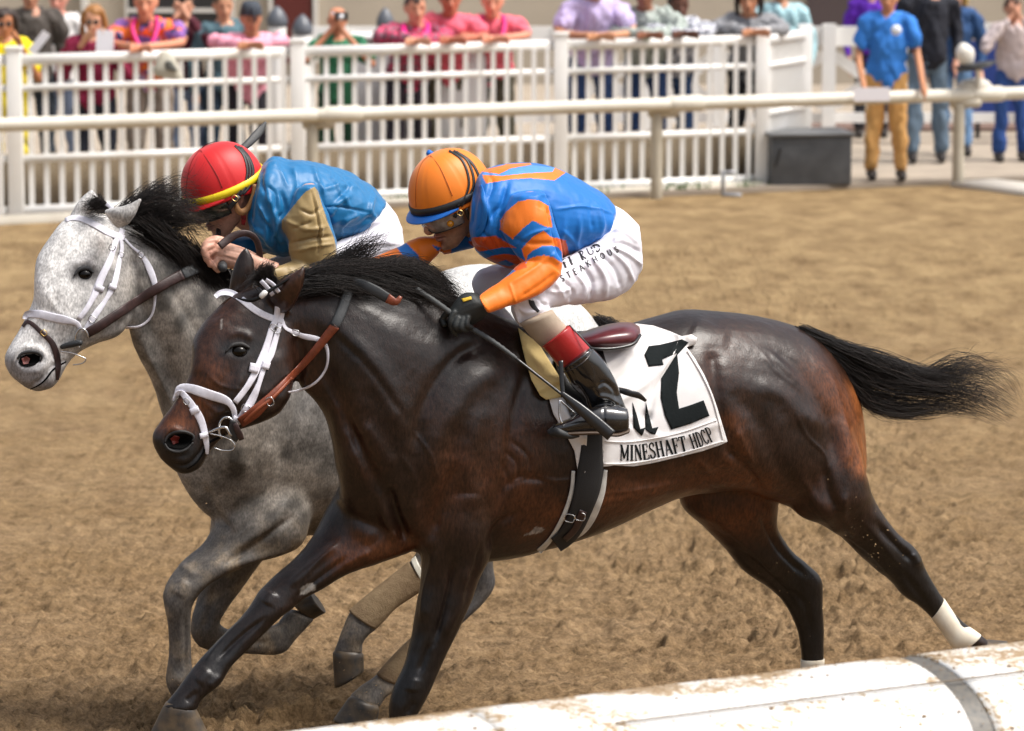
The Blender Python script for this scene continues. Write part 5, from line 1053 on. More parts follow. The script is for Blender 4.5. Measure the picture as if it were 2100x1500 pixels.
P1 = [Z3(l) for l in [
 [(890,560),(930,500),(1010,432),(1080,418),(1150,425),(1212,462),(1238,608),(1262,672),(1290,735),(1298,830),(1335,900),(1250,1000),(960,1140),(800,1180),(725,1040),(900,950),(1060,850),(1064,838),(1030,745),(985,690),(930,650),(893,620)],
 [(770,255),(900,262),(1060,245),(1240,235),(1255,208),(1325,240),(1250,292),(1090,277),(960,285),(795,312)],
 [(755,225),(880,198),(940,182),(1090,176),(1100,188),(960,212),(885,250),(780,236)],
 [(675,700),(710,670),(862,660),(1000,740),(905,735),(752,765)],
 [(785,815),(840,790),(930,778),(1000,790),(1062,830),(1064,870),(1000,890),(900,870)],
 [(1262,672),(1325,690),(1352,790),(1285,810)]]]
B1 = [Z3([(975,680),(1040,610),(1110,558),(1190,598),(1245,606),(1268,676),(1225,665),(1180,625),(1100,670),(1028,752)]), Z3([(1070,795),(1110,755),(1180,722),(1270,730),(1300,765),(1305,840),(1240,800),(1180,787),(1110,800),(1066,828)]), Z3([(875,835),(930,818),(990,848),(950,862),(900,852)])]
FAR1 = [Z3([(205,735),(262,698),(350,790),(366,870),(325,870),(245,790)]), Z3([(440,720),(500,740),(480,760),(455,740)])]
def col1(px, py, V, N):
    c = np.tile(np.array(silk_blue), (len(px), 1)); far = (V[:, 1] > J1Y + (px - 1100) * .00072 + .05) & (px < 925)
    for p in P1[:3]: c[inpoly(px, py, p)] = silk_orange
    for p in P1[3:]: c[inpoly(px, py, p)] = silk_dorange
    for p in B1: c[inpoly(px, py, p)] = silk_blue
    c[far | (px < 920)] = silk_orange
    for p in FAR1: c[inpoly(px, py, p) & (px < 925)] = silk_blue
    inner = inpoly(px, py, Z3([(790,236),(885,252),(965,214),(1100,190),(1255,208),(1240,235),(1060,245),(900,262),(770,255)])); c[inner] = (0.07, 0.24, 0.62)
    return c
m_silk1 = mat("racing_silk", rough=0.5, attr=True, bump=0.15, bscale=700, dist=0.0008, bump2=.5, b2scale=22, stretch=(1.3, 1, .5), spec=0.4, sheen=0.2)
str1 = [([(985,480),(1010,440),(1028,420),(1040,380)], 6, -7), ([(1124,424),(1134,466),(1155,540)], 4, -9), ([(1030,430),(1022,470),(1035,500)], 5, -7), ([(1140,430),(1200,424),(1262,440)], 3, 2.5), ([(1150,470),(1180,500),(1200,520)], 5, 3), ([(1160,450),(1150,500),(1160,530)], 5, 3), ([(1190,440),(1185,490),(1178,520)], 5, 3), ([(1225,420),(1235,460),(1225,500)], 6, 4), ([(1210,420),(1215,470)], 5, -3),
        ([(990,420),(1000,380),(1010,350)], 6, 3), ([(1010,520),(1050,540)], 5, 3), ([(1000,560),(1050,545),(1090,530)], 4, 2), ([(1040,585),(1090,555),(1120,530)], 5, 2.5), ([(1068,610),(1100,590),(1140,560)], 5, -2.5), ([(1055,505),(1090,480),(1130,470)], 4, 2.5), ([(1050,490),(1090,500),(1140,500)], 5, -3), ([(1045,582),(1058,622)], 2.5, 2), ([(1130,520),(1148,540)], 8, 4),
        ([(985,500),(1000,480),(1005,440)], 5, 4), ([(960,500),(1010,520),(1060,545)], 4, -3), ([(1120,400),(1110,430)], 9, -3), ([(850,510),(870,540)], 5, 2.5), ([(800,520),(812,550)], 3, 2), ([(785,528),(796,556)], 3, 2)]
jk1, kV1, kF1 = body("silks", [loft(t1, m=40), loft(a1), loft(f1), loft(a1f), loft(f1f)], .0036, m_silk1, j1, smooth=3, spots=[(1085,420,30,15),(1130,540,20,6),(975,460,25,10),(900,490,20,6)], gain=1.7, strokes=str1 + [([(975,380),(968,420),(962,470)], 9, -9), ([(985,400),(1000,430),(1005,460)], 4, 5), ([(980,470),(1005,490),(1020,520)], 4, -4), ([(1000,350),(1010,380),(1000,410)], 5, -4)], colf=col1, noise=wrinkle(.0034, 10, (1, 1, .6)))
bvh1 = bvh_of(kV1, kF1.tolist())
hip = secY([(1205,420,1180,525,.15),(1245,418,1222,560,.165),(1288,440,1275,590,.155),(1310,465,1305,575,.12)], J1Y + .02)
def ramp(L, d): return [(a, b, c, e, Y + d * i / (len(L) - 1), r) for i, (a, b, c, e, Y, r) in enumerate(L)]
th = ramp(secY([(1310,468,1316,552,.07),(1280,462,1293,590,.085),(1232,490,1252,614,.088),(1160,530,1186,624,.083),(1100,556,1132,630,.075),(1058,580,1088,650,.062),(1044,604,1066,668,.05)], J1Y - .12), -.10)
cuf = secY([(1046,612,1110,588,.06),(1052,645,1124,618,.06),(1066,672,1134,641,.054)], J1Y - .23)
thf = secY([(1140,500,1150,600,.08),(1080,515,1085,610,.075),(1025,540,1025,618,.07),(985,555,992,622,.06),(968,575,978,612,.045)], J1Y + .17)
shf = secY([(980,560,1020,620,.055),(985,610,1040,640,.055),(1000,650,1060,660,.05)], J1Y + .18)
m_pant = mat("white_breeches", (0.68, 0.675, 0.75), rough=0.6, var=0.2, vscale=9, var2=(0.6, 0.54, 0.50), bump=0.3, bscale=500, dist=0.0008, bump2=0.4, b2scale=16)
strp = [([(1255,470),(1285,480),(1310,500)], 4, 3), ([(1245,500),(1280,500),(1318,520)], 4, -4), ([(1245,503),(1285,520),(1318,545)], 4, 4), ([(1240,505),(1280,540),(1300,580)], 4, 3.5), ([(1230,520),(1262,555),(1272,590)], 5, -4), ([(1215,530),(1240,570),(1240,605)], 5, 4.5), ([(1195,545),(1215,580),(1210,615)], 4, -4), ([(1180,560),(1200,590),(1190,620)], 4, 3.5),
        ([(1155,575),(1175,600),(1168,622)], 4, -3.5), ([(1140,580),(1155,610)], 5, 3.5), ([(1110,590),(1140,600),(1175,590)], 4, 3), ([(1085,600),(1110,620),(1130,630)], 4, -4), ([(1060,600),(1085,612),(1125,622)], 4, 3), ([(1062,630),(1080,640),(1110,635)], 4, 3), ([(1050,620),(1062,655)], 4, -3), ([(1200,508),(1240,500),(1262,488)], 4, -5), ([(1270,440),(1300,470)], 5, 3), ([(1260,450),(1290,455)], 4, -2.5)]
trj1, pV1, pF1 = body("breeches", [loft(hip, m=36), loft(th), loft(cuf), loft(thf), loft(shf)], .004, m_pant, j1, smooth=3, spots=[(1250,500,30,10),(1060,610,20,6)], gain=2.0, strokes=strp, noise=wrinkle(.0045, 9, (1.2, 1, .9)))
pbvh1 = bvh_of(pV1, pF1.tolist())
sock = secY([(1066,664,1133,636,.052),(1090,693,1152,660,.049),(1120,722,1178,684,.046)], J1Y - .275)
mesh_obj("stocking", *loft(sock), mat("tan_stocking", (0.36, 0.29, 0.22), rough=.75, bump=.5, bscale=300, dist=.001, var=.15, vscale=20), j1)
cuffL = secY([(1110,712,1166,668,.053),(1116,716,1172,670,.054),(1136,740,1194,694,.056),(1155,765,1216,716,.057)], J1Y - .31)
mesh_obj("boot_cuff", *loft(cuffL), mat("red_leather", (0.34, 0.012, 0.014), rough=.35, coat=.3, bump=.3, bscale=100), j1)
mesh_obj("cuff_edge", *combine([ptube([(1154,764,J1Y-.34),(1175,757,J1Y-.372),(1200,740,J1Y-.365),(1217,717,J1Y-.32)], .002, m=6), ptube([(1168,668,J1Y-.29),(1190,690,J1Y-.305),(1214,716,J1Y-.31)], .003, m=6)]), m_blk, j1)
bt = secY([(1152,756,1212,712,.053),(1170,788,1238,738,.054),(1188,812,1264,782,.048),(1200,832,1274,812,.044),(1208,850,1286,842,.043),(1215,868,1288,866,.042)], J1Y - .34)
ft = secY([(1287,838,1289,884,.034),(1262,832,1268,890,.042),(1230,832,1235,886,.042),(1200,842,1202,886,.040),(1172,856,1170,888,.038),(1148,866,1148,888,.032),(1134,872,1135,886,.02)], J1Y - .35, sl=.0003)
m_patent = mat("patent_leather", (0.006, 0.006, 0.007), rough=.12, coat=1.0, bump2=.3, b2scale=10)
body("boot", [loft(bt), loft(ft)], .004, m_patent, j1, smooth=3, strokes=[([(1222,795),(1240,785),(1260,800),(1268,825)], 5, -6), ([(1225,812),(1245,815),(1268,830)], 6, 6), ([(1215,835),(1245,828),(1275,838)], 4, -5), ([(1238,836),(1240,882)], 2, -3), ([(1180,790),(1200,830)], 8, -4), ([(1210,770),(1240,830)], 8, 4)])
mesh_obj("sole", *loft(secY([(1289,878,1289,888,.034),(1262,884,1264,895,.042),(1225,880,1225,890,.040),(1190,880,1190,892,.038),(1150,882,1150,893,.034)], J1Y - .35, sl=.0003)), mat("boot_sole", (0.06, 0.035, 0.02), rough=.6), j1)
strap("patch_stripe", [(1085,600),(1092,625),(1105,640)], [6,12,6], mat("black_trim", (0.01, 0.01, 0.015), rough=.6), j1, pbvh1, off=.001, th=.002)
# head
H1 = W(931, 421, J1Y - .02); M1 = frame((-.80, -.45, -.40), (-.33, -.25, .91)); s1 = 1.04
hv = tf(HEADV, M1, H1, s1); neck1 = tube([tf(np.array([-.035, 0, -.03]), M1, H1), tf(np.array([-.045, 0, -.09]), M1, H1), W(1000, 440, J1Y)], [.058, .056, .075], m=16)
core = [loft(shrink(x)) for x in (t1, a1, f1, a1f, f1f, hip, th, cuf, thf, sock, bt, ft)]
Vc, Fc = combine(core + [neck1]); Vc, Fc = remesh(Vc, Fc, .009); Vc = lap(Vc, edges_of(Fc), 3)
Vb, Fb = combine([(hv, HEADF.tolist()), (Vc, Fc.tolist())]); cb = headcol(Vb, (1, 1, 1), H1, M1, .0); 
tone = headcol(hv, (0.52, 0.28, 0.17), H1, M1, .25, .3); allc = np.tile(np.array([0.52, 0.28, 0.17]), (len(Vb), 1)); allc[:len(hv)] = tone
m_skinv = mat("jockey_skin", rough=0.48, attr=True, var=0.14, vscale=90, bump=0.25, bscale=400, dist=0.0008)
mesh_obj("body", Vb, Fb, m_skinv, j1, col=allc); hb1 = bvh_of(hv, HEADF.tolist())
m_cap1 = mat("orange_cap", (0.78, 0.20, 0.010), rough=.5, bump=.2, bscale=600, dist=.0006, sheen=.2); m_bluev = mat("blue_visor", (0.008, 0.13, 0.52), rough=.35); m_bandk = mat("black_band", (0.012, 0.012, 0.013), rough=.5)
hel1, hbv1 = helmet(H1, M1, s1, m_cap1, m_bandk, m_bluev, j1)
mesh_obj("helmet_button", *ptube([(886,321,J1Y-.02),(881,314,J1Y-.02),(880,311,J1Y-.02)], [.010,.012,.008], m=12), m_bluev, j1)
m_lens1 = mat("goggle_lens_painted_glare", (0.10, 0.035, 0.022), rough=.05, coat=1.0, var=.95, vscale=22, var2=(.62, .60, .55)); m_frm = mat("goggle_frame", (0.02, 0.018, 0.016), rough=.3)  # pale noise patches in the brown lens colour stand in for reflections
goggles(H1, M1, s1, m_lens1, m_frm, j1)
mesh_obj("goggle_button", *ptube([(924,459,nearY(hb1,924,459)-.022),(923,459,nearY(hb1,924,459)-.030)], [.012,.011], m=16, sub=2), mat("amber_button", (0.7, 0.28, 0.01), rough=.25, coat=.5), j1)
for pts in ([(921,309),(945,325),(958,350),(962,380),(952,408),(938,425)], [(930,309),(955,325),(968,350),(972,378),(962,402),(946,424)], [(936,311),(964,330),(980,355),(984,375),(972,398),(955,415)]): strap("goggle_strap", pts, 4.5, m_bandk, j1, hbv1, off=.002, th=.003, step=4)
strap("goggle_strap", [(945,425,J1Y-.13),(938,434,J1Y-.135),(932,447,J1Y-.135)], [9,9,8], m_bandk, j1)
strap("chin_strap", [(955,428,J1Y-.13),(962,447,J1Y-.12),(972,458,J1Y-.11),(977,475,J1Y-.10),(972,490,J1Y-.09)], [8,9,10,8,6], m_blk, j1); strap("chin_strap", [(990,405,J1Y-.12),(990,430,J1Y-.12),(982,452,J1Y-.11),(972,460,J1Y-.115)], [9,9,10,10], m_blk, j1)
buckle(944, 437, None, 5, .5, j1, m_brass, Y=J1Y - .145); buckle(973, 456, None, 4, .7, j1, Y=J1Y - .13)
# collar
strap("collar", [(962,492),(976,484),(988,470),(993,450),(994,425),(990,400),(984,380)], [8,10,11,11,11,10,8], mat("blue_collar_royal", silk_blue, rough=.55), j1, bvh1, off=.004, th=.004)
for pts in ([(881,319),(865,335),(855,365),(852,400),(853,425)], [(883,319),(900,340),(914,368),(928,402)]): strap('cap_seam', pts, 1.6, mat('cap_seam_orange', (0.45, 0.10, 0.006), rough=.7), j1, hbv1, off=.001, th=.0012, step=4)
# gloves
m_glove = mat("black_glove", (0.016, 0.019, 0.019), rough=.6, bump=.6, bscale=160, dist=.0015)
YH = J1Y - .295
g_l = [loft([(984,606,1003,640,YH+.01,.036),(968,600,990,655,YH,.040),(946,604,966,668,YH,.040),(926,628,944,676,YH,.036),(918,640,930,668,YH,.026)], m=20)]
fing = [([(932,640,YH-.03),(924,658,YH-.035),(928,676,YH-.03),(936,688,YH-.02)],.0100), ([(940,652,YH-.035),(934,670,YH-.045),(944,680,YH-.03)],.0105), ([(950,655,YH-.038),(946,673,YH-.05),(958,678,YH-.035)],.0105), ([(960,652,YH-.038),(958,668,YH-.05),(968,672,YH-.036)],.0095), ([(918,640,YH),(908,655,YH+.01),(912,668,YH+.0)],.0105)]
for p, r in fing: g_l.append(ptube(p, [r, r, r * .95, r * .8][:len(p)] if len(p) == 4 else [r, r, r * .85], m=10))
body("glove", g_l, .0028, m_glove, j1, smooth=2)
patch("glove_emblem", [(946,613),(966,608),(968,614),(950,620)], mat("gold_thread", (.65, .42, .03), rough=.5), j1, bvh_of(*combine(g_l)), off=.002, th=.001, sp=4)
g_f = [loft(secY([(752,540,762,566,.036),(735,545,745,572,.034),(715,552,722,575,.028)], J1Y + .14), m=16)]
for k in range(4): g_f.append(ptube([(722 + k * 4, 556 + k * 3, J1Y + .09), (710 + k * 4, 566 + k * 3, J1Y + .08), (716 + k * 4, 576 + k * 2, J1Y + .09)], .0095, m=8))
g_f.append(ptube([(732,552,J1Y+.13),(720,548,J1Y+.16),(708,554,J1Y+.16)], .010, m=8)); body("glove", g_f, .0035, m_glove, j1, smooth=2)
# sponsor lettering on the breeches
SAN = {'S': (.62, [([(.55,.82),(.40,1),(.18,.98),(.08,.78),(.2,.58),(.42,.44),(.55,.24),(.42,.02),(.18,0),(.05,.18)],.11)]), 'T': (.66, [([(.33,0),(.33,1)],.11), ([(0,1),(.66,1)],.11)]), 'E': (.55, [([(.06,0),(.06,1)],.11), ([(.06,0),(.52,0)],.11), ([(.06,1),(.52,1)],.11), ([(.06,.52),(.46,.52)],.11)]),
 'A': (.75, [([(.03,0),(.37,1)],.11), ([(.37,1),(.72,0)],.11), ([(.15,.34),(.6,.34)],.10)]), 'K': (.66, [([(.08,0),(.08,1)],.11), ([(.08,.42),(.60,1)],.11), ([(.26,.60),(.63,0)],.11)]), 'H': (.70, [([(.08,0),(.08,1)],.11), ([(.62,0),(.62,1)],.11), ([(.08,.5),(.62,.5)],.11)]),
 'O': (.80, [([(.4,0),(.12,.18),(.05,.5),(.12,.82),(.4,1),(.68,.82),(.75,.5),(.68,.18),(.4,0)],.10)]), 'U': (.66, [([(.06,1),(.06,.35),(.15,.06),(.33,0),(.52,.06),(.6,.35),(.6,1)],.11)]),
 'F': (.62, [([(.2,-.1),(.2,1)],.26), ([(.02,.48),(.52,.48)],.09), ([(.0,.98),(.6,.98)],.08)]), 'R': (.78, [([(.2,-.1),(.2,1)],.24), ([(.2,.55),(.62,-.1)],.24), ([(.0,.98),(.4,1),(.6,.78),(.4,.55),(.2,.52)],.12)]), 'D': (.8, [([(.2,0),(.2,1)],.10), ([(.0,1),(.4,.98),(.7,.75),(.72,.4),(.5,.05),(.2,0)],.16)]), ' ': (.4, []), '_': (.5, [([(0, 0), (.5, 0)], .1)])}
m_ink = mat("black_print", (0.012, 0.012, 0.014), rough=.6)
stroke_text("STEAKHOUS", [(1153,578),(1185,561),(1225,537),(1270,516)], 12.5, m_ink, j1, pbvh1, "lettering", font=SAN, gap=.75, sx=.75, off=.0015, wt=1.5)
stroke_text("FF R", [(1157,549),(1180,539),(1204,528)], 17, m_ink, j1, pbvh1, "lettering", font=SAN, gap=.22, sx=.6, off=.0015)
stroke_text("UD", [(1208,524),(1222,518),(1234,512)], 15, m_ink, j1, pbvh1, "lettering", font=SAN, gap=.1, sx=.6, off=.0015)
# whip
wh = tag(empty("whip", W(1060, 740, 12.25)), "black riding crop with taped handle held by the orange jockey", "whip")
hp = [W(x, y, z) for x, y, z in [(856,595,12.30),(905,628,YH-.018),(958,668,YH-.022),(1010,700,12.24),(1058,735,12.22)]]
hq = catmull(np.hstack([np.array(hp), np.zeros((5, 1))]), 14)[:, :3]; rr = .0088 + .0012 * (np.arange(len(hq)) % 3 == 0) - .0026 * np.linspace(0, 1, len(hq)) ** 2
mesh_obj("handle", *tube(hq, rr, m=14, sub=1), mat("handle_tape", (0.055, 0.06, 0.062), rough=.65), wh)
mesh_obj("shaft", *ptube([(1056,734,12.22),(1110,776,12.20),(1160,815,12.17),(1185,832,12.16)], [.0055,.0045,.005,.006], m=10), m_blk, wh)
strap("flap", [(1150,805,12.17),(1175,826,12.16),(1215,860,12.145),(1254,894,12.135)], [9,20,25,25], m_blk, wh, th=.010)
# ------------------------------------------------ jockey 2 (blue and tan)
j2 = tag(empty("person", W(650, 500, 13.4)), "jockey in blue silks with tan sleeves and red cap crouched over the gray horse", "person")
J2Y = 13.42
t2 = secY([(520,385,510,450,.09),(534,348,520,492,.15),(560,322,545,515,.19),(590,330,575,524,.205),(630,331,604,522,.21),(682,344,652,510,.20),(727,360,702,494,.19),(767,390,748,482,.17),(790,415,778,452,.13)], J2Y, x0=600)
a2 = secY([(612,384,652,378,.06),(588,430,664,415,.07),(577,462,676,448,.072),(588,495,688,482,.068),(596,530,692,510,.064),(606,560,690,548,.055)], J2Y - .2, x0=600)
f2 = secY([(640,515,690,560,.05),(610,530,640,590,.048),(585,540,600,585,.044),(566,546,556,578,.040),(556,548,546,572,.036)], J2Y - .21, x0=600)
a2f = secY([(560,420,580,500,.07),(520,455,545,520,.065),(490,480,500,525,.055)], J2Y + .15, x0=600); f2f = secY([(540,480,530,525,.055),(500,484,490,525,.05),(465,488,455,528,.04)], J2Y + .12, x0=600)
tan = (0.33, 0.235, 0.10); blue2 = (0.0, 0.13, 0.32)
TP = [[(645,383),(652,392),(662,425),(672,455),(686,490),(700,560),(640,620),(530,590),(540,545),(580,540),(592,528),(592,493),(577,467),(579,452),(600,425),(625,395)]]
def col2(px, py, V, N):
    c = np.tile(np.array(blue2), (len(px), 1))
    for p in TP: c[inpoly(px, py, p)] = tan
    c[(px < 560) & (V[:, 1] > J2Y + .03) & (py > 475)] = tan
    d = pdist(px, py, [(575,462),(590,485)])[0] + 4 * fbm(V * 60, 2); c = blend(c, np.exp(-(d / 10) ** 2) * .5, (.06, .04, .02))
    return c
str2 = [([(640,395),(650,440),(655,480),(652,520)], 3, -4), ([(645,398),(655,450),(660,500)], 4, 3), ([(580,450),(630,470),(670,465)], 4, 3), ([(595,500),(640,490),(685,485)], 4, -4), ([(600,515),(650,505),(688,500)], 4, 3), ([(615,430),(640,440),(660,425)], 4, -3), ([(600,470),(640,455)], 4, -3), ([(655,380),(665,430),(685,470)], 4, -7), ([(640,340),(650,365),(665,400)], 5, 5), ([(670,345),(690,380),(720,430)], 5, 4), ([(700,355),(715,380),(690,410)], 5, -4), ([(665,425),(700,425),(760,437)], 2.5, -3),
        ([(720,400),(690,420),(675,445)], 5, 4), ([(740,440),(710,455),(700,480)], 6, 5), ([(700,470),(730,470),(765,440)], 5, -5), ([(770,400),(760,430),(770,450)], 5, 5), ([(560,330),(575,350),(590,380)], 5, 4), ([(545,380),(565,400),(560,440)], 5, -4), ([(550,400),(565,450),(560,500)], 5, 5), ([(575,390),(585,430),(570,450)], 5, -5), ([(600,340),(610,380),(600,410)], 6, 3), ([(530,420),(545,450),(550,500)], 4, 5), ([(660,390),(700,380),(740,385)], 5, 3)]
m_silk2 = mat("satin_silk", rough=0.48, attr=True, bump=0.12, bscale=700, dist=0.0008, bump2=.7, b2scale=20, stretch=(1.3, 1, .5), spec=0.5, sheen=0.2)
_, kV2, kF2 = body("silks", [loft(t2, m=40), loft(a2), loft(f2), loft(a2f), loft(f2f)], .0038, m_silk2, j2, smooth=3, gain=1.9 , spots=[(630,390,25,12),(660,545,20,6)], strokes=str2 + [([(522,365),(512,410),(510,460)], 9, -9), ([(540,345),(535,370),(545,400)], 5, -5), ([(520,470),(540,480),(560,510)], 5, 5), ([(530,440),(560,480),(575,520)], 4, -5)], colf=col2, noise=wrinkle(.0060, 9, (1, 1, .7)))
bvh2 = bvh_of(kV2, kF2.tolist())
hip2 = secY([(740,380,715,490,.15),(775,400,755,520,.165),(805,432,795,545,.15),(824,470,818,540,.11)], J2Y + .02, x0=600)
th2 = secY([(822,470,826,530,.07),(790,465,800,560,.085),(740,480,755,590,.088),(680,500,700,600,.08),(630,520,645,610,.07),(600,540,605,605,.05)], J2Y - .13, x0=600)
thf2 = secY([(680,495,690,580,.08),(630,510,635,590,.075),(580,522,585,600,.07),(540,535,545,600,.06)], J2Y + .15, x0=600)
_, pV2, pF2 = body("breeches", [loft(hip2, m=36), loft(th2), loft(thf2)], .0055, m_pant, j2, smooth=3, strokes=[([(690,500),(730,470),(790,450)], 4, 4), ([(700,510),(760,480),(810,470)], 4, -4), ([(720,520),(770,500),(820,500)], 4, 4), ([(730,540),(790,520),(822,520)], 4, -3)], noise=wrinkle(.0045, 9), gain=2)
H2 = W(464, 403, J2Y - .05); M2 = frame((-.85, -.35, -.37), (-.31, -.20, .92)); s2 = 1.06
hv2 = tf(HEADV, M2, H2, s2); neck2 = tube([tf(np.array([-.035, 0, -.03]), M2, H2), tf(np.array([-.045, 0, -.09]), M2, H2), W(545, 430, J2Y)], [.058, .058, .075], m=16)
core2 = [loft(shrink(x)) for x in (t2, a2, a2f, f2f, hip2, th2, thf2)] + [loft(shrink(f2, .9))]
YH2 = J2Y - .255
hand = [loft([(572,540,560,575,YH2+.02,.030),(540,528,532,566,YH2+.01,.029),(515,515,506,556,YH2,.031),(492,505,480,553,YH2,.036),(462,496,452,545,YH2,.038),(446,492,438,534,YH2,.036),(434,500,432,536,YH2-.01,.030)], m=22, sub=4)]
for p, r in [([(446,528,YH2-.026),(440,545,YH2-.034),(448,556,YH2-.026)],.0115), ([(440,514,YH2-.032),(426,526,YH2-.044),(432,545,YH2-.036)],.0120), ([(438,504,YH2-.030),(420,512,YH2-.046),(424,534,YH2-.040)],.0125), ([(444,494,YH2-.020),(422,500,YH2-.034),(417,520,YH2-.034)],.0120), ([(460,494,YH2+.01),(442,490,YH2-.0),(424,496,YH2-.012)],.0125)]: hand.append(ptube(p, [r, r, r * .9], m=12))
farh = [loft([(470,490,462,525,J2Y+.11,.03),(450,492,444,522,J2Y+.09,.034),(436,496,432,518,J2Y+.07,.03)], m=16)] + [ptube([(438 + k * 3, 500 + k * 5, J2Y + .05), (428 + k * 2, 508 + k * 5, J2Y + .04), (432 + k * 3, 518 + k * 4, J2Y + .05)], .010, m=8) for k in range(4)]
Vh, Fh = combine(hand); Vh, Fh = remesh(Vh, Fh, .0032); Vh = lap(Vh, edges_of(Fh), 2)
Vh = sculpt(Vh, Fh, [([(446,526),(470,530),(500,540)], 2.5, -2), ([(442,512),(465,514),(495,520)], 2.5, -1.5), ([(452,500),(480,508),(510,520)], 3, 1.5), ([(455,520),(485,530)], 3, 1.5), ([(440,535),(446,548)], 2, -2), ([(430,518),(434,540)], 2, -2.5)])
Vc, Fc = combine(core2 + [neck2] + farh); Vc, Fc = remesh(Vc, Fc, .008); Vc = lap(Vc, edges_of(Fc), 2)
Vb, Fb = combine([(hv2, HEADF.tolist()), (Vh, Fh.tolist()), (Vc, Fc.tolist())]); base = np.array([0.55, 0.31, 0.225]); allc = np.tile(base, (len(Vb), 1)); allc[:len(hv2)] = headcol(hv2, base, H2, M2, .38, .5)
hx, hy = PXY(Vb); mud = np.clip(fbm(Vb * 70, 2) - .55, 0, 1) * 2 * blob(hx, hy, [(445,505),(450,530)], 22); allc = blend(allc, mud, (.05, .03, .02)); allc[:, :] = blend(allc, blob(hx, hy, [(440,500),(432,535)], 14) * .35 * (hx < 470), (.5, .17, .11))
mesh_obj("body", Vb, Fb, m_skinv, j2, col=allc); hb2 = bvh_of(hv2, HEADF.tolist())
m_cap2 = mat("red_cap", (0.55, 0.008, 0.010), rough=.5, bump=.2, bscale=600, dist=.0006, sheen=.2); m_yb = mat("yellow_band", (0.80, 0.60, 0.01), rough=.45); m_redv = mat("red_visor", (0.62, 0.012, 0.014), rough=.35)
hel2, hbv2 = helmet(H2, M2, s2, m_cap2, m_yb, m_redv, j2, rx=.140, ry=.118)
stroke_text("C", [(393,420),(403,418)], 9, m_ink, j2, bvh_of(*[np.array([v.co[:] for v in bpy.data.objects['hat_band.001'].data.vertices]), [list(p.vertices) for p in bpy.data.objects['hat_band.001'].data.polygons]]), "lettering", off=.001)
goggles(H2, M2, s2, mat("goggle_lens_dark", (0.012, 0.013, 0.012), rough=.05, coat=1.0, var=.5, vscale=40, var2=(.12, .14, .1)), m_frm, j2)
for pts in ([(488,300),(506,320),(514,350),(508,378),(492,402)], [(494,302),(512,325),(520,352),(514,380),(498,400)], [(482,298),(500,318),(508,350),(502,378),(486,402)]): strap("goggle_strap", pts, 5, m_bandk, j2, hbv2, off=.002, th=.003, step=4)
strap("goggle_strap", [(490,402,J2Y-.17),(480,416,J2Y-.175),(468,430,J2Y-.17)], [10,10,9], m_bandk, j2)
buckle(482, 407, None, 5, .6, j2, m_brass, Y=J2Y - .185)
for pts in ([(409,308),(394,330),(385,360),(381,395),(383,412)], [(411,308),(430,335),(446,362),(456,386)], [(411,306),(425,296),(440,291)]): strap('cap_seam', pts, 1.6, mat('cap_seam_red', (0.25, 0.004, 0.005), rough=.7), j2, hbv2, off=.001, th=.0012, step=4)
m_tanp = mat("tan_padding", (0.30, 0.15, 0.055), rough=.6, bump=.6, bscale=120)
strap("chin_strap", [(484,412,J2Y-.15),(486,428,J2Y-.15),(494,436,J2Y-.145),(506,430,J2Y-.14),(514,415,J2Y-.14),(520,395,J2Y-.14),(522,378,J2Y-.14)], [6,13,15,11,9,8,8], m_tanp, j2, th=.01)
strap("chin_strap", [(497,437,J2Y-.145),(500,448,J2Y-.13),(498,462,J2Y-.12)], [11,10,8], mat("red_black_strap", (0.4, 0.01, 0.02), rough=.4, var=1.0, vscale=70, var2=(.01, .01, .01)), j2)
strap("collar", [(522,372),(518,400),(514,430),(512,455),(522,475)], [10,12,12,10,8], mat("blue_collar", blue2, rough=.45), j2, bvh2, off=.004, th=.005)
wh2 = tag(empty("whip", W(480, 400, 13.3)), "black riding crop rising behind the red-capped jockey's head", "whip")
mesh_obj("flap", *loft([(542,250,547,253,13.62,.004),(528,262,540,274,13.60,.006),(508,284,520,296,13.56,.008),(490,303,500,312,13.53,.008),(484,318,490,322,13.5,.006)], m=12), mat("frayed_leather", (0.03, 0.032, 0.034), rough=.5, bump=.6, bscale=150, stretch=(1, 1, 4)), wh2)
mesh_obj("handle", *combine([ptube([(487,318,13.5),(470,370,13.46),(452,440,13.38),(447,490,13.30)], [.005,.006,.008,.010], m=10), ptube([(447,484,13.30),(450,505,13.25),(455,530,13.17),(458,548,13.11)], [.012,.012,.012,.013], m=12)]), m_blk, wh2)
mesh_obj("end_cap", *ptube([(456,546,13.12),(457,550,13.085)], [.017,.015], m=18, sub=2), m_rubber, wh2)
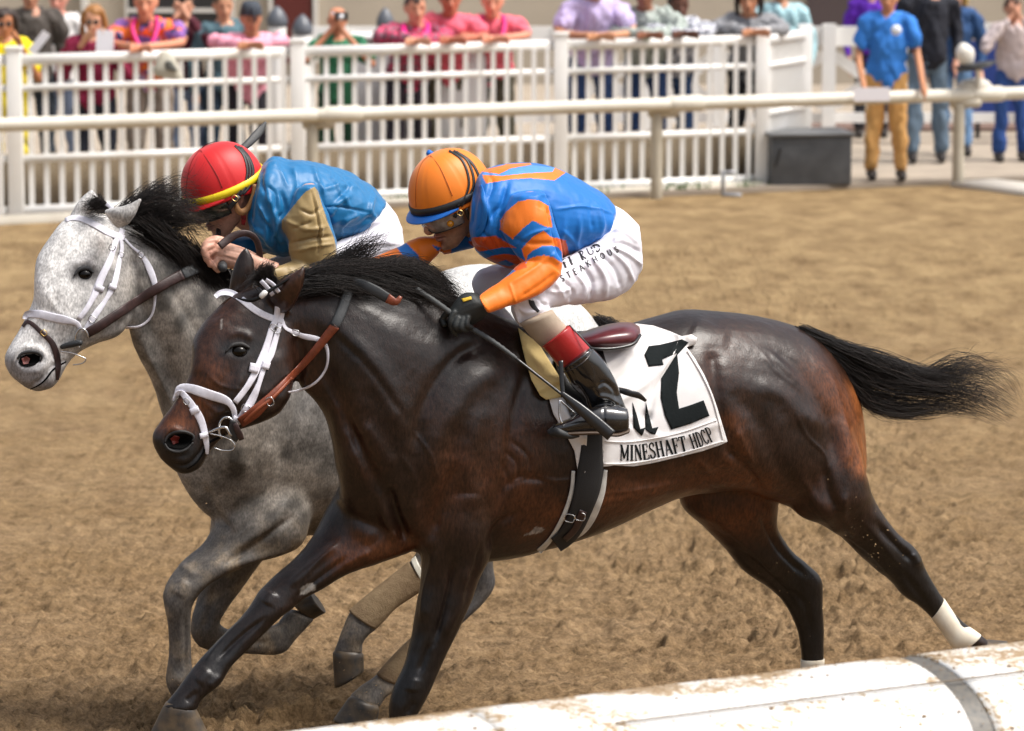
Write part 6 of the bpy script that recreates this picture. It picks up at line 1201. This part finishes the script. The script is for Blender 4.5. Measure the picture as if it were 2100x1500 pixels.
# ================================================================ SPECTATORS
def cloth_m(c, kind='plain', c2=None):
    key = "cloth_" + c + kind
    if key in _mc: return _mc[key]
    if kind == 'plain': return mat(key, rgb(c), rough=0.85, var=0.12, vscale=12, bump2=.4, b2scale=14)
    m = mat(key, rgb(c), rough=0.85); t = m.node_tree; b = t.nodes["Principled BSDF"]; tc = t.nodes.new("ShaderNodeTexCoord")
    if kind == 'floral':
        v = t.nodes.new("ShaderNodeTexVoronoi"); v.inputs['Scale'].default_value = 14; t.links.new(tc.outputs['Object'], v.inputs['Vector'])
        s = t.nodes.new("ShaderNodeSeparateColor"); t.links.new(v.outputs['Color'], s.inputs[0]); r = t.nodes.new("ShaderNodeValToRGB"); r.color_ramp.interpolation = 'CONSTANT'; t.links.new(s.outputs[0], r.inputs[0])
        e = r.color_ramp.elements; cols = ['#f07a35', '#8a5fa8', '#e8501f', '#3a3560', '#e06a70', '#c0a0cf']
        e[0].color = (*rgb(cols[0]), 1); e[1].position = .25; e[1].color = (*rgb(cols[1]), 1)
        for i, p in enumerate((.42, .58, .72, .86)): k = e.new(p); k.color = (*rgb(cols[i + 2]), 1)
        t.links.new(r.outputs[0], b.inputs['Base Color'])
    else:
        w1 = t.nodes.new("ShaderNodeTexChecker"); w1.inputs['Scale'].default_value = 22 if kind == 'plaid' else 30; w1.inputs['Color1'].default_value = (*rgb(c), 1); w1.inputs['Color2'].default_value = (*rgb(c2 or '#ffffff'), 1); t.links.new(tc.outputs['Object'], w1.inputs['Vector']); t.links.new(w1.outputs[0], b.inputs['Base Color'])
    return m
def add_body(name, parts, vox, m, parent, sm=2, rum=0.0):
    V, F = combine(parts); V, F = remesh(V, F, vox); V = lap(V, edges_of(F), sm)
    if rum: V = V + vnormals(V, F) * (rum * (np.abs(fbm(V * np.array([9, 9, 5]) + 3, 3)) * 1.6 - .5))[:, None]
    return mesh_obj(name, V, F, m, parent)
FT = 1.265
def spectator(px, py, Y, label, shirt, trous, tone='#c98f72', haircol='#3a2a1e', hairstyle='short', pose='rail', yaw=0.0, hat=None, glasses=False, kind='plain', c2=None, extra=None, sleeves='long', hs=1.0, group="spectators along the fence"):
    if group.startswith('spectators along'): Y = max(Y, fence_Y(px) + .42)
    hx, hy, hz = W(px, py, Y); lean = .16 if pose == 'rail' else 0.0
    base = np.array([hx, Y, 0.0]); s = (hz - .03) / (1.60 - (.10 if pose == 'rail' else 0)); s = float(np.clip(s, .86, 1.12)); 
    o = tag(empty("person", (hx, Y + lean, 0)), label, "person", group)
    cy, sy = math.cos(yaw), math.sin(yaw)
    def L(x, y, z): return np.array([hx + (x * cy - y * sy) * s, Y + (x * sy + y * cy) * s, .03 + z * s])
    dz = hz - .03 - 1.60 * s   # fix so head is where it should be
    hipy = lean * 1.6; 
    hip_, waist, chest, sh, nk = L(0, hipy, .93), L(0, hipy * .8, 1.06), L(0, lean * .7, 1.25), L(0, lean * .4, 1.40), L(0, lean * .15, 1.48)
    up = [waist, chest, sh, nk]
    for p in (chest, sh, nk): p[2] += dz * .9
    waist[2] += dz * .4; head = np.array([hx, Y, hz])
    rx_ = np.array([cy, sy, 0]) * s
    def arm(sd):
        S_ = sh + rx_ * .185 * sd + (0, 0, -.01)
        if pose == 'rail': E = np.array([S_[0] + .10 * sd, Y - .10, FT + .06]); Hn = np.array([hx - .02 * sd + .03, fenceYx(hx) - .02 + .03 * sd, FT + .05])
        elif pose == 'photo': E = S_ + np.array([.13 * sd, -.20, -.16]); Hn = head + np.array([.035 * sd, -.15, -.05])
        elif pose == 'paper': E = S_ + np.array([.10 * sd, -.05, -.26]); Hn = np.array([hx + .10 * sd + .05, Y - .30, FT + .08])
        elif pose == 'boy': E = S_ + np.array([.07 * sd, -.04, -.28]); Hn = np.array([hx + .20 * sd + (-.04 if sd < 0 else .06), railY(hx) + .0, .86])
        else: E = S_ + np.array([.08 * sd, .03, -.28]); Hn = S_ + np.array([.06 * sd, -.08, -.52])
        return S_, E, Hn
    legs = []; shoes = []
    for sd in (-1, 1):
        hpt = hip_ + rx_ * .09 * sd; kn = L(.11 * sd, hipy * .9, .50); an = L(.13 * sd, hipy, .09); legs.append([hpt, kn, an]); shoes.append(an)
    arms = [arm(-1), arm(1)]
    core = [tube([hip_ - (0, 0, .04), hip_ + (0, 0, .04), waist, chest, sh], [.125 * s, .14 * s, .125 * s, .145 * s, .13 * s], m=16, flat=.72), tube([sh - (0, 0, .04), nk, head - (0, 0, .04)], [.075, .055 * s, .05], m=12)]
    for l in legs: core.append(tube(l, [.075 * s, .05 * s, .035 * s], m=10))
    for A_ in arms:
        core.append(tube([A_[0], A_[1], A_[2]], [.048 * s, .036 * s, .026 * s], m=10)); d = A_[2] - A_[1]; d /= np.linalg.norm(d)
        core.append(tube([A_[2], A_[2] + d * .05, A_[2] + d * .09 + (0, 0, -.01)], [.028, .036, .026], m=10, flat=.6))
        for k in range(4): a_ = A_[2] + d * .09 + np.array([0, 0, -.026 + .017 * k]) ; core.append(tube([a_ - d * .02, a_ + d * .03, a_ + d * .055 + (0, -.01, -.015)], [.010, .0095, .008], m=6, sub=2))
        a_ = A_[2] + d * .04; core.append(tube([a_, a_ + d * .03 + (0, -.02, .035)], [.012, .010], m=6, sub=2))
    V, F = combine(core); V, F = remesh(V, F, .012); V = lap(V, edges_of(F), 1)
    M = frame((math.sin(yaw), -math.cos(yaw), -.12), (0, 0, 1)); hv_ = tf(HEADLV, M, head, s * 1.02 * hs)
    Vb, Fb = combine([(hv_, HEADLF.tolist()), (V, F.tolist())]); base = np.array(rgb(tone)); cc = np.tile(base, (len(Vb), 1)); Lh = HEADLV
    def g_(p, r): return np.exp(-((Lh - p) ** 2).sum(1) / r ** 2)
    hc_ = cc[:len(hv_)]
    for sgn in (-1, 1):
        hc_ = blend(hc_, g_((.085, sgn * .033, .006), .014) * .85, base * .18); hc_ = blend(hc_, g_((.085, sgn * .034, .030), .012) * .6, rgb(haircol)); hc_ = blend(hc_, g_((.07, sgn * .045, -.035), .028) * .3, base * np.array([1.1, .65, .6]))
    hc_ = blend(hc_, np.exp(-((Lh[:, 2] + .069) / .008) ** 2) * (Lh[:, 0] > .06) * (np.abs(Lh[:, 1]) < .028) * .7, base * np.array([.6, .28, .28])); cc[:len(hv_)] = hc_
    mesh_obj("body", Vb, Fb, m_skinc, o, col=cc)
    # shirt
    g = .018; sp_ = [tube([hip_ - (0, 0, .03), hip_ + (0, 0, .06), waist, chest, sh, sh + (0, 0, .035)], [.17 * s, .17 * s, .165 * s, .175 * s, .16 * s, .08 * s], m=18, flat=.74), tube([sh - rx_ * .17, sh, sh + rx_ * .17], [.075 * s, .085 * s, .075 * s], m=12, sub=3)]
    for A_ in arms:
        if sleeves == 'long': sp_.append(tube([A_[0], A_[1], A_[1] * .15 + A_[2] * .85], [.075 * s, .060 * s, .042 * s], m=12))
        else: sp_.append(tube([A_[0], A_[0] * .35 + A_[1] * .65], [.078 * s, .072 * s], m=12, sub=3))
    add_body("shirt", sp_, .012, cloth_m(shirt, kind, c2), o, 2, .022)
    tr = [tube([hip_ + (0, 0, .05), hip_ - (0, 0, .05)], [.15 * s, .155 * s], m=16, sub=3, flat=.75)]
    for l in legs: tr.append(tube([l[0], l[1], l[2] + (0, 0, .02)], [.092 * s, .072 * s, .062 * s], m=12))
    add_body("trousers", tr, .013, cloth_m(trous), o, 2, .018)
    for a_ in shoes: mesh_obj("shoe", *tube([a_ + (0, .05, -.03), a_ + (0, -.05, -.035), a_ + (0, -.16, -.05)], [.045, .045, .032], m=10, sub=3), mat("dark_shoes", (0.02, 0.015, 0.013), rough=.5), o)
    # hair
    hm = mat("hair_" + haircol, rgb(haircol), rough=.55, var=.25, vscale=60, stretch=(3, 3, .6), bump=.5, bscale=80)
    def hl(P, r, **kw): V_, F_ = tube(P, r, **kw); return tf(V_, M, head, s * 1.02), F_
    if hairstyle != 'bald':
        hp_ = [(tf(ell_loft([(.132,-.05,.03,.03),(.118,-.085,.060,.058),(.09,-.104,.080,.076),(.05,-.110,.078,.084),(.02,-.108,.030,.085),(-.03,-.095,-.005,.080)])[0], M, head, s * 1.02 * hs), ell_loft([(.132,-.05,.03,.03),(.118,-.085,.060,.058),(.09,-.104,.080,.076),(.05,-.110,.078,.084),(.02,-.108,.030,.085),(-.03,-.095,-.005,.080)])[1])]
        if hairstyle == 'long':
            for sd in (-1, 1): hp_.append(hl([(.03, sd * .06, .10), (.015, sd * .092, .03), (-.0, sd * .098, -.06), (-.02, sd * .09, -.15)], [.03, .03, .035, .022], m=10, flat=.7))
            hp_.append(hl([(-.09, 0, .05), (-.10, 0, -.06), (-.09, 0, -.17)], [.06, .075, .05], m=12, flat=.6))
        add_body("hair", hp_, .009, hm, o, 1, .014)
    if glasses:
        gp_ = []
        for sd in (-1, 1): gp_.append(hl([(.098, sd * .032, .006), (.104, sd * .032, .006)], [.022, .020], m=12, sub=2))
        gp_.append(hl([(.10, -.07, .012), (.108, 0, .014), (.10, .07, .012)], .003, m=6)); add = combine(gp_); mesh_obj("glasses", *add, mat("dark_lens", (0.01, 0.01, 0.012), rough=.15), o)
    if hat:
        hc, kind_ = hat; hp_ = [(tf(ell_loft([(.150,-.04,.03,.03),(.14,-.08,.065,.062),(.10,-.104,.092,.082),(.05,-.108,.096,.088),(.045,-.106,.094,.086)])[0], M, head, s * 1.02), ell_loft([(.150,-.04,.03,.03),(.14,-.08,.065,.062),(.10,-.104,.092,.082),(.05,-.108,.096,.088),(.045,-.106,.094,.086)])[1])]
        hp_.append(hl([(.07, 0, .055), (.12, 0, .050), (.165, 0, .040)], [.07, .065, .05], m=14, flat=.12)); mesh_obj("cap", *combine(hp_), mat("cap_" + hc, rgb(hc), rough=.8), o)
    if extra: extra(o, hl, head, sh, Y, s)
    return o
m_skinc = mat("crowd_skin", rough=0.55, attr=True, var=0.1, vscale=30)
def fenceYx(x):
    A = gp(0, fence_Y(0)); C = gp(1560, fence_Y(1560)); return line_Y(x, A, C)
m_paper = mat("paper", (0.78, 0.77, 0.82), rough=.8); m_pink = mat("pink_beads", (0.75, 0.01, 0.22), rough=.5)
def lei(o, hl, head, sh, Y, s):
    mesh_obj("bead_garland", *tube([head + (-.085, .0, -.13), head + (-.10, -.10, -.20), head + (-.05, -.17, -.32), head + (.02, -.19, -.37), head + (.07, -.17, -.30), head + (.10, -.08, -.19), head + (.085, .0, -.12)], .017, m=10), m_pink, o)
def scarf(o, hl, head, sh, Y, s):
    mesh_obj("scarf", *tube([head + (-.10, .0, -.13), head + (-.09, -.11, -.20), head + (.0, -.15, -.25), head + (.09, -.11, -.20), head + (.10, .0, -.13)], [.022,.03,.035,.03,.022], m=10), m_pink, o)
def band(o, hl, head, sh, Y, s): mesh_obj("headband", *hl([(.075,-.05,.085),(.098,-.02,.085),(.10,0,.085),(.098,.02,.085),(.075,.05,.085)], .012, m=8), m_paper, o)
def belt(c):
    def f(o, hl, head, sh, Y, s): pass
    return f
S_ = spectator
S_(10, 48, 31.25, "woman in bright yellow top and round sunglasses at the left edge of the fence", '#e8d400', '#e8d400', '#b97c58', '#2e2019', 'long', 'paper', .15, glasses=True, sleeves='short')
S_(62, -14, 32.3, "man in dark charcoal jacket standing behind the woman in yellow", '#4a443f', '#2c3540', '#b8846a', '#554433', 'short', 'stand', .1)
S_(120, -2, 33.6, "man in a white shirt half hidden behind the charcoal jacket", '#dcdad8', '#6d7a90', '#c98a78', '#6a5140', 'short', 'stand', -.1)
S_(192, 44, 31.45, "blonde woman in a maroon cardigan and sunglasses reading a white sheet", '#7d1038', '#1d2230', '#d7a283', '#9a6a38', 'long', 'paper', 0, glasses=True)
S_(299, 6, 31.55, "man in a floral orange and purple shirt with pink beads leaning on the fence", '#e06a30', '#9a8f84', '#d08e70', '#b9a394', 'bald', 'rail', 0, kind='floral', extra=lei, sleeves='short')
S_(376, 16, 32.7, "person in maroon with raised hands behind the man in the floral shirt", '#4e1626', '#7a8fb0', '#cf987c', '#3a2c26', 'short', 'photo', .1)
S_(458, 14, 32.6, "person in a teal top half hidden behind the pink-shirted man's shoulder", '#4a6670', '#23384a', '#c99474', '#6b5646', 'short', 'stand', .3)
S_(515, 40, 31.6, "man in pink shirt and dark-and-gray cap leaning on the fence", '#eaa0b4', '#1e1c26', '#b37c5c', '#241c18', 'short', 'rail', .25, hat=('#39404a', 'cap'))
S_(692, 44, 31.9, "man in a green shirt holding a camera up to his face", '#2f7554', '#1f4a36', '#c0805f', '#c9bfae', 'bald', 'photo', .1, extra=band, sleeves='short')
S_(852, 18, 32.0, "woman in a pink plaid shirt and magenta scarf on the left of the coral-shirted pair", '#c8305c', '#3a3540', '#cf9579', '#4a3a36', 'short', 'rail', .3, kind='plaid', c2='#8a6070', extra=scarf)
S_(923, -2, 32.3, "man in a plain coral polo between the plaid shirt and the pink garland", '#e06478', '#5a5648', '#b46a52', '#6a5546', 'short', 'rail', .1, sleeves='short')
S_(1010, 4, 31.95, "man in a coral polo with a pink garland leaning on the fence", '#e4687a', '#4e4a3c', '#d28e74', '#cbb6a8', 'bald', 'rail', 0, extra=lei, sleeves='short')
S_(1222, -34, 32.3, "man in a lavender polo with folded hands on the fence", '#c3b4de', '#26406e', '#c08a68', '#5a4436', 'short', 'rail', .1, sleeves='short')
S_(1322, -16, 33.0, "person in a mottled gray-green top beside the lavender polo", '#8f9a94', '#26406e', '#8a5a44', '#2b2523', 'short', 'rail', -.1, kind='check', c2='#b8c0ba')
S_(1392, 12, 32.5, "dark-skinned man in a navy and white checked shirt with a blue wristband", '#3c4258', '#22406a', '#5e3a2c', '#120f0e', 'short', 'rail', .2, kind='check', c2='#d8dae2')
S_(1536, 0, 32.9, "woman in a gray cardigan over a white top by the fence corner", '#85868a', '#22242a', '#b98262', '#241b18', 'long', 'rail', -.1)
S_(1600, -24, 34.3, "person in a pale aqua shirt behind the fence corner", '#9fc4cc', '#6f747c', '#b98262', '#5a4a40', 'short', 'stand', 0)
S_(1790, -30, 37.8, "person in a purple top behind the boy in blue", '#5a1fa8', '#22222a', '#c08a72', '#2a2220', 'short', 'stand', 0)
boy = S_(1822, -4, 33.35, "boy in a royal blue tee and khaki trousers standing at the outer rail", '#2f78cc', '#cfa062', '#b9805c', '#3a281e', 'short', 'boy', -.15, sleeves='short', group="spectators right of the fence")
mesh_obj("shirt_emblem", *ptube([(1838,62,32.98),(1838.5,62,32.96)], [.045,.043], m=16, sub=2), mat("emblem_white", (.7,.75,.85), rough=.8), boy)
S_(1905, -44, 35.0, "man in a navy jacket and gray jeans behind the boy in blue", '#171a26', '#5e7183', '#c28c74', '#3a2c26', 'short', 'stand', .2, group="spectators right of the fence")
S_(1960, -10, 35.8, "blonde woman in a denim jacket and pale jeans", '#274a78', '#6d90b8', '#d0a084', '#c9a45c', 'long', 'stand', -.1, group="spectators right of the fence")
S_(2078, 20, 35.2, "woman in a pale lace top and blue jeans at the right edge", '#bdb0b0', '#234684', '#c08a70', '#4a3428', 'short', 'photo', .2, group="spectators right of the fence")
def sheet(label, cx, cy, w, h, Y, ang, name="paper_sheet"):
    q = []; ca, sa = math.cos(ang), math.sin(ang)
    for x, y in ((-w, -h), (w, -h), (w, h), (-w, h)): q.append(W(cx + x * ca - y * sa, cy + x * sa + y * ca, Y + (.02 if x > 0 else 0)))
    V = np.array(q + [p + (0, .006, 0) for p in q]); tag(mesh_obj(name, V, [[0, 1, 2, 3], [7, 6, 5, 4], [0, 4, 5, 1], [1, 5, 6, 2], [2, 6, 7, 3], [3, 7, 4, 0]], m_paper, smooth=False), label, "paper")
sheet("white race programme held by the blonde woman in maroon", 215, 88, 18, 26, 31.05, .05); sheet("white race programme held by the woman in yellow", 80, 88, 9, 26, 30.85, .65)
sheet("folded white paper the boy in blue holds against the rail", 1788, 194, 37, 14, 32.66, -.02)
# drooping cap over the fence
cp = tag(empty("cap", W(345, 130, 30.75)), "faded gray-green cap dangling over the fence from the floral-shirted man's hand", "cap")
m_cap = mat("faded_cap", (0.42, 0.40, 0.33), rough=.85, bump=.5, bscale=60)
mesh_obj("crown", *loft([(328,107,346,106,30.8,.03),(322,122,358,118,30.78,.05),(314,142,368,142,30.76,.06),(318,156,377,163,30.76,.05)], m=20), m_cap, cp)
mesh_obj("cap_opening", *loft([(338,128,352,126,30.71,.02),(340,142,366,146,30.70,.02)], m=16), mat("dark_hollow", (0.09, 0.09, 0.08), rough=.9), cp)  # dark piece stands in for the shade inside the cap's opening
# device clamped to the rail at the right
dv = tag(empty("rail_camera", W(1990, 170, 33.1)), "white domed device with a flat black disc clamped on the outer rail", "camera")
m_wd = mat("ivory_shell", (0.68, 0.66, 0.6), rough=.4)
mesh_obj("housing", *loft([(1966,92,1980,88,33.1,.03),(1960,104,1996,100,33.1,.07),(1961,118,1999,116,33.1,.075),(1968,132,1996,130,33.1,.06)], m=20), m_wd, dv)
mesh_obj("disc", *loft([(1962,136,1966,148,33.1,.05),(1985,131,1990,146,33.1,.13),(2020,126,2024,138,33.1,.13),(2040,124,2042,130,33.1,.05)], m=24), mat("black_disc", (0.02, 0.022, 0.024), rough=.4), dv)
mesh_obj("stem", *ptube([(2004,138,33.12),(2006,160,33.14),(2006,180,33.16)], [.02,.018,.02], m=10), m_wd, dv); mesh_obj("clamp", *ptube([(1975,182,33.2),(2005,180,33.25),(2022,182,33.28)], [.07,.085,.07], m=14, sub=3), m_rail, dv)
# flying dirt specks
rg = np.random.default_rng(9); parts = []
for k in range(330):
    if k >= 150: px, py = (730 + rg.normal(0, 90), 1430 + rg.normal(0, 50)) if k % 2 else (480 + rg.normal(0, 110), 1420 + rg.normal(0, 60))
    elif k < 90: px, py = 1760 + rg.normal(0, 60), 1130 + rg.normal(0, 55)
    elif k < 120: px, py = 1640 + rg.normal(0, 60), 1220 + rg.normal(0, 70)
    else: px, py = rg.uniform(300, 1900), rg.uniform(900, 1450)
    r = rg.uniform(.0012, .0038); c = W(px, py, 12.75 + rg.normal(0, .15)); v = rg.normal(0, 1, (4, 3)); v /= np.linalg.norm(v, axis=1)[:, None]; parts.append((c + v * r, [[0, 1, 2], [0, 2, 3], [0, 3, 1], [1, 3, 2]]))
V, F = combine(parts); tag(mesh_obj("flying_dirt", V, F, mat("loose_dirt", (0.4, 0.27, 0.14), rough=.9), smooth=False), "specks of dirt thrown up by the hooves", "dirt", kind='stuff')

cmr = tag(empty("camera", W(700, 36, 31.6)), "small black and silver camera held to the face of the man in green", "camera")
cY = max(31.9, fence_Y(692) + .42) - .20
p = W(700, 34, cY); mesh_obj("camera_body", *box(p, (.11, .05, .07), 0, .008), mat("black_plastic", (0.01, 0.01, 0.01), rough=0.5), cmr)
mesh_obj("lens", *tube([p + (0, -.02, -.005), p + (0, -.07, -.005)], [.028, .026], m=16, sub=2), mat("silver_lens", (.6, .6, .62), rough=.3, metal=.7), cmr)
